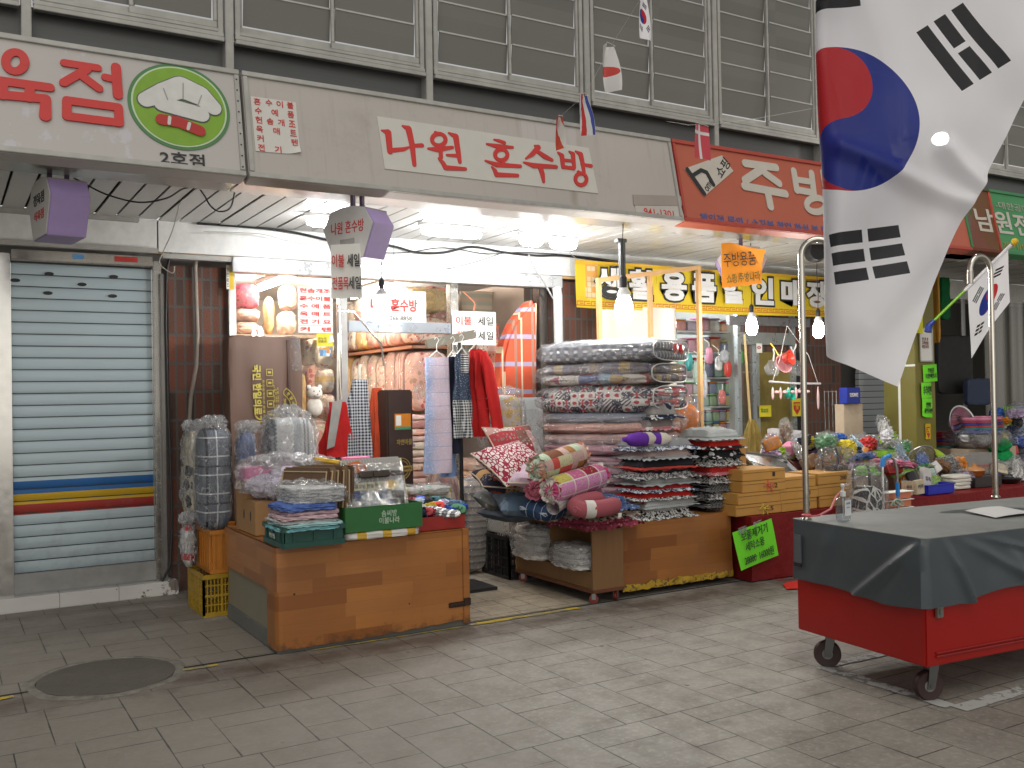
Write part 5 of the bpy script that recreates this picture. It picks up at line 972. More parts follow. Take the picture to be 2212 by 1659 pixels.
mb = MB(); mb.sheet(lambda u, v: (-w * .48 + .06 * u + .05 * v + .02 * v * u, -.05, h * (.15 + .85 * v) + .02 * u), 6, 10, .004); mb.build('lining_flap', cloth((.32, .32, .31)), ap); mb = MB(); mb.tube([(0, 0, h), (.0, 0, h + .25), (.01, 0, h + .52)], .010, 6); mb.tube([(.03, 0, h), (.015, 0, h + .25), (.012, 0, h + .52)], .008, 6); mb.build('neck_strap', cloth((.5, .45, .4)), ap)
ap, w, h = hang('navy gingham apron tied in a bunch hanging beside the red apron', 752, 806, 820, 990, 6.95, pat_gingham((.012, .016, .04), (.50, .52, .56), .024, (0, 2)), 2, .1, .55, folds=6, amp=.02, sway=-.05); mb = MB(); mb.tube([(0, 0, h), (.0, 0, h + .08), (.01, 0, h + .12)], .016, 8); mb.build('tie', cloth((.5, .47, .4)), ap)
hang('rust red apron behind the gingham apron', 797, 836, 838, 990, 7.05, cloth((.42, .06, .025)), 3, .08, .5, folds=4, amp=.015)
mb = MB(); p0, p1 = P(735, 700, 6.97), P(735, 1010, 6.97); mb.tube([(p0.x, 6.99, 0), (p0.x, 6.99, 1), (p0.x, 6.99, p0.z + .15)], .014, 10); mb.tube([(p0.x - .02, 6.97, p0.z + .1), (p0.x + .10, 6.95, p0.z + .1), (p0.x + .34, 6.98, p0.z - .15), (p0.x + .36, 6.98, p0.z - .32)], .008, 8)
tag(mb.build('hook_stand', STEEL), 'thin steel stand with a bent arm from which the aprons hang', 'stand')
# brown printed column box
t = thing('brown_column_box', 'tall dark brown box with gold emblem and an orange sticker standing in the doorway', 'box', (0, 0, 0)); a, b_ = P(842, 1000, 6.9), P(902, 1000, 6.9); cwid = b_.x - a.x; t.location = ((a.x + b_.x) / 2 - .03, 6.95, .0); t.rotation_euler = (0, 0, R(8)); chh = P(870, 842, 6.9).z
mb = MB(); mb.box((0, .03, chh / 2), (cwid, .16, chh)); mb.build('box_body', plain((.045, .027, .022), .4), t, bevel=.012); GOLD = plain((.42, .30, .09), .4, .3, .06, 0)
mb = MB(); mb.box((.02, -.053, chh - .25), (cwid * .62, .003, .125)); mb.build('orange_sticker', plain((.65, .22, .02), .5), t); mb = MB(); mb.box((.02 - cwid * .17, -.056, chh - .24), (cwid * .2, .002, .08)); mb.build('white_panel', PAPER, t); mb = MB(); mb.box((.02, -.056, chh - .30), (cwid * .6, .002, .02)); mb.build('green_band', plain((.06, .3, .15), .5), t)
text('자연마을', cwid * .6, .045, GOLD, t, (.03, -.056, chh - .41), bold=.02); mb = MB(); [mb.tube([(.0 + r_ * math.cos(k * .2618), -.054, chh - .62 + r_ * math.sin(k * .2618)) for k in range(25)], .004, 4) for r_ in (.085, .065)]; mb.box((0, -.056, chh - .62), (.20, .004, .045)); mb.build('gold_emblem', GOLD, t); text('(주)한일의료기', .17, .022, plain((.04, .03, .02), .5), t, (0, -.0595, chh - .62), bold=.02); text('민영', .06, .045, GOLD, t, (.05, -.056, chh - .8))
# garment stand
gY = 6.72; gp = P(1009, 980, gY); hz = P(985, 738, gY).z; sd = thing('garment_stand', 'garment stand with a flat chrome arm and a black pole in the shop entrance', 'stand', (gp.x, gY + .1, 0))
mb = MB(); mb.tube([(0, 0, .02), (0, 0, .9), (0, 0, hz)], .016, 10); mb.box((0, 0, .015), (.4, .4, .03)); mb.build('pole', BLACK, sd); mb = MB(); a, b_ = P(930, 742, gY), P(1042, 722, gY); mb.bar((a.x - gp.x, -.02, a.z - .0), (b_.x - gp.x, .02, b_.z + .01), .03, .07); mb.build('arm', plain((.62, .58, .5), .15, 1, .05, 0), sd)
def hook(t, w, h, k=1): mb = MB(); mb.tube([(-w * .42, 0, h - .02), (0, 0, h + .05), (w * .42, 0, h - .02)], .005, 6); mb.tube([(0, 0, h + .05), (0, 0, h + .10), (.02, 0, h + .135), (0, 0, h + .16), (-.018, 0, h + .14)], .003, 6); mb.build('hanger', plain((.7, .7, .68), .4), t)
LILC = pat_floral((.55, .55, .70), [(.35, .42, .66), (.60, .50, .62)], 30, .30, .6); QL = Mat('quilted_lilac'); x = QL.xyz(warp(QL, .01, 14)); v_ = QL.vor(70)[0]; cc = QL.mix(QL.ramp(x[0] * 2.2 + QL.noise(6, 3) * .35, [(.0, (0, 0, 0)), (.18, (1, 1, 1))]), (.32, .40, .62), (.60, .50, .60)); cc = QL.mix(v_.lt(.30), cc, (.62, .62, .70)); QL = fabric(QL, QL.mix((x[2] / .105).fract().lt(.05), cc, (.36, .38, .55)))
ap, w, h = hang('long lilac and blue quilted runner hanging at the left end of the garment stand', 919, 976, 772, 1024, gY - .03, QL, 4, .05, .88, 'runner', 'hanging_runner', 3, amp=.006); hook(ap, w, h)
ap, w, h = hang('narrow light blue quilted cloth behind the lilac runner', 962, 982, 772, 1030, gY + .05, cloth((.20, .34, .62)), 5, .05, .9, 'runner', 'hanging_runner', 3)
ap, w, h = hang('black navy dress hanging between the runner and the denim apron', 968, 996, 770, 980, gY + .0, cloth((.012, .014, .026)), 6, .08, .6, 'dress', 'hanging_dress', 4, sway=-.02); hook(ap, w * 1.2, h)
DA = Mat('denim_and_gingham'); x = DA.xyz(warp(DA, .004, 8)); gg = ((x[0] + x[1]) / .022).fract().lt(.5) + (x[2] / .022).fract().lt(.5); d, _ = DA.vor(75); DA = fabric(DA, DA.mix(x[2].lt(.30), DA.mix(d.lt(.25), (.035, .05, .085), (.22, .25, .3)), DA.mix(gg * .5, (.5, .52, .52), (.015, .02, .03))))
ap, w, h = hang('denim apron dress with a gingham skirt in the middle of the garment stand', 985, 1016, 765, 947, gY - .06, DA, 7, .07, .75, 'apron', 'hanging_apron', 4, amp=.014); hook(ap, w * 1.2, h); mb = MB(); mb.sheet(lambda u, v: (-w * .25 + w * .5 * u, -.045 + .01 * math.sin(6 * u), h * (.78 + .22 * v)), 8, 8, .003); mb.build('striped_bib', pat_stripe([(.02, .03, .05), (.55, .55, .55)], .018, 2), ap)
rj, w, h = hang('bright red double breasted jacket at the right end of the garment stand', 1012, 1052, 755, 944, gY - .02, REDC, 8, .10, .62, 'jacket', 'hanging_jacket', 4, amp=.012, sway=.02)
mb = MB(); mb.tube([(w * .25, -.02, h * .97), (w * .42, -.05, h * .8), (w * .55, -.07, h * .55), (w * .72, -.08, h * .28), (w * .85, -.08, h * .06)], [.035, .048, .05, .047, .045], 12); mb.build('sleeve', REDC, rj); mb = MB(); [mb.soft(.018, .01, .018, 2, 4, c=(q, -.07, zz)) for q in (-.02, .05) for zz in (h * .30, h * .42)]; mb.build('button', plain((.2, .01, .01), .3), rj); mb = MB(); mb.sheet(lambda u, v: (-.05 + .02 * u, -.062, h * (.55 + .42 * v)), 2, 6, .006); mb.build('lapel', REDC, rj); hook(rj, w, h)

# ================================================================== cubby cabinet and panelled counter
CZ = .545; CABW = Mat('cabinet_veneer'); st = CABW.noise(1, 5, .6, CABW.scale(CABW.co(), (30, 30, 2.5)), .4); CABM = CABW.bsdf(CABW.mix(st, (.165, .085, .033), (.24, .13, .055)), .45)
cb = thing('cubby_cabinet', 'low wooden cabinet on castors with two open cubbies facing the shop entrance', 'cabinet', (4.235, 6.29, 0)); W, D = .285, 1.10
mb = MB(); mb.box((0, 0, CZ - .01), (W, D, .02)); mb.box((0, 0, .10), (W, D, .02)); mb.box((W / 2 - .01, 0, .32), (.018, D - .02, .42)); mb.box((0, -D / 2 + .01, .32), (W, .018, .43)); mb.box((0, D / 2 - .01, .32), (W, .018, .43)); mb.box((.0, .02, .37), (W - .01, .018, .32)); mb.box((0, 0, .225), (W - .01, D - .03, .016)); mb.box((-W / 2 + .02, 0, .165), (.016, D - .03, .11)); mb.build('cabinet_body', CABM, cb, bevel=.002)
mb = MB(); mb.box((-W / 2 - .001, 0, CZ - .011), (.006, D, .022)); mb.box((-W / 2 - .001, 0, .095), (.008, D + .002, .024)); mb.box((0, -D / 2 - .002, .095), (W, .006, .024)); mb.build('edge_band', plain((.13, .045, .02), .5), cb)
for sx in (-1, 1):
    for sy in (-1, 1):
        c_ = thing('castor', '', ''); del c_['label']; del c_['category']; c_.parent = cb; c_.location = (sx * (W / 2 - .04), sy * (D / 2 - .05), 0); c_.rotation_euler = (0, 0, R(35 * sx))
        mb = MB(); mb.lathe([(.012, -.011), (.034, -.010), (.036, 0), (.034, .010), (.012, .011)], 18, mx=Matrix.Translation((0, 0, .036)) @ Matrix.Rotation(R(90), 4, 'X')); mb.build('wheel', plain((.22, .03, .02), .4), c_); mb = MB(); mb.box((0, -.016, .055), (.03, .003, .05)); mb.box((0, .016, .055), (.03, .003, .05)); mb.box((0, 0, .083), (.045, .045, .008)); mb.build('fork', plain((.3, .3, .3), .4, .8), c_)
for k, (yy, lb, hh) in enumerate(((6.55, 'large rounded clear bundle of white cloth bulging from the rear cubby', .26), (6.02, 'flat clear bundle of white cloth in the front cubby', .17))):
    t = thing('wrapped_bundle', lb, 'bundle', (4.13 - .03 * (1 - k), yy, .235), 0, 'white bundles in the cabinet cubbies'); mb = MB()
    for q in range(4): mb.soft(.24, .44 - .03 * q, hh / 3.4, 3, 12, .016, 4, q + k * 5, c=(0, 0, q * hh / 4.2))
    mb.build('cloth_body', cloth((.74, .73, .72), .06), t); mb = MB(); mb.soft(.29, .50, hh * 1.08, 2.8, 16, .028, 5, k); mb.build('plastic_bag', film(.18, .12, 9, .5), t)
pc = thing('panel_counter', 'wood laminate counter with a ragged yellow lower edge, right of the cabinet', 'counter', (4.96, 6.36, 0)); W, D = 1.12, 1.12
mb = MB(); mb.box((0, .02, .30), (W - .02, D - .04, .50)); mb.build('core', plain((.05, .04, .03), .8), pc)
mb = MB(); mb.sheet(lambda u, v: (-W / 2 + W * u, -D / 2 + .008 * math.sin(5 * u + 2 * v) - .02 * max(0, .3 - v), .06 + .05 * u * 0 + .502 * v), 24, 10, .008); mb.build('front_panel', LAM2, pc)
yl = Mat('chipped_yellow'); YLM = yl.bsdf(yl.mix(yl.noise(30, 5, .7).gt(.55), (.42, .27, .02), (.12, .08, .03)), .7); mb = MB(); mb.sheet(lambda u, v: (-W / 2 + W * u, -D / 2 - .014 + .012 * noise.noise(Vector((u * 12, v, 1))), .05 + .012 * noise.noise(Vector((u * 22, 0, 3))) + .05 * v + .018 * v * noise.noise(Vector((u * 9, 2, 5)))), 60, 3, .006); mb.build('yellow_edge', YLM, pc)
mb = MB(); mb.box((0, .01, CZ + .011), (W, D, .02)); mb.build('counter_top', LAM2, pc, bevel=.003)
crate('black slotted crate behind the cubby cabinet, under a white foam box', (4.24, 7.13, 0), .34, .46, .36, plain((.014, .014, .016), .45), 0, 7)
t = thing('foam_box', 'white foam box wrapped in plastic on the black crate', 'box', (4.24, 7.12, .363)); mb = MB(); mb.box((0, 0, .08), (.31, .42, .15)); mb.box((0, 0, .17), (.33, .44, .035)); mb.build('box_body', plain((.62, .60, .55), .6, 0, .05), t, bevel=.012); mb = MB(); mb.soft(.35, .46, .2, 8, 8, .01, 5, 3); mb.build('plastic_wrap', film(.05, .1, 12, .3), t); mb = MB(); mb.tube([(-.16, -.05, .192), (.0, -.05, .195), (.16, -.05, .192)], .006, 6); mb.build('strap', plain((.6, .12, .06), .5), t)

# ================================================================== stack of wrapped quilts
QC = Vector((4.90, 6.56)); QA = R(27)
def wrapped_quilt(label, z0, h, mats, k, w=.86, d=1.10, fold=True, red=False, wrapit=True, off=(0, 0)):
    t = thing('wrapped_quilt', label, 'quilt', (QC.x + off[0], QC.y + off[1], z0), QA, 'big wrapped quilts stacked on the right counter'); n = mats[1] if len(mats) > 1 else 2
    for q in range(n):
        mb = MB(); hh = h / n * (1.32 if n > 1 else 1.16); mb.soft(w * (1.0 - .02 * (q % 2)), d * (1.0 - .03 * (q % 2)), hh, 3.3, 16, .016, 3, k + q, c=(0, 0, h / n * q - hh * .08)); mb.build('quilt_fold', mats[0][q % len(mats[0])], t)
    if fold:
        mb = MB(); [mb.soft(w * .80, .10, h * .40, 3, 8, .006, 3, k + e, c=(.03, -d * .475, h * (.10 + .42 * e))) for e in (0, 1)]; mb.build('fold_end', mats[0][-1], t)
        mb = MB(); mb.tube([(w * (.42 * math.copysign(abs(math.cos(a)) ** .5, math.cos(a)) + .03), -d * (.515 - .02 * abs(math.cos(a)) ** 3), h * (.52 + .43 * math.copysign(abs(math.sin(a)) ** .6, math.sin(a)))) for a in [k_ * .2618 for k_ in range(24)]], .0055, 6, True); mb.build('piping', plain((.50, .50, .50), .5, 0, .05, 0), t)
    if red:
        mb = MB(); [mb.soft(.10, .03, .085, 2, 7, c=(q + .05, -d * .545, h * .36)) for q in (-.06, .06)]; mb.build('red_clasp', plain((.5, .02, .02), .3), t)
    if wrapit: mb = MB(); mb.soft(w * 1.14, d * 1.10, h * 1.16, 3.0, 24, .032, 5, k + 3, c=(0, 0, -h * .06)); mb.build('plastic_wrap', film(.05, .12, 6, .6, (1, 1, 1)), t)
    return t
def zc(y): return P(1352, y, 5.98).z
m = Mat('grey_block_print'); x = m.xyz(warp(m, .006, 8)); a_ = (x[0] / .085).fract(); b_ = (x[1] / .085).fract(); b2 = (x[2] / .06).fract(); tp = x[2].gt(.155); blk = b_.lt(.5) * (tp * a_.lt(.5) + (1 - tp) * b2.lt(.5)); lt_ = (a_ - .25).abs().lt(.16) * (b_ - .75).abs().lt(.16) * tp; lt2 = (b_ - .25).abs().lt(.17) * (b2 - .72).abs().lt(.17) * (1 - tp)
GBP = fabric(m, m.mix(lt_.mx(lt2), m.mix(blk, (.27, .285, .32), (.15, .165, .20)), (.74, .76, .80)))
GST = pat_stripe([(.17, .18, .20), (.17, .18, .20), (.17, .18, .20), (.50, .51, .53)], .055, 0)
PW1 = pat_patch([(.16, .20, .36), (.45, .10, .10), (.58, .55, .5), (.32, .46, .55), (.45, .33, .18), (.35, .14, .17), (.28, .31, .40)], .095); PW2 = pat_patch([(.16, .14, .15), (.42, .32, .17), (.20, .18, .22), (.34, .27, .20)], .085)
m = Mat('flag_print'); x = m.xyz(warp(m, .006, 9)); gx = [x[0] / .075, x[1] / .075, x[2] / .058]; cell = m.vec((gx[0] * .5).floor(), gx[1].floor(), gx[2].floor()); h_ = m.hash(cell); fy, fz = gx[1].fract() - .5, gx[2].fract() - .5; d, _ = m.vor(62); zz = m.noise(1, 2, .5, m.scale(m.co(), 48), 1); rr = (fy * fy + fz * fz).sqrt() + (m.noise(60, 2) - .5) * .22
cross = (fy.abs().lt(.09)).mx(fz.abs().lt(.09)); dg = ((fy - fz).abs().lt(.10)).mx((fy + fz).abs().lt(.10)); jack = m.mix(cross, m.mix(dg, (.03, .04, .09), (.66, .63, .60)), (.45, .03, .04)); leaf = m.mix(rr.lt(.26), (.68, .65, .61), (.42, .03, .035)); dots = m.mix(d.lt(.34), (.04, .045, .075), (.66, .63, .6)); strp = m.mix((gx[1] * 2 + gx[2] * 2).fract().lt(.5), (.66, .63, .6), (.05, .05, .08))
mo = m.mix(h_.lt(.30), m.mix(h_.lt(.55), m.mix(h_.lt(.8), strp, jack), dots), leaf); FLG = fabric(m, mo)
levels = [(782, 722), (831, 780), (893, 835), (940, 892), (990, 940)]
zz_ = [zc(a) for a, _ in levels]; bot = zz_[-1]
wrapped_quilt('grey wrapped quilt with pale block print and a red clasp, topmost of the stack', zz_[0], zc(730) - zz_[0], ([GBP, GST], 1), 1, red=True)
wrapped_quilt('wrapped patchwork quilt of blue and red squares, second from the top of the stack', zz_[1], zz_[0] - zz_[1], ([PW1, PW2], 2), 2, off=(-.02, 0))
wrapped_quilt('wrapped white quilt with black and red flag squares, third from the top of the stack', zz_[2], zz_[1] - zz_[2], ([FLG], 1), 3, off=(-.02, -.01))
wrapped_quilt('wrapped slate and peach quilt without piping, fourth from the top of the stack', zz_[3], zz_[2] - zz_[3], ([cloth((.62, .36, .30)), cloth((.28, .31, .38))], 2), 4, fold=False)
wrapped_quilt('wrapped rose quilt, fifth from the top of the stack', zz_[4], zz_[3] - zz_[4], ([cloth((.48, .26, .32)), cloth((.60, .40, .38))], 2), 5, fold=False)
hb = (bot - CZ - .025) / 2
wrapped_quilt('wrapped pink quilt near the bottom of the stack behind the bolsters', CZ + .024 + hb, hb, ([cloth((.50, .30, .35)), cloth((.42, .24, .30))], 3), 6, fold=False); wrapped_quilt('lowest wrapped quilt of the stack, resting on the counter', CZ + .024, hb, ([cloth((.46, .30, .36))], 3), 7, fold=False, wrapit=False)

# ================================================================== seat cushions in stacks
NAVY, WHT, RDC, GRY, BLK = (.02, .025, .05), (.60, .60, .58), (.48, .025, .02), (.25, .26, .27), (.016, .016, .02)
ZB = pat_zebra((.03, .045, .09), (.62, .66, .72), 44); ZK = pat_zebra(BLK, (.62, .62, .6), 46); ZG = pat_zebra((.06, .06, .065), (.50, .50, .49), 42); FW = pat_floral(BLK, [WHT, WHT, (.4, .4, .4)], 17, .44, .6); FN = pat_floral(NAVY, [WHT, (.5, .55, .6)], 15, .46, .7); GK = pat_stripe([(.40, .42, .42), (.46, .48, .48), (.30, .32, .32)], .018, 0); TD = pat_floral((.40, .41, .42), [(.14, .15, .17), (.52, .53, .53)], 13, .42, .7); BS = pat_stripe([BLK, BLK, BLK, (.42, .42, .42)], .016, 0)
def cushion(label, x0, x1, yt, yb, Y, d, mat, k, ruffle=0, under=None, rz=0, grp='seat cushions in stacks', name='seat_cushion', pin=.05, dz=1.55, dx=0, waves=30):
    z0 = P((x0 + x1) / 2, yb, Y).z; h = (P((x0 + x1) / 2, yt, Y).z - z0) * dz; w = x1 and (P(x1, yb, Y).x - (P(x0, yb, Y + d).x)) + dx
    cx = P(x1, yb, Y).x - w / 2; t = thing(name, label, 'cushion', (cx, Y + d / 2, z0), rz, grp); mb = MB(); mb.pillow(w - ruffle * 1.1, d - ruffle * 1.1, h, 14, pin, k, .014, 0, b=.24)
    mb.build('pad', under or mat, t)
    if under or ruffle:
        mb = MB(); mb.pillow(w - ruffle * 1.05, d - ruffle * 1.05, h * .9, 14, pin, k + 3, .014, ruffle or .02, waves, b=.34, zb=.3); o = mb.build('cover', mat, t); o.location.z = h * .12
    return t
m_, r_ = (1312, 1510), (1512, 1612)
mid = [('zebra print cushion with a ruffled edge, lowest of the middle stack', 1110, 1134, ZK, .05, None), ('grey striped cushion, second from the bottom of the middle stack', 1088, 1111, GK, .02, None), ('red and zebra cushion, third from the bottom of the middle stack', 1071, 1092, ZK, .04, cloth(RDC)), ('dark zebra cushion with a red underside in the lower middle stack', 1054, 1074, ZB, .04, cloth((.40, .03, .03))), ('pale grey ruffled cushion halfway up the middle stack', 1038, 1058, cloth((.34, .36, .36)), .05, GK), ('grey zebra cushion under the red and black cushion', 1024, 1043, ZG, .05, None), ('plain red cushion with a black underside in the middle stack', 1002, 1029, cloth((.42, .055, .045)), 0, cloth(BLK)), ('puffy tie dyed grey cushion above the red and black one', 980, 1005, TD, .05, cloth((.45, .34, .32))), ('blue and white zebra cushion at the top of the middle stack, under the purple toy', 960, 983, ZB, .06, cloth(GRY))]
for k, (lb, a, b, mt, rf, un) in enumerate(mid): cushion(lb, m_[0] + 3 * math.sin(k * 2.1), m_[1] + 3 * math.sin(k * 1.7), a, b, 5.80, .46, mt, k, rf, un, R(2.5 * math.sin(k * 1.9)), waves=24 + 3 * (k % 4))
rt_ = [('black and white ridged cushion, lowest of the right stack', 1084, 1108, BS, .02, None), ('grey zebra cushion, second from the bottom of the right stack', 1068, 1087, ZG, .03, None), ('black striped cushion, third from the bottom of the right stack', 1050, 1071, BS, .03, None), ('black and white zebra cushion in the middle of the right stack', 1034, 1053, ZK, .03, None), ('pink and white cushion with a red underside in the right stack', 1014, 1037, pat_floral((.46, .16, .19), [WHT, (.55, .3, .32)], 15, .42, .6), .04, cloth(RDC)), ('black floral and zebra cushion above the pink one in the right stack', 996, 1016, ZK, .03, None), ('black cushion with white flowers in the upper right stack', 978, 999, FW, .03, None), ('black floral cushion with a red underside near the top of the right stack', 958, 981, FW, .04, cloth(RDC)), ('pale grey ribbed knit cushion on top of the right stack', 938, 961, pat_stripe([(.46, .49, .49), (.40, .43, .43)], .016, 1), .04, None)]
for k, (lb, a, b, mt, rf, un) in enumerate(rt_): cushion(lb, r_[0], r_[1] + 3 * math.sin(k * 1.3), a, b, 5.83, .46, mt, k + 20, rf, un, R(2 * math.sin(k * 2.3)), dx=.30, waves=24 + 3 * (k % 4))
cushion('pink and white ruffled cushion above the purple toy', 1338, 1470, 918, 944, 5.88, .38, pat_floral((.52, .22, .24), [WHT, WHT], 13, .45, .6), 31, .05, cloth((.22, .20, .19)), 0, dz=1.8)
cushion('navy and white floral ruffled cushion, highest of the middle stack', 1345, 1478, 892, 920, 5.88, .38, FN, 32, .06, cloth((.26, .25, .24)), R(3), dz=1.8)
t = thing('bagged_cushion', 'peaked clear bag with a folded grey and pink cloth on the highest cushion', 'bag', P(1412, 893, 6.05)); mb = MB(); mb.soft(.24, .2, .1, 2.2, 8, .02, 4, 3); mb.build('cloth_body', pat_stripe([(.25, .25, .27), (.5, .25, .24)], .14, 0), t); mb = MB(); mb.soft(.30, .24, .17, 1.7, 12, .03, 5, 4); mb.build('plastic_bag', film(.1, .1, 12, .5), t)
# purple two armed neck pillow
t = thing('purple_neck_pillow', 'purple plush neck pillow with two white tips lying in the middle stack', 'neck pillow', P(1392, 964, 5.82), R(8)); PUR = cloth((.13, .035, .34), .12)
mb = MB(); mb.tube([(-.20, .0, .055), (-.15, .0, .055), (-.06, 0, .055), (.05, 0, .055), (.09, 0, .055)], [.01, .048, .056, .05, .03], 14); mb.tube([(-.06, .12, .05), (.08, .08, .05), (.18, .02, .05), (.24, -.01, .05)], [.03, .05, .05, .028], 14); mb.tube([(-.20, 0, .06), (-.23, 0, .065)], [.022, .014], 8); mb.build('plush_body', PUR, t)
mb = MB(); mb.tube([(.0, -.002, .058), (.06, -.002, .057), (.105, -.002, .055)], [.053, .052, .026], 14); mb.build('white_tip', cloth((.58, .54, .47)), t); mb = MB(); mb.tube([(.19, .015, .05), (.235, -.008, .05), (.275, -.02, .05)], [.052, .045, .02], 14); mb.build('white_tip', cloth((.58, .54, .47)), t)
# ================================================================== pillows, bolsters and ruffled cushions over the cabinet
RUF = pat_floral((.06, .10, .22), [(.35, .40, .5), (.02, .04, .1), (.14, .2, .35)], 60, .42, .8); LEO = pat_floral((.42, .33, .26), [(.02, .015, .015), (.05, .03, .025)], 24, .42, .85); MAR = pat_floral((.30, .045, .08), [(.5, .25, .28), (.12, .02, .04)], 40, .36, .7)
cushion('maroon ruffled cushion, lowest of the three on the cubby cabinet', 1186, 1388, 1125, 1152, 5.66, .46, MAR, 41, .08, None, R(12), 'ruffled cushions on the cabinet', waves=38); cushion('leopard print ruffled cushion between the maroon and the blue one', 1190, 1386, 1108, 1132, 5.67, .46, LEO, 42, .07, None, R(14), 'ruffled cushions on the cabinet', waves=34); cushion('blue ruffled cushion on top of the leopard print one', 1186, 1378, 1090, 1116, 5.66, .46, RUF, 43, .08, None, R(10), 'ruffled cushions on the cabinet', waves=40)
def pil(label, cx, cy_, Y, w, d, h, mat, k, rot, trim=True, name='pillow', pin=.10, amp=.008):
    p = P(cx, cy_, Y); t = thing(name, label, 'pillow', p, 0, 'loose pillows on the cabinet', rot=tuple(R(q) for q in rot)); mb = MB(); mb.pillow(w, d, h * 1.2, 16, pin, k, amp * 1.6, 0, b=.40); o = mb.build('cushion_body', mat, t); o.location.z = -h * .6
    if trim:
        pts = []
        for q in range(64):
            s = q / 16; e = int(s) % 4; f = 2 * (s - int(s)) - 1; u, v = ((f, -1), (1, f), (-f, 1), (-1, -f))[e]; pts.append((u * w / 2 * (1 - pin * (1 - v * v)), v * d / 2 * (1 - pin * (1 - u * u)), 0))
        mb = MB(); mb.tube(pts, .006, 6, True); mb.build('piping', cloth((.50, .42, .33)), t)
    return t
LEAF = Mat('maroon_leaf'); d_, c_ = LEAF.vor(42, v=LEAF.scale(warp(LEAF, .02, 12), (1, .6, 1))); d2_, _ = LEAF.vor(42, 'DISTANCE_TO_EDGE', LEAF.scale(warp(LEAF, .02, 12), (1, .6, 1))); LEAF = fabric(LEAF, LEAF.mix(d2_.gt(.13), (.25, .02, .045), (.60, .54, .53)))
ROSEP = pat_patch([(.52, .50, .48), (.38, .05, .06), (.5, .30, .28), (.22, .10, .08), (.58, .52, .48)], .13, None, (0, 1), .8)
pil('rose patchwork pillow leaning up behind the maroon leaf pillow', 1112, 962, 6.60, .56, .36, .14, ROSEP, 1, (58, 0, 18)); pil('red and black patchwork pillow under the maroon leaf pillow', 1085, 1040, 6.45, .44, .36, .12, pat_patch([(.5, .08, .05), (.45, .28, .12), (.03, .03, .05), (.35, .45, .42), (.5, .45, .4)], .11, None, (0, 1)), 2, (14, 8, -10)); pil('maroon pillow with a white leaf print and cream piping on the pillow heap', 1108, 1000, 6.25, .52, .42, .15, LEAF, 3, (34, -8, 14)); pil('pale lilac pillow peeping out below the maroon leaf pillow', 1140, 1026, 6.1, .36, .30, .10, pat_floral((.50, .38, .46), [(.58, .5, .55), (.45, .3, .4)], 30, .3, .6), 4, (24, 6, -18))
pil('grey pillow with white stars at the left end of the pillow heap', 1080, 1078, 6.62, .36, .30, .14, pat_floral((.17, .18, .18), [(.5, .5, .48)], 12, .2, .5), 5, (12, 0, 8), False); pil('blue denim patchwork pillow on the rear of the cabinet', 1130, 1085, 6.3, .46, .38, .14, pat_patch([(.12, .18, .26), (.18, .25, .33), (.10, .14, .22), (.22, .28, .30)], .15, None, (0, 1), .3), 6, (16, 4, -14), False); pil('navy windowpane check pillow beside the blue denim pillow', 1176, 1100, 6.0, .30, .28, .13, pat_window((.03, .06, .13), (.40, .45, .5), .07, .08, (0, 1)), 7, (10, 0, 20), False)
pil('dark pillow at the bottom of the heap on the cabinet', 1110, 1108, 6.5, .44, .46, .10, cloth((.08, .10, .13)), 8, (0, 0, 0), False)
def bolster(label, ca, cb_, Ya, Yb, r, mat, k, endmat, ruf=.022):
    a, b = P(*ca, Ya), P(*cb_, Yb); L = (b - a).length; q = (b - a).to_track_quat('X', 'Z').to_euler(); t = thing('bolster', label, 'bolster', a, 0, 'bolster pillows on the pillow heap', rot=tuple(q))
    def fn(u, v):
        an = 2 * math.pi * u; e = min(v, 1 - v); rr = r * (1 - (1 - min(1, e / .10)) ** 3 * .28) * (1 + .025 * noise.noise(Vector((math.cos(an) * 3, math.sin(an) * 3, v * 7 + k)))); return (L * v, rr * math.cos(an), rr * math.sin(an))
    mb = MB(); mb.grid(fn, 36, 26); mb.build('cylinder', mat, t)
    mb = MB()
    for x0, sg in ((0, -1), (L, 1)):
        prof = [(r * .72, 0), (r * .6, .012 * 1), (r * .3, .020), (r * .12, .012), (0.0, .010)]; mb.grid(lambda u, v: (x0 + sg * prof[min(4, int(v * 4.001))][1] * (1 + .3 * math.sin(24 * math.pi * u)), prof[min(4, int(v * 4.001))][0] * math.cos(2 * math.pi * u), prof[min(4, int(v * 4.001))][0] * math.sin(2 * math.pi * u)), 48, 4)
        mb.build('gathered_end', endmat, t); mb = MB()
    for x0, sg in ((.008, -1), (L - .008, 1)): mb = MB(); mb.grid(lambda u, v: (x0 + sg * ruf * v * .8 + .012 * v * math.sin(22 * math.pi * u), (r * .74 + ruf * 1.0 * v) * math.cos(2 * math.pi * u), (r * .74 + ruf * 1.0 * v + .006 * math.sin(14 * math.pi * u + 2)) * math.sin(2 * math.pi * u)), 110, 3); mb.build('ruffle', endmat, t)
    return t
m = Mat('bolster_patches'); x = m.xyz(warp(m, .005, 10)); an_ = m.math('ARCTAN2', x[1], x[2]); cell = m.vec((x[0] / .08).floor(), (an_ / .9).floor(), 4); c_ = m.palette(m.hash(cell), [(.52, .40, .33), (.48, .33, .30), (.16, .06, .03), (.50, .07, .06), (.42, .52, .38), (.30, .15, .05), (.55, .42, .36), (.50, .48, .30)]); d, _ = m.vor(60); BP1 = fabric(m, m.mix(d.lt(.25) * .6, c_, (.20, .12, .10)))
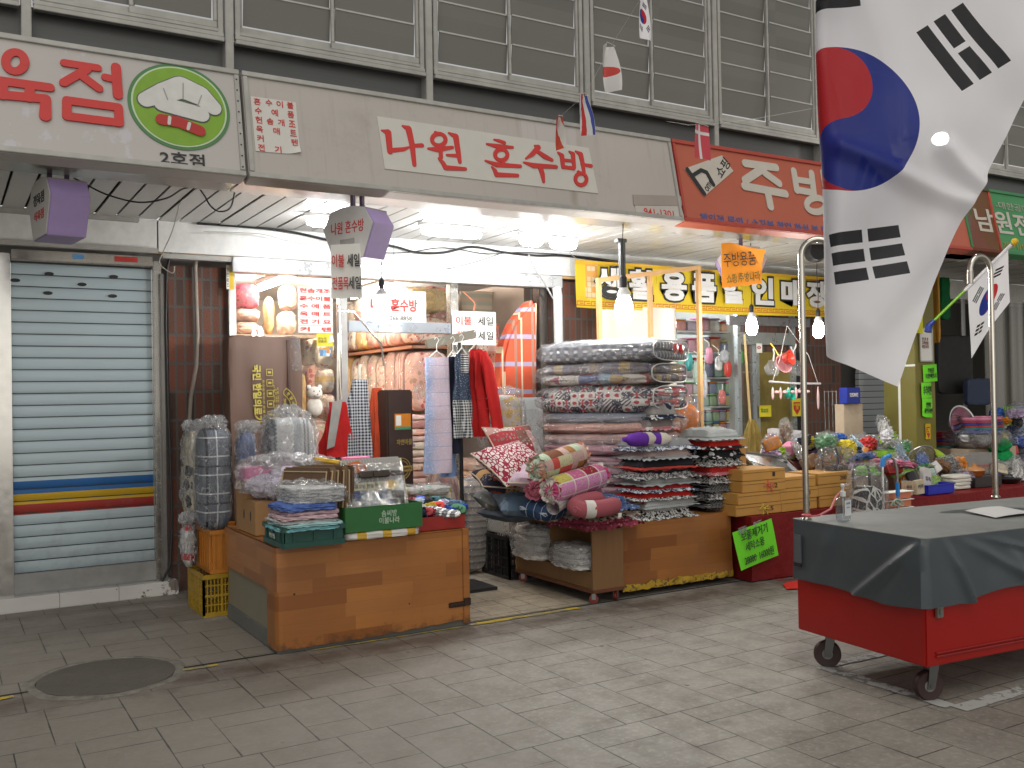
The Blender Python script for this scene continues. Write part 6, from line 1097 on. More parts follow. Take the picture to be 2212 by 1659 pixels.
m = Mat('bolster_flowers'); x = m.xyz(warp(m, .005, 10)); an_ = m.math('ARCTAN2', x[1], x[2]); u_, v_ = (x[0] / .17), (an_ / 1.05); cell = m.vec(u_.floor(), v_.floor(), 2); c_ = m.palette(m.hash(cell), [(.55, .24, .44), (.45, .40, .10), (.26, .02, .05), (.56, .28, .46), (.48, .12, .26)]); d, cc = m.vor(52); c_ = m.mix(d.lt(.28) * .8, c_, m.palette(m.hash(cc), [(.45, .04, .12), (.6, .5, .2), (.3, .3, .1)])); e = (u_.fract().lt(.08)).mx(v_.fract().lt(.09)); BP2 = fabric(m, m.mix(e, c_, (.62, .58, .52)))
bolster('brown and pink patchwork bolster, upper one on the pillow heap', (1160, 1012), (1252, 982), 5.78, 5.98, .095, BP1, 1, pat_patch([(.48, .30, .24), (.4, .5, .4), (.5, .2, .14)], .05)); bolster('pink and yellow flowered bolster with white seams, lower front one on the pillow heap', (1190, 1060), (1294, 1027), 5.72, 5.95, .098, BP2, 2, pat_patch([(.45, .06, .16), (.55, .5, .45), (.48, .12, .26)], .07)); bolster('rose bolster whose ruffled end shows left of the flowered one', (1154, 1056), (1235, 1046), 5.95, 6.2, .085, cloth((.40, .12, .18)), 3, cloth((.42, .12, .17)))
for k, (lb, a, b, mt) in enumerate((('folded plum blanket supporting the bolsters', 1066, 1100, cloth((.22, .10, .14))), ('folded grey blanket under the plum blanket', 1096, 1124, cloth((.2, .2, .22))))): cushion(lb, 1150, 1310, a, b, 5.86, .5, mt, 60 + k, 0, None, 0, 'folded blankets below the bolsters', 'folded_blanket', .02)
t = thing('cloth_roll', 'small rolled grey cloth with a lilac flowered lining beside the neck pillow', 'roll', P(1196, 1106, 5.70), rot=(0, R(-12), R(30))); mb = MB(); mb.grid(lambda u, v: (.24 * v, (.045 + .012 * u) * math.cos(9 * u), (.045 + .012 * u) * math.sin(9 * u) + .03), 60, 4); mb.build('cloth_body', pat_floral((.42, .40, .38), [(.30, .12, .3), (.5, .3, .4)], 40, .4, .6), t)
np_ = thing('ribbed_neck_pillow', 'dusty red ribbed neck pillow with a white label on the blue ruffled cushion', 'neck pillow', P(1288, 1106, 5.66), rot=(R(11), R(-3), R(12))); m = Mat('ribbed_knit'); x = m.xyz(); an_ = m.math('ARCTAN2', x[1], x[0]); RIB = m.bsdf(m.mix(((x[0] * 1.0 + x[1] * .3) / .008).fract(), (.27, .055, .075), (.38, .10, .12)), .9, 0, m.bump(((x[0] + x[1] * .3) / .008 * 6.283).sin(), .35, .004))
arc = [(.175 * math.cos(R(a)) * 1.2, .092 * math.sin(R(a)), .06) for a in range(318, 40, -12)]; n_ = len(arc); mb = MB(); mb.tube(arc, [.015 if i in (0, n_ - 1) else .048 if i in (1, n_ - 2) else .062 for i in range(n_)], 16); mb.build('cushion_body', RIB, np_)
mb = MB(); mb.tube(arc[7:10], [.0645, .0652, .0645], 16); mb.build('white_label', plain((.60, .58, .54), .5), np_); mb = MB(); mb.soft(.03, .008, .03, 2, 5, c=(arc[8][0] + .01, arc[8][1] - .066, .07)); mb.build('printed_mark', plain((.5, .1, .08), .5), np_); mb = MB(); mb.box((.02, -.205, .03), (.035, .003, .03)); mb.build('care_tag', PAPER, np_)

# ================================================================== carton, red counter, flat boxes, griddles
t = thing('open_carton', 'tall open cardboard carton standing behind the right cushion stack', 'box', (5.62, 6.30, CZ + .022)); ch_ = P(1625, 942, 6.1).z - CZ - .02; mb = MB(); mb.box((0, .14, ch_ / 2), (.56, .012, ch_)); mb.box((.275, -.05, ch_ / 2), (.012, .40, ch_)); mb.box((.10, -.06, .02), (.36, .3, .02)); mb.build('box_body', plain((.42, .24, .07), .7, 0, .1), t); mb = MB(); mb.box((.285, -.256, ch_ / 2), (.07, .01, ch_)); mb.build('front_flap', plain((.40, .22, .07), .7, 0, .1), t); text('1.5', .05, .03, BLKINK, t, (.262, -.2625, ch_ * .62), rot=(R(90), R(90), 0))
RCL = Mat('red_tablecloth'); a_ = RCL.noise(3, 4); RCL = RCL.bsdf(RCL.mix(a_, (.13, .006, .008), (.21, .011, .011)), .55, 0, RCL.bump(RCL.noise(5, 3) , .5, .05), spec=.3)
rc = thing('red_table', 'long trestle table draped in dark red cloth, carrying the kitchen goods', 'table', (8.0, 6.35, 0)); mb = MB(); mb.sheet(lambda u, v: (-2.40 + 5.2 * u, -.70 + .018 * math.sin(40 * u) * (1 - v) + .012 * math.sin(90 * u + 1) * (1 - v), .012 + .515 * v), 150, 8, .006); mb.sheet(lambda u, v: (-2.40 + .01 * math.sin(14 * u) * (1 - v), -.70 + 1.4 * u, .012 + .515 * v), 20, 6, .006); mb.box((.2, 0, .53), (5.2, 1.4, .006)); mb.build('tablecloth', RCL, rc)
mb = MB(); mb.box((.2, 0, .50), (5.1, 1.3, .04)); [mb.box((q, yy, .25), (.05, .05, .47)) for q in (-2.2, .2, 2.6) for yy in (-.5, .5)]; mb.build('trestle', WOODP, rc)
LIME = Mat('fluorescent_lime'); LIMEM = LIME.bsdf((.16, .72, .02), .6, emit=(.16, .75, .02), es=0)
t = thing('lime_price_sheet', 'bright lime handwritten price sheet taped to the red tablecloth', 'notice', P(1642, 1216, 5.60), rot=(R(-4), R(-11), 0)); sw1 = P(1683, 1200, 5.6).x - P(1600, 1200, 5.6).x; sh1 = .31
mb = MB(); mb.sheet(lambda u, v: (-sw1 / 2 + sw1 * u, .008 * math.sin(3 * u + 2 * v), sh1 * v), 8, 8, .001); mb.build('sheet', LIMEM, t)
for body, ww, hh, zz, xx in (('보풀제거기', .30, .075, .255, 0), ('세탁소용', .21, .07, .165, -.02), ('28000  16000원', .33, .07, .065, 0)): text(body, ww, hh, BLKINK, t, (xx, -.012, zz), bold=.004, shear=.15)
mb = MB(); mb.tube([(-.15, -.014, .058), (-.03, -.014, .072)], .003, 4); mb.build('struck_line', BLKINK, t)
for q in (-.11, .06): mb = MB(); mb.box((q, -.004, sh1 - .005), (.09, .002, .05)); mb.build('tape', film(.15, .1, 14, .3), t)
BOXM = plain((.50, .26, .06), .65, 0, .1)
def flatbox(label, xl, xr, yt, yb, Y, k, tie=None, txt=None, z0=None, d=.30):
    a, b = P(xl, yb, Y), P(xr, yb, Y); h = P(xl, yt, Y).z - a.z; z = a.z if z0 is None else z0; t = thing('flat_carton', label, 'box', ((a.x + b.x) / 2, Y + d / 2, z), R(1.5 * math.sin(k * 2)), 'flat kitchenware cartons'); w = b.x - a.x; mb = MB(); mb.box((0, 0, h / 2), (w, d, h - .003)); mb.build('box_body', BOXM, t, bevel=.004)
    mb = MB(); mb.box((0, -d / 2 - .0012, h * .72), (w - .01, .002, .003)); mb.build('lid_line', plain((.14, .07, .02), .8), t)
    if tie: mb = MB(); mb.box((.04, 0, h / 2), (.012, d + .006, h + .002)); [mb.tube([(.045, -d / 2 - .006, h * .55), (.045 + sg * .035, -d / 2 - .02, h * .75), (.045 + sg * .06, -d / 2 - .014, h * .5), (.045, -d / 2 - .008, h * .5)], .0045, 5) for sg in (-1, 1)]; mb.tube([(.045, -d / 2 - .008, h * .5), (.075, -d / 2 - .01, h * .2), (.085, -d / 2 - .012, -.01)], .004, 5); mb.build('ribbon', plain(tie, .5), t)
    if txt: text(txt, .028 * len(txt), .035, BLKINK, t, (w * .22, -d / 2 - .003, h * .48))
    return t, h
zr = .536
for s_, (xl, xr, items) in enumerate(((1590, 1690, [((.55, .40, .05), '1.5'), (None, None), ((.6, .10, .06), '1.2'), (None, '1')]), (1684, 1766, [(None, '90'), (None, '90'), (None, '81')]), (1769, 1846, [(None, '뉴'), (None, None), (None, '200')]))):
    z = zr
    for k, (tie, tx_) in enumerate(items): _, h_ = flatbox('flat brown carton, %s from the bottom of the %s' % (ORD[k], ('stack next to the cushions', 'stack behind the cart pole', 'stack behind the sanitizer')[s_]), xl + (16 if s_ == 0 and k > 1 else 3 * math.sin(k + s_)), xr + (8 if s_ == 0 and k > 1 else 3 * math.sin(k * 2)), 1087, 1112, 5.70, k + s_ * 4, tie, tx_, z, .34); z += h_
for lb, cx, cy_, w_, d_, mt, rz_, Y in (('silver griddle pan leaning behind the flat cartons', 1678, 1018, .54, .50, plain((.50, .51, .52), .2, .9, .05, .01), 0, 6.12), ('maroon griddle pan leaning right of the silver one', 1775, 1030, .50, .44, plain((.12, .035, .03), .3, .3), -6, 6.12)):
    t = thing('griddle_pan', lb, 'griddle', P(cx, cy_, Y), 0, 'griddle pans', rot=(R(32), R(8), R(rz_))); mb = MB(); mb.box((0, 0, 0), (w_, d_, .012)); mb.build('plate', mt, t, bevel=.005); mb = MB(); mb.tube([(-w_ / 2, -d_ / 2, .012), (w_ / 2, -d_ / 2, .012), (w_ / 2, d_ / 2, .012), (-w_ / 2, d_ / 2, .012)], .012, 8, True); mb.build('rim', mt, t)
    if 'silver' in lb: mb = MB(); mb.tube([(-.25, .1, .012), (-.1, .02, .02), (-.0, -.12, .014), (.02, -.24, .014)], .004, 6); mb.build('cord', CABLE, t)
t = thing('orange_bag', 'bright orange cloth roll in a knotted clear bag behind the quilt stack', 'bag', (P(1480, 940, 6.7).x, 6.75, P(1480, 945, 6.7).z), rot=(0, R(14), 0)); hh = P(1480, 862, 6.7).z - t.location.z; mb = MB(); mb.soft(.26, .2, hh * .9, 2.6, 10, .012, 3, 5); mb.build('cloth_body', cloth((.72, .20, .015)), t); mb = MB(); mb.soft(.30, .24, hh * .98, 2.4, 12, .025, 4, 6); mb.soft(.12, .06, .12, 2, 6, .02, 5, 3, c=(.05, 0, hh * .88)); mb.build('plastic_bag', film(.05, .1, 9, .4), t); ob = t.location.z
t = thing('box_stand', 'cardboard carton under the orange bag', 'box', (t.location.x + .02, 6.78, .0)); mb = MB(); mb.box((0, 0, ob / 2), (.26, .24, ob - .004)); mb.build('box_body', CARD, t)
t = thing('folded_table', 'dark red brown folded table top leaning behind the orange bag', 'table', (P(1528, 900, 6.9).x, 6.95, .02), rot=(R(-6), R(-9), R(-20))); mb = MB(); mb.box((0, 0, .6), (.34, .03, P(1528, 862, 6.9).z - .02 + .0)); o = mb.build('table_top', plain((.085, .018, .012), .25, 0, .2), t, bevel=.01); o.location.z = .0

# ================================================================== kitchen shop behind
kr = thing('kitchen_room', 'lit inside of the kitchen shop with pale walls behind its open front', 'room', (7.1, 9.6, 0))
mb = MB(); mb.box((0, 1.2, 1.4), (2.4, .08, 2.8)); mb.box((-1.12, -.1, 1.4), (.08, 2.5, 2.8)); mb.box((1.12, -.1, 1.4), (.08, 2.5, 2.8)); mb.build('wall', plain((.50, .52, .50), .7, 0, .06), kr); mb = MB(); mb.box((0, 0, 2.74), (2.3, 2.6, .06)); mb.build('ceiling', WHITE, kr); mb = MB(); mb.box((0, 0, .012), (2.3, 2.6, .02)); mb.build('floor', plain((.25, .24, .22), .5), kr)
t = thing('room_lamp', 'lit lamp tube on the ceiling inside the kitchen shop', 'ceiling lamp', (6.6, 9.1, 2.62), R(90)); mb = MB(); mb.tube([(-.5 + k * .2, 0, 0) for k in range(6)], .028, 12); mb.build('lamp_tube', lamp_mat((.93, .98, 1), 150), t); mb = MB(); mb.box((0, 0, .05), (1.1, .06, .035)); mb.build('housing', WHITE, t)
# yellow banner
bY = 7.86; B0, B1 = P(1243, 560, bY), P(1790, 690, bY); bz1, bz0 = P(1243, 560, bY).z, P(1250, 664, bY).z; BW, BH = B1.x - B0.x, bz1 - bz0
t = thing('yellow_banner', 'long yellow banner with white black edged letters above the kitchen shop front', 'banner', (B0.x, bY, bz0)); m = Mat('yellow_banner_print'); x = m.xyz(); u_, v_ = x[0] / BW, x[2] / BH
c = m.mix(m.noise(2.5, 4), (.60, .42, .012), (.68, .52, .03)); c = m.mix((v_ - .9).gt(0) * .5, c, (.65, .30, .02))
key = (x[0] / .09).fract(); kz = (x[2] / (BH * .15)); kl = kz.gt(.25) * kz.lt(.42) + kz.gt(.8) * kz.lt(.98) * key.gt(.15) + kz.gt(.25) * kz.lt(.98) * ((key - .15).abs().lt(.07)) + kz.gt(.52) * kz.lt(.68) * key.gt(.45); c = m.mix(kl.mn(1), c, (.50, .16, .02))
for cx_ in (.055, .945):
    dx = (u_ - cx_) * BW / BH; dz = v_ - .56; inn = (dx.abs().lt(.16)) * (dz.abs().lt(.36)); gx_ = (dx * 9 + 50).fract(); gz_ = (dz * 9 + 50).fract(); hh_ = m.hash(m.vec((dx * 9 + 50).floor(), (dz * 9 + 50).floor(), 3)); c = m.mix(inn * .8, c, m.mix(hh_.lt(.42) * gx_.lt(.85) * gz_.lt(.85), (.62, .25, .08), (.62, .48, .36)))
BAN = m.bsdf(c, .5); mb = MB(); mb.sheet(lambda u, v: (BW * u, -.006 + .02 * math.sin(14 * u + v), BH * v - .012 * math.sin(math.pi * u)), 40, 6, .003); mb.build('banner_sheet', BAN, t)
for k, ch in enumerate('생활용품할인매장'):
    fx = (.105, .222, .340, .455, .572, .695, .822, .935)[k]
    text(ch, .385, .355, BLKINK, t, (BW * fx, -.034, BH * .54), bold=.085); text(ch, .345, .31, plain((.66, .66, .66), .5, 0, .06, 0), t, (BW * fx, -.038, BH * .54), bold=.045)
mb = MB(); [mb.tube([(q * BW, 0, BH - .01), (q * BW - .03 + .06 * (q > .5), .08, BH + .06)], .003, 5) for q in (.01, .99)]; mb.build('tie_string', plain((.5, .5, .45), .6), t)
# timber frame, white boards
t = thing('timber_frame', 'bare timber frame of three posts with a sloping top rail behind the quilt stack', 'frame', (P(1400, 800, 7.1).x, 7.1, 0)); x0 = t.location.x; a, b_, c_ = P(1293, 606, 7.1), P(1403, 593, 7.1), P(1508, 578, 7.1); TIM = plain((.50, .30, .13), .6, 0, .2)
for q in (a, b_, c_): mb = MB(); mb.box((q.x - x0, 0, q.z / 2), (.036, .04, q.z)); mb.build('post', TIM, t)
mb = MB(); mb.bar((a.x - x0 - .02, -.001, a.z), (c_.x - x0 + .02, -.001, c_.z + .004), .042, .042); mb.build('top_rail', TIM, t)
for k, (xl, xr, lb) in enumerate(((1298, 1400, 'white board behind the left half of the timber frame'), (1396, 1465, 'white board behind the right half of the timber frame'))):
    a, b_ = P(xl, 800, 7.3), P(xr, 800, 7.3); h = P(xl, 668 - 5 * k, 7.3).z; mb = MB(); mb.box((0, 0, h / 2), (b_.x - a.x, .012, h)); o = mb.build('white_board', plain((.55, .53, .47), .6, 0, .05), loc=((a.x + b_.x) / 2, 7.3 + .03 * k, .0)); tag(o, lb, 'board')
# shelf unit with containers
SY = 8.55; sx0, sx1 = P(1462, 850, SY).x, P(1592, 850, SY).x; su = thing('container_shelf', 'steel shelf unit full of plastic food containers inside the kitchen shop', 'shelf', ((sx0 + sx1) / 2, SY + .18, 0)); lev = [P(1520, y, SY).z for y in (1000, 938, 878, 815, 760, 715)]
mb = MB(); [mb.box((0, 0, z - .01), (sx1 - sx0, .36, .02)) for z in lev]; mb.build('shelf_board', plain((.5, .52, .52), .4), su); mb = MB(); [mb.box((sg * (sx1 - sx0) / 2, yy, 1.15), (.025, .025, 2.3)) for sg in (-1, 1) for yy in (-.17, .17)]; mb.build('upright', STEEL, su)
CC = [('blue', (.08, .18, .45)), ('pink', (.62, .20, .34)), ('yellow', (.66, .55, .05)), ('mint', (.30, .56, .48)), ('white', (.60, .60, .60)), ('red', (.50, .05, .04)), ('green', (.16, .42, .10)), ('orange', (.62, .24, .04)), ('lilac', (.40, .30, .50)), ('grey', (.25, .27, .30))]
r4 = random.Random(11)
for li, z in enumerate(lev):
    n = (8, 8, 7, 6, 5, 5)[li]; w = (sx1 - sx0 - .06) / n
    for k in range(n):
        hz = (lev[li + 1] - z if li < 5 else .22); cnt = 2 if li < 3 else 1
        for q in range(cnt):
            nm, col = CC[(k * 3 + li * 7 + q * 4) % 10]; nm2, col2 = CC[(k * 7 + li * 3 + q + 2) % 10]; h = (hz * .42 if cnt == 2 else hz * r4.uniform(.55, .82))
            t = thing('food_container', '%s container with %s lid on the %s shelf, %s from the left%s' % (nm, nm2, ('lowest', 'second', 'third', 'fourth', 'fifth', 'top')[li], ORD[k], (', upper one' if q else ', lower one') if cnt == 2 else ''), 'container', (sx0 + .03 + w * (k + .5), SY + .12, z + q * h * 1.03), 0, 'containers on the kitchen shop shelf'); mb = MB(); mb.soft(w * .88, .18, h * .86, 7, 4, 0); mb.build('tub', plain(tuple(.5 * c1 + .22 for c1 in col), .25, 0, .1, 0), t); mb = MB(); mb.soft(w * .94, .19, h * .14, 7, 4, 0, c=(0, 0, h * .85)); mb.build('lid', plain(col2, .35, 0, .1, 0), t)
# glass partition, brick reveal, broom, stickers
gY = 8.05; gx0, gx1 = P(1592, 850, gY).x, P(1716, 850, gY).x; t = thing('glass_partition', 'aluminium framed glass partition of the kitchen shop behind the broom', 'partition', (gx0, gY, 0)); gw_ = gx1 - gx0
mb = MB(); [mb.box((q, 0, 1.25), (.05, .06, 2.5)) for q in (.02, gw_ * .33, gw_ - .02)]; mb.box((gw_ / 2, .0, P(1650, 732, gY).z), (gw_, .07, .14)); mb.build('frame', plain((.42, .45, .46), .3, .6, .1), t); mb = MB(); mb.box((gw_ * .66, .03, 1.0), (gw_ * .62, .01, 2.0)); mb.build('olive_panel', plain((.22, .17, .045), .35, 0, .3), t); mb = MB(); mb.box((gw_ * .17, .02, 1.1), (gw_ * .3, .006, 2.1)); mb.build('glass_pane', glass(.08), t)
mb = MB(); mb.box((gw_ + .05, .06, 1.0), (.40, .03, 2.0)); mb.build('dark_panel', plain((.02, .02, .022), .4), t)
mb = MB(); mb.box((gw_ * .5, -.07, P(1650, 696, gY).z), (gw_ * 1.4, .05, .10)); tag(mb.build('sign_rail', plain((.2, .2, .22), .3, .3), loc=(gx0, gY, 0)), 'dark header panel with pale print above the glass partition', 'panel')
def card(label, px, py, Y, w, h, mat, txt=None, tm=None, rot=0, nm='sticker', cat='sticker', sub=None):
    t = thing(nm, label, cat, P(px, py, Y), rot=(0, R(rot), 0)); mb = MB(); mb.box((0, 0, 0), (w, .003, h)); mb.build('sheet', mat, t)
    if sub: mb = MB(); mb.prism([(w * a_, h * b2) for a_, b2 in ((-.36, .3), (.36, .3), (.36, -.1), (0, -.42), (-.36, -.1))], -.004, -.0018); mb.build('red_shield', plain((.45, .03, .02), .5), t)
    if txt: text(txt, w * .6, h * .34, tm or BLKINK, t, (0 if sub else -w * .08, -.0055, h * .06), bold=.02)
    return t
YS = plain((.70, .58, .03), .5, 0, .05, 0)
card('yellow voucher sticker on the olive panel beside the broom', 1653, 888, 7.98, .19, .13, YS, '온누리\n상품권', plain((.05, .3, .05), .5)); card('yellow sticker with a red shield on the dark panel under the hanging ladles', 1721, 880, 7.98, .15, .21, YS, '부정유통\n근절', YS, sub=1); card('round printed sticker high on the glass partition', 1640, 752, 7.98, .09, .11, PAPER, 'o', RED)
t = thing('broom', 'straw broom with a long bamboo handle standing against the glass partition', 'broom', P(1625, 965, 7.7)); bz_ = t.location.z; mb = MB(); top = P(1608, 722, 7.72) - t.location; mb.tube([(-.02, 0, .25), tuple(Vector((-.02, 0, .25)).lerp(top, .5)), tuple(top)], .014, 8); mb.build('handle', plain((.55, .40, .18), .5), t); mb = MB(); mb.sheet(lambda u, v: ((u - .5) * (.06 + .34 * (1 - v) ** .8) + .01 * math.sin(u * 90) * (1 - v), .012 * math.sin(u * 120), -.1 + .40 * v), 60, 6, .02); mb.build('bristles', plain((.30, .21, .05), .8, 0, .35, .3, 60), t); mb = MB(); [mb.box((0, 0, z), (.06 + .34 * (1 - (z + .1) / .4) ** .8 + .01, .03, .008)) for z in (.10, .14, .18)]; mb.build('binding', plain((.25, .2, .05), .7), t)
# ladle bar and hanging scoops
la, lb_ = P(1662, 823, 7.2), P(1772, 832, 7.2); t = thing('ladle_rail', 'grey bar hung with a row of pink ladles in front of the dark panel', 'rail', tuple((la + lb_) / 2)); w = lb_.x - la.x; mb = MB(); mb.tube([(-w / 2, 0, .02), (0, 0, -.005), (w / 2, 0, -.01)], .012, 8); mb.build('bar', plain((.5, .5, .52), .4), t); mb = MB(); [mb.tube([(q * w, 0, .0), (q * w * .6, 0, .3), (0, .1, .62)], .002, 4) for q in (-.45, .45)]; mb.build('string', PAPER, t)
for k in range(6): mb = MB(); xq = -w / 2 + w * (.06 + .15 * k + (.14 if k == 5 else 0)); L_ = .14 if k < 5 else .26; mb.soft(.035, .02, L_ * .9, 2.2, 6, 0, c=(xq, 0, -.03 - L_)); mb.tube([(xq, 0, -.04), (xq, 0, -L_ * .5)], .006, 6); (mb.soft(.06, .04, .035, 2, 6, 0, c=(xq + .04, -.02, -.11)) if k < 5 else None); mb.build('ladle', plain((.66, .44, .44), .35), t)
for k, (lb, px, py, rr, mt) in enumerate((('pink round basin hanging above the ladle rail', 1693, 785, .10, plain((.66, .32, .34), .3)), ('clear plastic jug hanging at the right above the ladle rail', 1722, 795, .09, film(.10, .08, 14, .5)), ('clear plastic jug hanging at the left above the ladle rail', 1670, 795, .085, film(.12, .08, 14, .5)), ('red handled strainer hanging behind the pink basin', 1708, 772, .08, plain((.55, .05, .03), .3)), ('green scoop hanging at the end of the ladle rail', 1712, 850, .07, plain((.02, .36, .24), .3)))):
    t = thing('hanging_scoop', lb, 'scoop', P(px, py, 7.3 - .03 * k), rot=(R(70), R(25 * (k - 1)), 0), group='scoops hung over the ladle rail'); mb = MB(); mb.lathe([(rr * .7, -.07), (rr, .0), (rr * 1.06, .006), (rr * .96, .004), (rr * .66, -.062), (0, -.062)], 20); mb.build('bowl', mt, t); mb = MB(); mb.tube([(0, rr, 0), (0, rr + .10, .01), (0, rr + .16, .0)], .008, 6); mb.build('handle', plain((.66, .45, .02), .4) if k == 0 else plain((.5, .5, .5), .4), t)
for k, (lb, px, py, w_, h_, c1) in enumerate((('mint and white scrubber hanging on a wooden post string', 1506, 805, .10, .26, (.45, .62, .50)), ('white long spatula packet hanging beside the mint scrubber', 1522, 830, .05, .30, (.6, .62, .66)), ('silvery wire scourer packet hanging on the container shelf', 1565, 770, .12, .14, (.4, .42, .45)), ('red handled brush packet hanging low by the container shelf', 1560, 858, .09, .16, (.6, .12, .1)))):
    t = thing('hanging_packet', lb, 'packet', P(px, py, 7.9)); mb = MB(); mb.soft(w_, .05, h_, 2.4, 8, .008, 4, k, c=(0, 0, -h_ / 2)); mb.build('content', plain(c1, .35), t); mb = MB(); mb.tube([(0, 0, h_ * .45), (.01, 0, h_ * .9)], .003, 5); mb.build('string', PAPER, t); mb = MB(); mb.soft(w_ * 1.15, .06, h_ * 1.1, 2.6, 8, .01, 5, k, c=(0, 0, -h_ * .55)); mb.build('plastic_wrap', film(.06, .08, 14, .4), t)

# ================================================================== olive pillar
oY = 6.85; pA, pB, pC = P(1936, 900, oY).x, P(1992, 900, oY).x, 0
pl_ = thing('olive_pillar', 'square olive green pillar with white tape lines and taped notices behind the kitchen goods', 'pillar', (0, 0, 0)); pw = .34; pd = .42; px1 = P(2022, 900, 6.75).x; pl_.location = (px1 - pw / 2, 6.75 + pd / 2, 0)
mb = MB(); mb.box((0, 0, 1.5), (pw, pd, 3.0)); mb.build('shaft', plain((.19, .165, .035), .4, 0, .18, .04, 4), pl_, bevel=.006); mb = MB(); mb.box((-pw / 2 - .002, 0, 1.4), (.003, .03, 2.6)); mb.box((-pw / 2 - .004, 0, P(1950, 790, 6.9).z), (.003, pd, .022)); mb.build('white_tape', PAPER, pl_)
fY = 6.735
t = card('white framed customer notice on the front of the olive pillar', 2000, 745, fY, .20, .36, PAPER, '안 전 선\n고객선을\n지킵시다', plain((.25, .12, .1), .5), 0, 'framed_notice', 'notice'); mb = MB(); [mb.box(c_, s_) for c_, s_ in (((0, -.004, .18), (.22, .012, .012)), ((0, -.004, -.18), (.22, .012, .012)), ((-.105, -.004, 0), (.012, .012, .36)), ((.105, -.004, 0), (.012, .012, .36)))]; mb.build('frame', STEEL, t)
for k, (px, py, w_, h_, tx_) in enumerate(((2009, 806, .24, .19, '주방용품\n특별판매합니다'), (2001, 843, .17, .17, '후라이팬'), (2003, 881, .17, .21, '할인판매\n세라믹후라이팬'))):
    t = thing('lime_sheet', ('wide lime handwritten sheet at the top of the pillar column of notices', 'middle lime handwritten sheet on the pillar', 'lowest lime handwritten sheet with a torn corner on the pillar')[k], 'notice', P(px, py, fY - .004 - .004 * k), rot=(0, R(-3 + 2 * k), 0)); mb = MB(); mb.sheet(lambda u, v: (-w_ / 2 + w_ * u, -.012 * math.sin(3 * u), -h_ / 2 + h_ * v + (.06 * max(0, .3 - u) if k == 2 and v < .1 else 0)), 6, 6, .001); mb.build('sheet', LIMEM, t); text(tx_, w_ * .8, h_ * .6, BLKINK, t, (0, -.016, 0), bold=.006, shear=.15)
card('small yellow sticker with a red shield low on the pillar', 2005, 932, fY, .085, .17, plain((.6, .4, .02), .5), '근절', YS, 0, sub=1)
t = thing('yellow_sheet', 'bright yellow sheet on the side of the pillar, half behind the big flag', 'notice', P(1978, 690, 6.72)); mb = MB(); mb.box((0, 0, 0), (.24, .002, .3)); mb.build('sheet', plain((.75, .72, .01), .5), t)
# far right: vinyl curtain, dark shop, clutter
m = Mat('ribbed_grey'); RIBG = m.bsdf(m.mix((m.xyz()[2] / .075).fract().lt(.12), (.30, .32, .33), (.04, .045, .05)), .4, .3); DK = plain((.035, .035, .038), .7); t = thing('vinyl_curtain', 'grimy clear vinyl curtain hanging across the dark shop at the far right', 'curtain', (0, 0, 0)); a, b_ = P(2128, 800, 7.6), P(2260, 800, 7.6); m = Mat('grimy_vinyl'); tr = m.n('BsdfTransparent'); tr.inputs[0].default_value = (.62, .60, .53, 1); gl = m.n('BsdfGlossy'); gl.inputs['Roughness'].default_value = .2; df = m.n('BsdfDiffuse'); df.inputs[0].default_value = (.22, .21, .18, 1); q1 = m.n('MixShader'); q2 = m.n('MixShader'); m.put(q1.inputs[0], .22 + m.noise(6, 4) * .25); m.put(q2.inputs[0], .08); m.t.links.new(tr.outputs[0], q1.inputs[1]); m.t.links.new(df.outputs[0], q1.inputs[2]); m.t.links.new(q1.outputs[0], q2.inputs[1]); m.t.links.new(gl.outputs[0], q2.inputs[2]); m.t.links.new(q2.outputs[0], m.out.inputs[0]); mb = MB(); mb.grid(lambda u, v: (a.x + (b_.x + 1.5 - a.x) * u, 7.6 + .05 * math.sin(40 * u) + .02 * math.sin(90 * u), .6 + 2.1 * v), 90, 4); mb.build('vinyl_sheet', m.mat, t)
mb = MB(); [mb.tube([(P(2078, 600, 7.7).x + .5 * k, 7.7, .6), (P(2078, 600, 7.7).x + .5 * k, 7.7, 2.7)], .03, 8) for k in (0,)]; tag(mb.build('steel_pole', plain((.2, .2, .2), .4, .5)), 'dark steel pole in front of the dark shop right of the pillar', 'pole')
for lb, px0, px1_, y0, y1, Y, mt, nm, cat in (('black padded board standing behind the coloured basins', 2022, 2098, 725, 850, 7.6, plain((.012, .012, .013), .6), 'padded_board', 'board'), ('dark blue fabric box on the black board', 2085, 2138, 818, 875, 7.4, plain((.03, .045, .09), .7), 'fabric_box', 'box'), ('yellow wooden batten leaning beside the pillar', 2018, 2026, 570, 740, 6.95, plain((.55, .27, .03), .5), 'batten', 'batten'), ('dark green folded cloth hanging beside the yellow batten', 2028, 2048, 600, 690, 7.1, cloth((.01, .12, .04)), 'hanging_cloth', 'cloth'), ('grey ribbed shutter between the big flag and the pillar', 1850, 1945, 780, 1000, 8.0, RIBG, 'closed_shutter', 'shutter')):
    x0, x1, z0, z1_ = span(px0, px1_, y0, y1, Y, .06); x0 = P(px0, y0, Y).x; mb = MB(); mb.soft(x1 - x0, .08, z1_ - z0, 10, 8, .01, 3, 2); tag(mb.build(nm, mt, loc=((x0 + x1) / 2, Y, z0)), lb, cat)

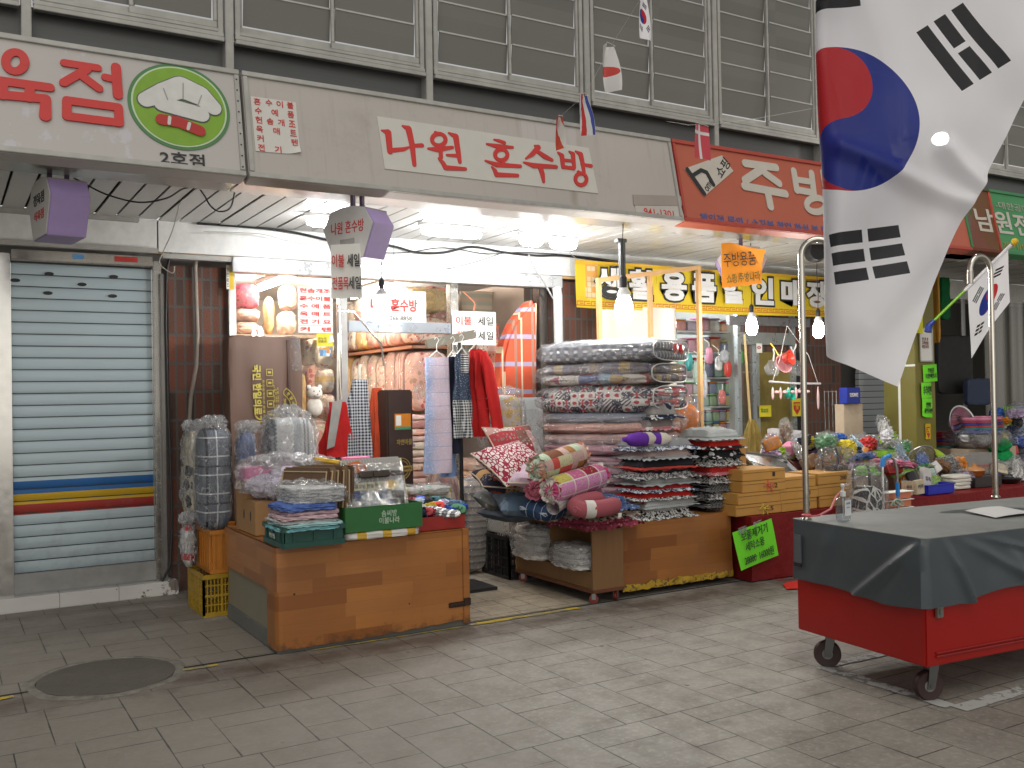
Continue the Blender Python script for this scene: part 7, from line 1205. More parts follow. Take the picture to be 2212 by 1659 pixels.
# ================================================================== goods on the red table
CH = plain((.62, .62, .62), .15, 1, .05, 0); TT_ = .536
def at(px, py, Y): p = P(px, py, Y); return (p.x, Y, max(p.z, TT_ + .002))
def riser(px, Y, w, d, top, lb):
    x = P(px, 1000, Y).x; t = thing('display_box', lb, 'box', (x, Y, TT_)); mb = MB(); mb.box((0, 0, (top - TT_) / 2 - .001), (w, d, top - TT_ - .004)); mb.build('box_body', plain((.45, .36, .26), .7), t, bevel=.004); return top
r1 = riser(1870, 6.55, 1.5, .42, .80, 'long plain box raising the rear row of kitchen goods'); r2 = riser(1800, 6.2, .62, .26, .70, 'short plain box raising the front left kitchen goods')
def bowl(label, px, Y, z, r, h, mt, name='mixing_bowl', cat='bowl', lid=None, handles=False, rot=None, wrapit=False, base=.62, grp='metal and plastic bowls on the red table'):
    t = thing(name, label, cat, (P(px, 1000, Y).x, Y, z), 0, grp, rot=rot); mb = MB(); mb.lathe([(r * base, 0), (r * (base + .2), h * .35), (r, h), (r * 1.06, h + .004), (r * .97, h), (r * (base + .15), h * .35), (r * base * .9, .008), (0, .006)], 26); mb.build('bowl_body', mt, t)
    if lid: mb = MB(); mb.lathe([(r * 1.0, h + .003), (r * .8, h + .03), (r * .3, h + .045), (.02, h + .05), (.02, h + .075), (0, h + .078)], 24); mb.build('lid', lid, t)
    if handles: mb = MB(); [mb.tube([(sg * r * .95, -.04, h * .8), (sg * r * 1.25, -.03, h * .85), (sg * r * 1.25, .03, h * .85), (sg * r * .95, .04, h * .8)], .008, 6) for sg in (-1, 1)]; mb.build('handle', BLACK, t)
    if wrapit: mb = MB(); mb.soft(r * 2.5, r * 2.4, h * 1.5, 2.6, 10, .03, 4, int(px)); mb.build('plastic_wrap', film(.07, .08, 9, .5), t)
    return t
YG, OR, LG, RD = plain((.50, .46, .01), .3), plain((.62, .20, .02), .3), plain((.26, .36, .03), .3), plain((.5, .03, .02), .3)
bowl('steel bowl with a yellow outside, lowest of the bowl pile by the cart pole', 1772, 6.12, .703, .12, .10, YG); bowl('steel bowl with an orange outside on the yellow bowl', 1772, 6.13, .81, .115, .07, OR); bowl('red lidded clear container above the orange bowl', 1766, 6.3, .90, .09, .07, RD); bowl('lime sided steel pot in the middle of the rear row', 1808, 6.42, .803, .11, .12, LG); bowl('orange rimmed steel basin stacked on the lime pot', 1812, 6.45, .925, .12, .05, OR)
bowl('wrapped stack of shiny steel pans at the top of the goods heap', 1868, 6.62, .93, .20, .10, CH, 'steel_pan', 'pan', lid=film(.1, .06, 9, .6), handles=True, wrapit=True); bowl('clear glass bowl beside the pink cloths', 1728, 6.3, .72, .09, .08, film(.16, .05, 12, .6), 'glass_bowl')
def box(label, px, py, Y, w, d, h, mt, rot=(0, 0, 0), name='goods_box', cat='box', txt=None, z=None, tm=None, grp='boxed goods on the red table'):
    p = at(px, py, Y); t = thing(name, label, cat, (p[0], p[1], p[2] if z is None else z), 0, grp, rot=tuple(R(q) for q in rot)); mb = MB(); mb.box((0, 0, h / 2), (w, d, h)); mb.build('box_body', mt, t, bevel=.005)
    if txt: text(txt, w * .62, min(.04, h * .4), tm or BLKINK, t, (0, -d / 2 - .003, h * .55))
    return t
t = box('white frying pan carton with a round black picture at the back of the goods', 1697, 985, 6.7, .36, .08, .26, plain((.60, .58, .59), .5), (-10, 6, -8)); mb = MB(); mb.lathe([(0, 0), (.062, 0), (.062, .003), (0, .0035)], 24, mx=Matrix.Translation((-.05, -.043, .13)) @ Matrix.Rotation(R(90), 4, 'X')); mb.build('printed_pan', BLACK, t); mb = MB(); mb.box((.1, -.042, .16), (.1, .003, .07)); mb.build('printed_panel', plain((.5, .42, .45), .5), t)
box('white leaflet card with small print leaning left of the frying pan carton', 1655, 1015, 6.75, .24, .02, .30, PAPER, (-16, 32, -6), 'leaflet', 'leaflet', '사용 설명서'); box('red bordered white gift carton behind the griddle pans', 1735, 1060, 6.42, .52, .12, .24, plain((.55, .50, .45), .5), (0, 0, -4), txt='전골냄비 세트'); t = C.objects[-1] if False else None
box('red and gold gift carton beside the bordered one', 1700, 1050, 6.56, .30, .10, .24, pat_floral((.30, .03, .02), [(.5, .2, .03), (.55, .4, .2)], 16, .4, .7), (0, 0, -6))
for k, (px, py, lb) in enumerate(((1935, 1060, 'lowest'), (1932, 1044, 'second'), (1925, 1028, 'third'), (1912, 1010, 'highest'))): box('%s lime green carton of the pile behind the folding trolley' % lb, px, py, 6.25, .33 - .03 * k, .2, .065, plain((.20, .42, .03), .4), (0, 0, 3 * (k - 1)), txt='위생장갑', tm=PAPER, z=TT_ + .14 + .066 * k, grp='lime green cartons')
box('plain carton under the lime green cartons', 1935, 1080, 6.25, .34, .22, .138, plain((.45, .28, .2), .6), z=TT_ + .001)
box('orange and white packet leaning in front of the lime cartons', 1968, 1080, 5.95, .18, .06, .17, plain((.60, .28, .04), .4), (-14, 18, 10)); box('pale printed packet standing in the blue basket', 2000, 1075, 5.92, .12, .05, .24, plain((.55, .52, .50), .4), (-10, 14, 0), txt='집게'); box('slim mint packet standing beside the pale printed packet', 2022, 1075, 5.95, .10, .05, .22, plain((.40, .55, .46), .4), (-10, -12, 0)); box('grey cooker carton with a picture of a red pot at the right', 2105, 1040, 6.3, .46, .16, .30, plain((.26, .25, .24), .5), (0, 0, -6), txt='전골냄비', tm=plain((.5, .1, .08), .5)); box('slim dark brown framed carton right of the white foam packs', 2118, 1085, 5.95, .40, .2, .10, plain((.035, .03, .03), .4), (0, 0, -5))
box('small brown picture carton below the blue basket', 1960, 1112, 5.62, .12, .04, .13, plain((.42, .30, .20), .6), (0, 4, 0), txt='찻잔', z=.58); box('small cream picture carton right of the brown one', 1986, 1108, 5.62, .12, .04, .13, plain((.50, .42, .30), .6), (0, -3, 0), txt='커피', z=.58)
def clothpile(label, px, py, Y, w, d, h, mt, k, z=None, wrapit=False, name='cloth_pile', cat='cloth', rz=0):
    p = at(px, py, Y); t = thing(name, label, cat, (p[0], p[1], p[2] if z is None else z), R(rz)); mb = MB()
    for q in range(3): mb.soft(w * (1 - .1 * q), d * (1 - .12 * q), h / 2.6, 2.6, 10, .02, 4, k + q, c=(.02 * math.sin(q + k), 0, h / 3.2 * q))
    mb.build('cloth_body', mt, t)
    if wrapit: mb = MB(); mb.soft(w * 1.08, d * 1.08, h * 1.1, 2.6, 12, .03, 4, k); mb.build('plastic_bag', film(.08, .08, 9, .5), t)
    return t
PKC = cloth((.62, .18, .36)); clothpile('pink rubber gloves heaped left of the bowls', 1700, 1022, 6.45, .42, .22, .13, PKC, 1, .74, True, 'glove_pile', 'gloves'); clothpile('pink and yellow dish cloths heaped in the middle of the table', 1860, 1015, 6.22, .50, .26, .12, pat_floral((.60, .28, .36), [(.6, .55, .1), (.62, .5, .5), (.2, .42, .08)], 9, .5, .7), 2, .80, False); clothpile('lime green cloth under the pink dish cloths', 1868, 1030, 6.05, .34, .2, .08, cloth((.20, .52, .04)), 3, .74); clothpile('white bagged bundle with a red round mark at the top right of the goods', 1896, 980, 6.5, .42, .22, .16, pat_floral((.55, .55, .62), [(.5, .05, .08)], 4, .22, .6), 4, .86, True); clothpile('silver foil bag in front of the white bundle', 1848, 975, 6.45, .36, .2, .12, plain((.45, .46, .5), .2, .7), 5, .84, True); clothpile('beige sponge packs beside the glass lid', 1925, 1012, 6.1, .24, .2, .10, cloth((.45, .38, .30)), 6, .78, True); clothpile('bagged black cooking tools heap right of the packets', 2045, 1040, 6.2, .32, .24, .28, plain((.06, .06, .065), .3), 7, TT_ + .002, True, 'tool_bundle', 'bundle'); clothpile('green plastic bags hanging behind the grey cooker carton', 2160, 1060, 6.5, .34, .3, .42, cloth((.01, .26, .07)), 8, TT_ + .002, False, 'bag_heap', 'bags'); clothpile('crumpled clear bags at the far right of the table', 2195, 1070, 6.1, .4, .3, .2, cloth((.35, .35, .35)), 9, TT_ + .002, True, 'bag_heap', 'bags'); clothpile('blue and white bagged cloth at the right edge of the goods', 2200, 950, 6.9, .34, .3, .5, pat_patch([(.10, .15, .45), (.35, .42, .6), (.14, .2, .5)], .14), 10, .80, True)
clothpile('dark bagged goods low at the right edge, under the blue and white bagged cloth', 2205, 1000, 6.9, .36, .3, .27, cloth((.12, .12, .14)), 11, TT_, False, 'bag_heap', 'bags')
t = thing('pan_lid', 'large glass pan lid with a steel rim leaning at the foot of the pillar', 'lid', at(1985, 1030, 6.25), rot=(R(-58), R(22), 0)); t.location.z = .80; mb = MB(); mb.tube([(.19 * math.cos(k * .2618), .19 * math.sin(k * .2618), 0) for k in range(24)], .008, 8, True); mb.build('steel_rim', CH, t); mb = MB(); mb.lathe([(.19, 0), (.12, .025), (.0, .035)], 24); mb.build('glass_dome', film(.06, .04, 3, .6), t)
t = thing('blue_basket', 'shallow royal blue plastic basket at the front of the red table', 'basket', at(2010, 1088, 5.85)); mb = MB(); [mb.box(c_, s_) for c_, s_ in (((0, 0, .006), (.36, .22, .012)), ((0, -.115, .05), (.40, .012, .09)), ((0, .115, .05), (.40, .012, .09)), ((-.20, 0, .05), (.012, .23, .09)), ((.20, 0, .05), (.012, .23, .09)), ((0, -.12, .09), (.43, .02, .012)))]; mb.build('basket_body', plain((.02, .03, .42), .35), t, bevel=.004)
for k in range(4): t = thing('foam_tray', 'white foam tray, %s from the bottom of the pile beside the brown framed carton' % ORD[k], 'tray', (P(2065, 1080, 5.95).x + .01 * math.sin(k), 5.95, TT_ + .002 + .034 * k), R(4 * math.sin(k * 2)), 'white foam trays'); mb = MB(); mb.soft(.26, .2, .04, 5, 8, .004, 4, k); mb.build('tray_body', plain((.60, .59, .53), .5, 0, .05), t)
bowl('amber glass pot with a lid on the dark framed carton', 2105, 5.95, TT_ + .104, .10, .06, plain((.35, .10, .02), .15), 'amber_pot', 'pot', lid=plain((.42, .2, .08), .15)); bowl('black frying pan at the right end of the table', 2175, 5.98, TT_ + .002, .14, .045, plain((.02, .02, .022), .3), 'frying_pan', 'pan')
zb_ = riser(2110, 6.75, .9, .4, .86, 'plain box raising the basins at the right of the pillar')
for k, (nm, c1) in enumerate((('blue', (.02, .04, .30)), ('teal', (.02, .18, .16)), ('red', (.42, .03, .03)), ('navy', (.03, .03, .22)), ('wine', (.30, .02, .06)), ('pink', (.62, .22, .34)))): bowl('%s plastic basin, %s from the bottom of the pile right of the pillar' % (nm, ORD[k]), 2118 + 2 * math.sin(k), 6.62, 1.02 + .028 * k, .24, .05, plain(c1, .3), 'plastic_basin', 'basin', base=.8, grp='coloured basins in a pile')
bowl('wide wrapped steel basin under the coloured basins', 2112, 6.62, .865, .27, .15, CH, 'steel_basin', 'basin', wrapit=True, base=.7); t = bowl('nested steel bowls standing on edge right of the pillar', 2068, 6.7, 1.12, .20, .09, CH, 'steel_bowl', 'bowl', rot=(R(75), R(-20), 0))
for k, c1 in enumerate(((.02, .16, .13), (.35, .03, .04), (.06, .04, .3), (.33, .03, .05), (.3, .03, .05))): bowl('%s basin, %s from the bottom of the low pile touching the pillar' % (('teal', 'red', 'violet', 'crimson', 'wine')[k], ORD[k]), 2040, 7.02, .84 + .036 * k, .19, .045, plain(c1, .3), 'plastic_basin', 'basin', base=.8, grp='coloured basins in a pile')
riser(2040, 7.02, .4, .22, .838, 'plain box under the low pile of basins')
t = thing('black_slotted_tool', 'black and green striped kitchen tools standing behind the basins', 'tool', P(2180, 900, 6.8)); mb = MB(); [mb.tube([(q, 0, -.1), (q * 2.2, 0, .12)], .012, 6) for q in (-.04, -.015, .015, .04)]; mb.build('tine', plain((.2, .5, .03), .4), t)
# lime scoop dish and white dish by the pillar
bowl('lime green oval dish leaning at the right foot of the pillar', 2032, 6.5, .78, .12, .03, plain((.32, .50, .02), .3), 'oval_dish', 'dish', rot=(R(40), R(15), 0)); riser(2032, 6.5, .24, .2, .73, 'plain box under the lime oval dish')
# bagged trolleys and folding trolley in front of the table
for k, (lb, px, py, yt, w_, mt) in enumerate((('bagged dark shopping trolley bag with pink flowers', 1808, 1100, 1000, .26, pat_floral((.03, .026, .028), [(.5, .3, .3), (.3, .22, .22)], 12, .36, .4)), ('bagged black shopping trolley bag with a white net of cells', 1875, 1120, 1045, .26, None))):
    if mt is None: m = Mat('white_cell_print'); d_, _ = m.vor(15, 'DISTANCE_TO_EDGE', m.scale(m.co(), (1, .2, .8))); mt = fabric(m, m.mix(d_.lt(.085), (.02, .02, .024), (.60, .60, .58)))
    Y = 5.42 if k else 5.86; p = P(px, py, Y); zf = 0 if k else TT_ + .002; t = thing('shopping_trolley', lb, 'trolley', (p.x, Y, zf), 0, 'bagged shopping trolleys'); z1_ = P(px, yt, Y).z - zf; mb = MB(); mb.soft(w_, .16, z1_ - .10, 6, 10, .014, 3, k, c=(0, 0, .08)); mb.build('trolley_bag', mt, t); mb = MB(); hz_ = z1_ + (.17 if k else .14); mb.tube([(-w_ * .4, .06, .06), (-w_ * .4, .06, hz_ - .08), (-w_ * .3, .06, hz_ - .02), (0, .06, hz_), (w_ * .3, .06, hz_ - .02), (w_ * .4, .06, hz_ - .08), (w_ * .4, .06, .06)], .011, 8); mb.build('frame', plain((.05, .05, .05), .4, .5), t); mb = MB(); [mb.lathe([(.0, -.012), (.05, -.012), (.05, .012), (0, .012)], 16, mx=Matrix.Translation((q, .07, .05)) @ Matrix.Rotation(R(90), 4, 'Y')) for q in (-w_ / 2, w_ / 2)]; mb.build('wheel', BLACK, t); mb = MB(); mb.soft(w_ * 1.25, .24, hz_ - .1, 4, 14, .03, 4, k, c=(0, 0, .1)); mb.build('plastic_bag', film(.04, .06, 9, .5), t)
Y = 5.38; p = P(1925, 1125, Y); t = thing('folding_trolley', 'steel folding hand trolley with blue grips tied with a green cord', 'trolley', (p.x, Y, 0)); z1_ = P(1915, 985, Y).z; mb = MB(); mb.tube([(-.09, 0, .05), (-.10, 0, z1_ - .1), (-.08, 0, z1_ - .02), (0, 0, z1_), (.06, 0, z1_ - .04), (.09, 0, z1_ - .14), (.10, 0, .05)], .012, 8); mb.build('tube_frame', CH, t); mb = MB(); mb.tube([(-.10, 0, z1_ - .09), (-.085, 0, z1_ - .02), (0, 0, z1_ + .001)], .020, 8); mb.build('blue_grip', plain((.02, .20, .55), .4), t); mb = MB(); mb.tube([(.097, 0, .62), (.094, 0, .74)], .018, 8); mb.build('blue_grip', plain((.02, .20, .55), .4), t); mb = MB(); [mb.tube([(.09 + .05 * math.cos(a_ * .5 + k), .03 * math.sin(k), .57 + .03 * math.sin(a_ * .5 + k * 2)) for a_ in range(12)], .006, 5) for k in range(5)]; mb.build('cord', plain((.35, .5, .42), .6), t); mb = MB(); mb.box((0, -.1, .03), (.24, .2, .012)); [mb.lathe([(0, -.012), (.05, -.012), (.05, .012), (0, .012)], 16, mx=Matrix.Translation((q, .03, .05)) @ Matrix.Rotation(R(90), 4, 'Y')) for q in (-.13, .13)]; mb.build('base_plate', plain((.3, .08, .05), .5), t)
for k in range(3): t = thing('tray_rack_layer', 'white and orange layered tray, %s from the bottom behind the folding trolley' % ORD[k], 'tray', (P(1935, 1100, 5.5).x, 5.52, .44 + .07 * k), 0, 'white and orange layered trays'); mb = MB(); mb.box((0, 0, .03), (.34, .10, .055)); mb.build('tray_body', plain((.52, .16, .08), .5), t); mb = MB(); mb.box((0, 0, .061), (.40, .12, .006)); mb.build('white_sheet', PAPER, t)
t = thing('stool', 'low orange stool carrying the layered trays', 'stool', (P(1935, 1100, 5.5).x, 5.52, 0)); mb = MB(); mb.box((0, 0, .425), (.36, .12, .025)); [mb.box((q, w_, .205), (.025, .025, .41)) for q in (-.15, .15) for w_ in (-.04, .04)]; mb.build('stool_body', plain((.5, .14, .06), .5), t)

# small packets filling the heap
HC = [('red', (.45, .03, .03)), ('orange', (.62, .22, .02)), ('yellow', (.60, .48, .03)), ('lime', (.30, .52, .04)), ('green', (.05, .30, .08)), ('blue', (.03, .12, .45)), ('pale blue', (.30, .45, .58)), ('pink', (.62, .22, .34)), ('white', (.60, .60, .58)), ('cream', (.55, .48, .34)), ('brown', (.22, .12, .06)), ('black', (.03, .03, .035)), ('silver', (.5, .5, .52)), ('lilac', (.42, .30, .5))]
r5 = random.Random(21); zones = [('behind the griddle pans', 1640, 1745, 965, 1025, 6.5), ('by the bowls', 1745, 1830, 955, 1030, 6.15), ('under the pillar', 1830, 1945, 955, 1040, 6.25), ('near the blue basket', 1925, 2050, 1005, 1075, 6.0), ('around the amber pot', 2050, 2205, 1010, 1080, 6.1), ('beside the basins', 2135, 2215, 900, 1010, 6.75)]
for zi, (zn, xa, xb, ya, yb_, Y0) in enumerate(zones):
    order = list(range(len(HC))); r5.shuffle(order)
    for k in range(13):
        nm, c1 = HC[order[k]]; kind = ('flat packet', 'tall packet', 'crumpled bag', 'small box', 'rolled pack')[(k + zi) % 5]; f = (k + .5) / 13; Y = Y0 + r5.uniform(-.15, .2); p = P(xa + (xb - xa) * f + r5.uniform(-8, 8), ya + (yb_ - ya) * r5.random(), Y)
        t = thing('small_packet', '%s %s in the heap of kitchen goods %s' % (nm, kind, zn), 'packet', (p.x, Y, max(p.z, TT_ + .01)), 0, 'small packets in the kitchen goods heap', rot=(r5.uniform(-.5, .1), r5.uniform(-.4, .4), r5.uniform(-.9, .9)))
        w_, d_, h_ = {'flat packet': (.24, .16, .05), 'tall packet': (.12, .06, .24), 'crumpled bag': (.20, .16, .14), 'small box': (.16, .11, .11), 'rolled pack': (.24, .10, .10)}[kind]
        if k % 3 == 1: mt = pat_patch([c1, tuple(min(.7, q * .5 + .3) for q in c1), c1, HC[(order[k] + 5) % 14][1]], .05, None, (0, 2), .5)
        else: mt = plain(c1, .35, .6 if nm == 'silver' else 0)
        mb = MB(); mb.soft(w_, d_, h_, 8 if kind == 'small box' else 2.5, 10, .002 if kind == 'small box' else .034, 3.2, k + zi * 11, dirs=(1, 1, 2)); mb.build('content', mt, t)
        if k % 3 == 0: mb = MB(); mb.soft(w_ * 1.2, d_ * 1.2, h_ * 1.25, 2.4, 9, .03, 5, k); mb.build('plastic_wrap', film(.08, .08, 12, .6), t)

t = box('blue carton with white lettering standing high in the heap behind the trolleys', 1836, 872, 6.9, .24, .1, .17, plain((.015, .03, .26), .4), (0, 0, 6), txt='ELEGANCE', tm=PAPER)
zz0 = t.location.z; riser(1836, 6.95, .3, .12, zz0 - .001, 'tall plain carton carrying the blue lettered carton')
t = thing('wire_rack', 'upright chrome wire rack behind the trolleys and the blue carton', 'rack', (P(1795, 900, 7.1).x, 7.1, TT_)); mb = MB(); [mb.tube([(q, 0, 0), (q, 0, .5), (q, 0, 1.0)], .006, 6) for q in (-.09, -.03, .03, .09)]; [mb.tube([(-.1, 0, z), (0, 0, z), (.1, 0, z)], .005, 6) for z in (.1, .35, .6, .85, .99)]; mb.build('wire_frame', CH, t)
for k, (nm, c1) in enumerate((('mint', (.25, .55, .42)), ('teal', (.05, .35, .35)), ('yellow', (.6, .5, .05)), ('pink', (.6, .25, .36)), ('white', (.6, .6, .6)), ('red', (.5, .05, .04)), ('green', (.1, .4, .1)))):
    x_ = (1470, 1488, 1512, 1532, 1552, 1572, 1600)[k]; t = thing('hanging_packet', '%s packet hung at the front of the container shelf between others' % nm, 'packet', P(x_, 760 + 14 * (k % 3), 8.1), 0, 'packets hung before the container shelf'); mb = MB(); mb.soft(.09, .05, .16 + .03 * (k % 2), 3, 8, .008, 4, k, c=(0, 0, -.14)); mb.build('content', plain(c1, .35), t); mb = MB(); mb.tube([(0, 0, .03), (.0, 0, .10), (.0, .1, .16)], .003, 5); mb.build('string', PAPER, t)

# ================================================================== red cart under a grey cover
ca, cb_, cc_ = Vector((4.07, 2.96, 0)), Vector((4.15, 3.84, 0)), None; CR = math.atan2(-(cb_.x - ca.x), cb_.y - ca.y); cart = thing('market_cart', 'red market cart on castors under a dusty grey vinyl cover', 'cart', ca, CR); LX, LY, Z0, Z1 = 1.95, (cb_ - ca).length, .20, .825
m = Mat('red_cart_paint'); a_ = m.noise(2, 4); CRED = m.bsdf(m.mix(a_, (.27, .004, .0025), (.34, .006, .004)), .3, 0, m.bump(m.noise(6, 3), .04, .02)); mb = MB(); mb.box((LX / 2, LY / 2, (Z0 + .78) / 2), (LX, LY, .78 - Z0)); mb.build('cart_body', CRED, cart, bevel=.006)
mb = MB(); mb.tube([(.06, -.004, .245), (LX * .5, -.004, .245), (LX, -.004, .245)], .006, 8); mb.tube([(.06, -.004, .262), (LX * .5, -.004, .262), (LX, -.004, .262)], .005, 8); mb.build('moulding', plain((.24, .012, .01), .3), cart)
m = Mat('dusty_grey_vinyl'); x = m.xyz(); a_ = m.noise(4, 5, .65); b_ = m.noise(18, 5, .7); g = m.n('NewGeometry'); sep = m.n('SeparateXYZ'); m.put(sep.inputs[0], m.co('Object')); top = x[2].gt(.821); c = m.mix(top * .75, m.mix(a_, (.046, .058, .068), (.07, .084, .096)), m.mix(a_ * .6 + b_ * .4, (.13, .14, .13), (.36, .36, .34))); VIN = m.bsdf(c, m.math('ADD', .34, top * .3), 0, m.bump(b_, .08, .004))
m_ = Vector((0, 0, 0)); r_ = .028
def cov(u, v):                                  # skirt round the cart: u runs from the back left corner to the far right, v from hem to top edge
    tot = LY + LX; s = u * tot
    if s < LY: x, y, nx, ny = -.016, LY - s, -1, 0
    else: x, y, nx, ny = s - LY, -.016, 0, -1
    d = s - LY; k = math.exp(-(d / .03) ** 2); x, y = x - .0 * k, y
    hem = .488 + .008 * math.sin(s * 5) - .018 * math.exp(-((s - LY * .72) / .25) ** 2) + .012 * math.exp(-((d) / .12) ** 2) + .02 * math.exp(-((d - .50) / .2) ** 2) - .012 * math.exp(-((d - .26) / .04) ** 2) + .05 * (d > 0) * min(1, d / 1.2)
    z = hem + (Z1 - hem) * v; out = 0
    for (s0, z0, s1, z1, w, amp) in ((LY + .02, Z1, LY - .42, .47, .035, .030), (LY + .02, Z1, LY - .2, .5, .05, .014), (LY + .12, Z1, LY + .30, .47, .025, .034), (LY + .2, Z1, LY + .62, .62, .05, .016), (LY + .3, Z1, LY + .95, .66, .05, .014), (LY + .5, Z1, LY + .75, .5, .05, .014), (LY * .35, Z1, LY * .2, .5, .06, .010), (LY + 1.0, Z1, LY + 1.25, .5, .05, .02)):
        t = (Z1 - z) / (Z1 - z1 + 1e-6); q = s0 + (s1 - s0) * t; out += amp * math.exp(-((s - q) / w) ** 2) * min(1, t * 2 + .15) * (1 if t < 1.25 else 0)
    out += .012 * (1 - v) + .006 * noise.noise(Vector((s * 4, v * 2, 1)))
    out *= (1 - v ** 6)
    return (x + nx * out, y + ny * out, z)
mb = MB(); mb.grid(cov, 260, 26); mb.grid(lambda u, v: (-.016 + (LX + .02) * u, -.016 + (LY + .03) * v, Z1 + .006 * math.sin(3 * u + 4 * v) * math.sin(math.pi * u) * math.sin(math.pi * v) - .02 * math.exp(-((u * LX) ** 2 + (v * LY) ** 2) / .02) * 0), 40, 20); mb.build('vinyl_cover', VIN, cart, angle=50)
mb = MB(); mb.box((.08, -.012, .47), (.045, .016, .07)); mb.box((.08, -.022, .465), (.02, .008, .03)); mb.build('latch', plain((.3, .29, .26), .35, .8), cart, bevel=.003); mb = MB(); mb.box((-.034, LY - .05, .66), (.008, .05, .16)); mb.build('cover_strap', plain((.09, .10, .11), .5), cart); mb = MB(); mb.box((-.036, LY - .05, .575), (.010, .055, .02)); mb.build('strap_buckle', BLACK, cart)
def castor(x, y, ang):
    c_ = thing('castor', '', ''); del c_['label']; del c_['category']; c_.parent = cart; c_.location = (x, y, 0); c_.rotation_euler = (0, 0, ang)
    mb = MB(); mx = Matrix.Translation((0, 0, .074)) @ Matrix.Rotation(R(90), 4, 'X'); mb.lathe([(.05, -.02), (.068, -.022), (.074, -.014), (.074, .014), (.068, .022), (.05, .02)], 32, mx=mx); mb.build('tyre', plain((.035, .014, .012), .5), c_); mb = MB(); mb.lathe([(0, -.019), (.018, -.022), (.05, -.016), (.05, .016), (.018, .022), (0, .019)], 24, mx=mx); mb.build('rim', plain((.20, .20, .19), .5), c_)
    mb = MB(); [mb.prism([(-.02, .06), (.02, .06), (.045, .18), (-.005, .18)], sg * .028 - .002, sg * .028 + .002) for sg in (-1, 1)]; mb.box((.02, 0, .188), (.08, .08, .012)); mb.tube([(0, -.034, .074), (0, .034, .074)], .008, 8); mb.build('fork', plain((.16, .16, .16), .4, .8), c_)
castor(.12, .10, R(-16)); castor(.11, LY - .11, R(-42)); castor(LX - .1, .1, R(10)); castor(LX - .1, LY - .1, R(30))
# cane shaped push handles
def cane(px, py, top, bend, drop):
    p = G(px, py, Z1); v = cart.matrix_world.inverted() if False else None; c_, s_ = math.cos(-CR), math.sin(-CR); q = p - ca; lx, ly = q.x * c_ - q.y * s_, q.x * s_ + q.y * c_
    pts = [(lx, ly, Z1 - .02), (lx, ly, 1.1), (lx, ly, top - bend)]; pts += [(lx + bx * (1 - math.cos(R(a))), ly + by * (1 - math.cos(R(a))), top - bend + bend * math.sin(R(a))) for bx, by in ((drop[0], drop[1]),) for a in range(15, 181, 15)]; pts.append((lx + 2 * drop[0], ly + 2 * drop[1], top - bend - drop[2])); mb = MB(); mb.tube(pts, .0175, 14); mb.build('push_handle', plain((.56, .53, .48), .16, 1, .08, 0), cart); mb = MB(); e = pts[-1]; mb.tube([(e[0], e[1], e[2] + .05), (e[0], e[1], e[2] - .03)], .021, 12); mb.build('end_sleeve', plain((.4, .38, .34), .2, 1, .05, 0), cart); mb = MB(); mb.lathe([(.03, 0), (.022, .012)], 14, c=(lx, ly, Z1 + .001)); mb.build('base_collar', plain((.4, .38, .34), .2, 1, .05, 0), cart)
cane(1742, 1122, P(1752, 531, 3.9).z, .09, (.075, -.05, .04)); cane(2151, 1074, P(2120, 553, 3.78).z, .10, (-.085, .01, .05))
# bottle and sheet on the cart
b0 = G(1822, 1126, Z1 + .004); t = thing('sanitizer_bottle', 'clear pump bottle of sanitizer with a white label standing on the grey cart cover', 'bottle', b0, R(10)); CLR = Mat('clear_bottle'); tr = CLR.n('BsdfTransparent'); tr.inputs[0].default_value = (.86, .9, .93, 1); gl = CLR.n('BsdfGlossy'); gl.inputs['Roughness'].default_value = .05; lw = CLR.n('LayerWeight'); lw.inputs[0].default_value = .35; q1 = CLR.n('MixShader'); CLR.t.links.new(lw.outputs['Facing'], q1.inputs[0]); CLR.t.links.new(tr.outputs[0], q1.inputs[1]); CLR.t.links.new(gl.outputs[0], q1.inputs[2]); CLR.t.links.new(q1.outputs[0], CLR.out.inputs[0]); hB = P(1822, 1072, b0.y).z - b0.z
mb = MB(); mb.soft(.080, .054, hB * .97, 7, 8); mb.lathe([(.014, hB * .93), (.014, hB)], 12); mb.build('bottle_body', CLR.mat, t); mb = MB(); mb.box((0, -.0285, hB * .55), (.066, .001, hB * .62)); o = mb.build('label', plain((.62, .64, .66), .4), t); text('손소독제', .035, .012, plain((.2, .25, .4), .5), t, (0, -.0305, hB * .74)); text('HAND GEL', .03, .006, plain((.3, .35, .45), .5), t, (0, -.0305, hB * .58))
mb = MB(); mb.lathe([(.015, hB), (.016, hB + .025), (.006, hB + .03), (.006, hB + .05), (.011, hB + .052), (.011, hB + .068), (0, hB + .07)], 16); mb.box((-.012, -.01, hB + .062), (.05, .014, .010), (0, 0, R(20))); mb.build('pump', plain((.64, .64, .64), .35), t); mb = MB(); mb.tube([(0, 0, .01), (0, 0, hB)], .003, 6); mb.build('dip_tube', PAPER, t)
pr = [G(x, y, Z1 + .02) for x, y in ((1742, 1116), (1770, 1118), (1795, 1108), (1806, 1085), (1818, 1076))]; mb = MB(); mb.tube([tuple(q + Vector((0, 0, .012 * k))) for k, q in enumerate(pr)], [.004, .006, .006, .006, .004], 6); mb.tube([(pr[0].x + .022 * math.cos(k * .6), pr[0].y + .022 * math.sin(k * .6), Z1 + .03) for k in range(12)], .005, 6); tag(mb.build('pink_ribbon', plain((.62, .14, .16), .5)), 'thin pink ribbon tying the sanitizer bottle to the left cart pole', 'ribbon')
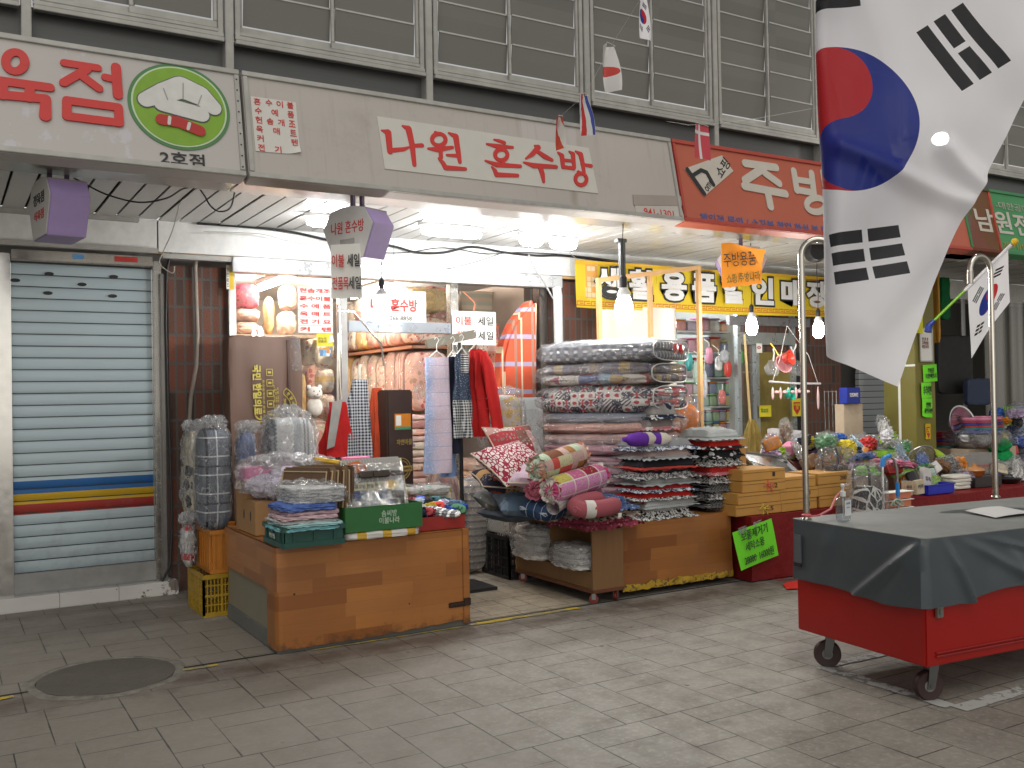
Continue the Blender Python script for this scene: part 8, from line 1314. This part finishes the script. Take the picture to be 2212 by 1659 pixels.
q4 = [G(x, y, Z1 + .012) for x, y in ((2085, 1103), (2160, 1094), (2235, 1108), (2150, 1118))]; t = thing('laminated_sheet', 'laminated white sheet lying on the grey cart cover', 'sheet', q4[0]); mb = MB(); mb.sheet(lambda u, v: tuple((q4[0].lerp(q4[1], u)).lerp(q4[3].lerp(q4[2], u), v) - q4[0] + Vector((0, 0, .006 * math.sin(3 * u)))), 8, 6, .002); mb.build('sheet', plain((.62, .62, .61), .5, 0, .06, 0), t)
fl = [G(x, y, .006) for x, y in ((1690, 1262), (1738, 1252), (1745, 1272), (1700, 1274))]; t = thing('red_flyer', 'bright red flyer lying on the paving beside the cart', 'flyer', fl[0]); mb = MB(); mb.sheet(lambda u, v: tuple(fl[0].lerp(fl[1], u).lerp(fl[3].lerp(fl[2], u), v) - fl[0] + Vector((0, 0, .004 + .004 * math.sin(5 * u)))), 6, 4, .001); mb.build('sheet', plain((.75, .04, .03), .5), t)
for k in range(3): text('신발특가', .22, .03, plain((.25, .01, .01), .5), t, (.12 + .02 * k, .05 + .06 * k, .016), rot=(0, 0, R(-12)))

# ================================================================== flags
def flag_mat(name, H_, L_):                     # local x along the long side from the staff, local y up the short side, centre at the origin
    m = Mat(name); uv = m.n('UVMap'); sx = m.xyz(uv.outputs[0]); X, Y = (sx[0] - .5) * 3.0, (sx[1] - .5) * 2.0          # unit: half the short side; disc radius .5
    X, Y = X, Y; r2 = X * X + Y * Y; dax, day = 3 / math.sqrt(13), -2 / math.sqrt(13)
    A = X * dax + Y * day; B = X * -day + Y * dax                                          # along the slanting diameter, and above it
    red_l = (((A + .25) * (A + .25) + B * B).sqrt()).lt(.25); blu_l = (((A - .25) * (A - .25) + B * B).sqrt()).lt(.25)
    red = (B.gt(0) * (1 - blu_l) + red_l).mn(1); disc = r2.sqrt().lt(.5)
    fib = m.noise(3, 3); wht = m.mix(fib, (.80, .80, .84), (.86, .86, .90)); c = m.mix(disc, wht, m.mix(red, (.008, .025, .26), (.50, .010, .018)))
    bars = None
    for sxx, syy, brk in ((-1, 1, (0, 0, 0)), (1, 1, (1, 0, 1)), (-1, -1, (0, 1, 0)), (1, -1, (1, 1, 1))):
        ex, ey = sxx * 3 / math.sqrt(13), syy * 2 / math.sqrt(13); P_ = X * ex + Y * ey; Q_ = X * -ey + Y * ex; q = Q_.abs().lt(.25)
        for i in range(3):
            d0 = .75 + i * .125; b = (P_ - (d0 + .0417)).abs().lt(.0417) * q
            if brk[i]: b = b * Q_.abs().gt(.0208)
            bars = b if bars is None else bars.mx(b)
    c = m.mix(bars, c, (.012, .012, .016))
    b = m.n('BsdfPrincipled'); m.put(b.inputs['Base Color'], c); b.inputs['Roughness'].default_value = .55; m.put(b.inputs['Normal'], m.bump(m.noise(300, 2), .1, .002)); tl = m.n('BsdfTranslucent'); m.put(tl.inputs[0], c); tr = m.n('BsdfTransparent'); q1 = m.n('MixShader'); q1.inputs[0].default_value = .38; q2 = m.n('MixShader'); q2.inputs[0].default_value = .03
    m.t.links.new(b.outputs[0], q1.inputs[1]); m.t.links.new(tl.outputs[0], q1.inputs[2]); m.t.links.new(q1.outputs[0], q2.inputs[1]); m.t.links.new(tr.outputs[0], q2.inputs[2]); m.t.links.new(q2.outputs[0], m.out.inputs[0]); return m.mat
FLAGM = flag_mat('korean_flag_cloth', 1, 1.5)
def uv_grid(name, fn, nu, nv, mat, parent):
    me = bpy.data.meshes.new(name); vs = [fn(i / nu, j / nv) for j in range(nv + 1) for i in range(nu + 1)]; W = nu + 1; fs = [(j * W + i, j * W + i + 1, (j + 1) * W + i + 1, (j + 1) * W + i) for j in range(nv) for i in range(nu)]; me.from_pydata([tuple(v) for v in vs], [], fs); uvl = me.uv_layers.new(name='UVMap')
    for p in me.polygons:
        for li in p.loop_indices: vi = me.loops[li].vertex_index; uvl.data[li].uv = ((vi % W) / nu, (vi // W) / nv)
    me.polygons.foreach_set('use_smooth', [True] * len(me.polygons)); me.materials.append(mat); o = bpy.data.objects.new(name, me); C.objects.link(o); o.parent = parent; return o
D0 = 2.86; fc = EYE + ray(1827, 255) * D0; px = D0 / FOC; RAD = 163 * px
big = thing('korean_flag', 'large white Korean flag hanging slantwise above the red cart', 'flag', fc)
rw = Vector((_r.x, _r.y, 0)).normalized(); nw = Vector((_f.x, _f.y, 0)).normalized(); uw = Vector((0, 0, 1)); FR = R(25.8)
U = (-math.sin(FR) * rw - math.cos(FR) * uw); V = (math.cos(FR) * rw - math.sin(FR) * uw)         # along the flag to its free end, and from its top edge to its bottom edge
FOLD = -55 * px
def bf(u, v):
    lx, ly = (u - .5) * 6 * RAD, (.5 - v) * 4 * RAD; p = U * lx + V * ly; a, z = p.dot(rw), p.z; fold = FOLD + .035 * max(0, -z) * .4
    a += .05 * math.exp(-((v - 1) / .35) ** 2) * -math.sin(math.pi * min(1, max(0, (u - .3) / .7))) * 1.0; b = .03 * math.sin(a * 7 + z * 2.3) + .02 * math.sin(z * 9 - a * 5) + .012 * noise.noise(Vector((a * 7, z * 5, 2)))
    for (a0, z0, a1, z1, w, am) in ((-.03, -.09, .36, -.26, .03, .035), (.30, -.1, .44, -.26, .03, .04), (.05, -.62, .5, -.1, .07, .03), (.22, .62, .62, .34, .05, .02), (.1, -.85, .3, -.6, .05, .02)):
        ax, az = a1 - a0, z1 - z0; L2 = ax * ax + az * az; t = max(0, min(1, ((a - a0) * ax + (z - z0) * az) / L2)); dd = math.hypot(a - a0 - ax * t, z - z0 - az * t); b -= am * math.exp(-(dd / w) ** 2)
    if a < fold + .04:
        e = fold + .04 - a; r = .035
        if e < math.pi * r: a2, bb = fold + .04 - r * math.sin(e / r), r * (1 - math.cos(e / r))
        else: a2, bb = fold + .04 + (e - math.pi * r) * .55, 2 * r + .10 * math.sin((e - math.pi * r) * 3)
        a, b = a2, b * max(0, 1 - e * 8) + bb
    return rw * a + nw * b + uw * z
uv_grid('flag_cloth', bf, 150, 110, FLAGM, big)
hoist = [Vector(bf(0, k / 8)) for k in range(9)]; mb = MB(); st0 = bf(0, 1); st1 = bf(0, 0); dirv = (Vector(st0) - Vector(st1)).normalized(); mb.tube([tuple(Vector(st1) - dirv * .15), tuple(Vector(st0) + dirv * .6)], .014, 10); mb.build('flag_staff', plain((.55, .55, .55), .3, .5), big)
# small flag on a green and white staff at the pillar
sa, sb_ = P(2007, 703, 6.55), P(2192, 522, 5.6); sf2 = thing('small_korean_flag', 'small Korean flag hanging from a green and white staff fixed to the pillar', 'flag', sa); d = sb_ - sa; at_ = lambda k: d * k; mb = MB(); mb.tube([(0, 0, 0), tuple(at_(.46))], .014, 10); mb.build('green_staff', plain((.22, .52, .04), .4), sf2); mb = MB(); mb.tube([tuple(at_(.44)), tuple(at_(.97))], .019, 10); mb.build('white_sleeve', plain((.62, .62, .66), .4), sf2); mb = MB(); mb.soft(.07, .07, .07, 2, 8, c=tuple(at_(1.0) - Vector((0, 0, .035)))); mb.build('gold_knob', plain((.62, .40, .02), .3), sf2); mb = MB(); mb.tube([(-.02, 0, -.07), (0, 0, 0), tuple(at_(.07))], [.04, .032, .022], 10); mb.build('staff_socket', plain((.02, .05, .30), .4), sf2)
h0, h1 = at_(.47), at_(.93); fl_ = Vector((.10, .05, -1)).normalized(); sd_ = .74
def sf_(u, v): p = h0.lerp(h1, v) * 1.0; f = 1 - .45 * abs(v - .4); return p + fl_ * (sd_ * u * (1 - .25 * v)) + Vector((.05, .02, 0)) * math.sin(5 * v + 2 * u) * u - Vector((.18, .1, 0)) * u * v * .9
uv_grid('flag_cloth', lambda u, v: sf_(u, v), 30, 24, FLAGM, sf2)
# bunting of small paper flags on a string crossing the street
bn = [(1392, 40, 4.6, 34, 100), (1322, 150, 5.0, 26, 105), (1264, 240, 5.35, 20, 80), (1212, 285, 5.6, 12, 70), (1518, 312, 5.3, 56, 85)]
WH = plain((.62, .62, .62), .4, 0, .06, 0); DKR = Mat('danish_cross'); x = DKR.xyz(); DKRM = DKR.bsdf(DKR.mix(((x[0] + .022).abs().lt(.012)).mx((x[2] + .06).abs().lt(.012)), (.50, .05, .07), (.62, .60, .60)), .3)
def bunt(label, px, py, Y, w, h, mat, curl, fold, k, rz=0, sl=0):
    p = P(px, py - h / 2, Y); kx = p.y / FOC * 1.17; W_, H_ = w * kx, h * kx; t = thing('bunting_flag', label, 'bunting flag', p, R(rz), 'little paper flags strung across the street')
    fn = lambda u, v: (-W_ / 2 + W_ * u * (1 - fold * v) + sl * W_ * v, curl * math.sin(3 * u + 2 * v) * .05, -H_ * v)
    if mat is FLAGM: uv_grid('paper', lambda u, v: (lambda q: q)(fn(v, u)), 12, 10, mat, t)
    else: mb = MB(); mb.sheet(fn, 10, 12, .0012); mb.build('paper', mat, t)
    mb = MB(); mb.tube([(-W_ / 2, 0, .002), (0, 0, .004), (W_ / 2, 0, .002)], .003, 5); mb.build('hem', WH, t); return t
bunt('highest little paper flag, a Korean one hanging at the top of the photo', 1392, 40, 4.6, 40, 112, FLAGM, .5, .2, 1, 35, .1); jp = Mat('white_red_paper'); x = jp.xyz(); JP = jp.bsdf(jp.mix((x[2] < -.1) if False else ((x[0] * x[0] + (x[2] + .17) * (x[2] + .17)).sqrt()).lt(.035), (.62, .61, .6), (.5, .04, .03)), .4)
bunt('twisted white little flag with a red spot below the highest one', 1320, 150, 5.0, 34, 108, JP, 1.2, .75, 2, 20, .55); bunt('twisted little flag with red and blue stripes over the beige sign', 1266, 250, 5.4, 22, 92, pat_stripe([(.6, .6, .6), (.5, .05, .05), (.6, .6, .6), (.06, .08, .3)], .035, 0), 1, .6, 3, 30, .6); bunt('narrow curled red and white little flag lowest over the beige sign', 1211, 288, 5.7, 11, 75, pat_stripe([(.6, .58, .55), (.52, .08, .05)], .03, 0), 1, .5, 4, 0, .1); bunt('red little flag with a white cross hanging over the red shop sign', 1517, 312, 5.3, 56, 85, DKRM, .3, .02, 5, 15)
sp = [P(x, y, Y) for x, y, Y in ((1190, 265, 5.8), (1212, 250, 5.7), (1264, 204, 5.4), (1322, 96, 5.0), (1392, -16, 4.6), (1480, -140, 4.2))]; mb = MB(); mb.tube(sp, .0015, 4); tag(mb.build('bunting_string', plain((.5, .5, .5), .6)), 'thin string carrying the little paper flags across the street', 'string')
sp = [P(x, y, Y) for x, y, Y in ((1440, 262, 5.8), (1489, 270, 5.35), (1545, 268, 5.25), (1640, 255, 4.9), (1780, 230, 4.4))]; mb = MB(); mb.tube(sp, .0015, 4); tag(mb.build('bunting_string', plain((.5, .5, .5), .6)), 'thin string from which the white crossed little flag hangs', 'string')
# lit street lamp seen past the big flag
lp = P(2031, 300, 6.2); t = thing('arcade_lamp', 'bright round lamp glowing behind the big Korean flag', 'street lamp', lp); mb = MB(); mb.soft(.16, .16, .13, 2, 8, c=(0, 0, -.065)); mb.build('lamp_globe', lamp_mat((1, .97, .9), 120), t); mb = MB(); mb.tube([(0, 0, .06), (0, .1, .09), (0, .45, .09)], .012, 8); mb.build('arm', BLACK, t)
t = thing('round_speaker', 'black round loudspeaker under the red sign beside the cart pole', 'loudspeaker', P(1756, 540, 6.5), R(-20)); mb = MB(); mb.lathe([(.0, .0), (.11, .01), (.12, .03), (.12, .06), (.09, .12), (0, .12)], 24, mx=Matrix.Rotation(R(100), 4, 'X')); mb.build('horn', BLACK, t); mb = MB(); mb.box((0, 0.0, .13), (.03, .03, .2)); mb.build('bracket', DARK, t)
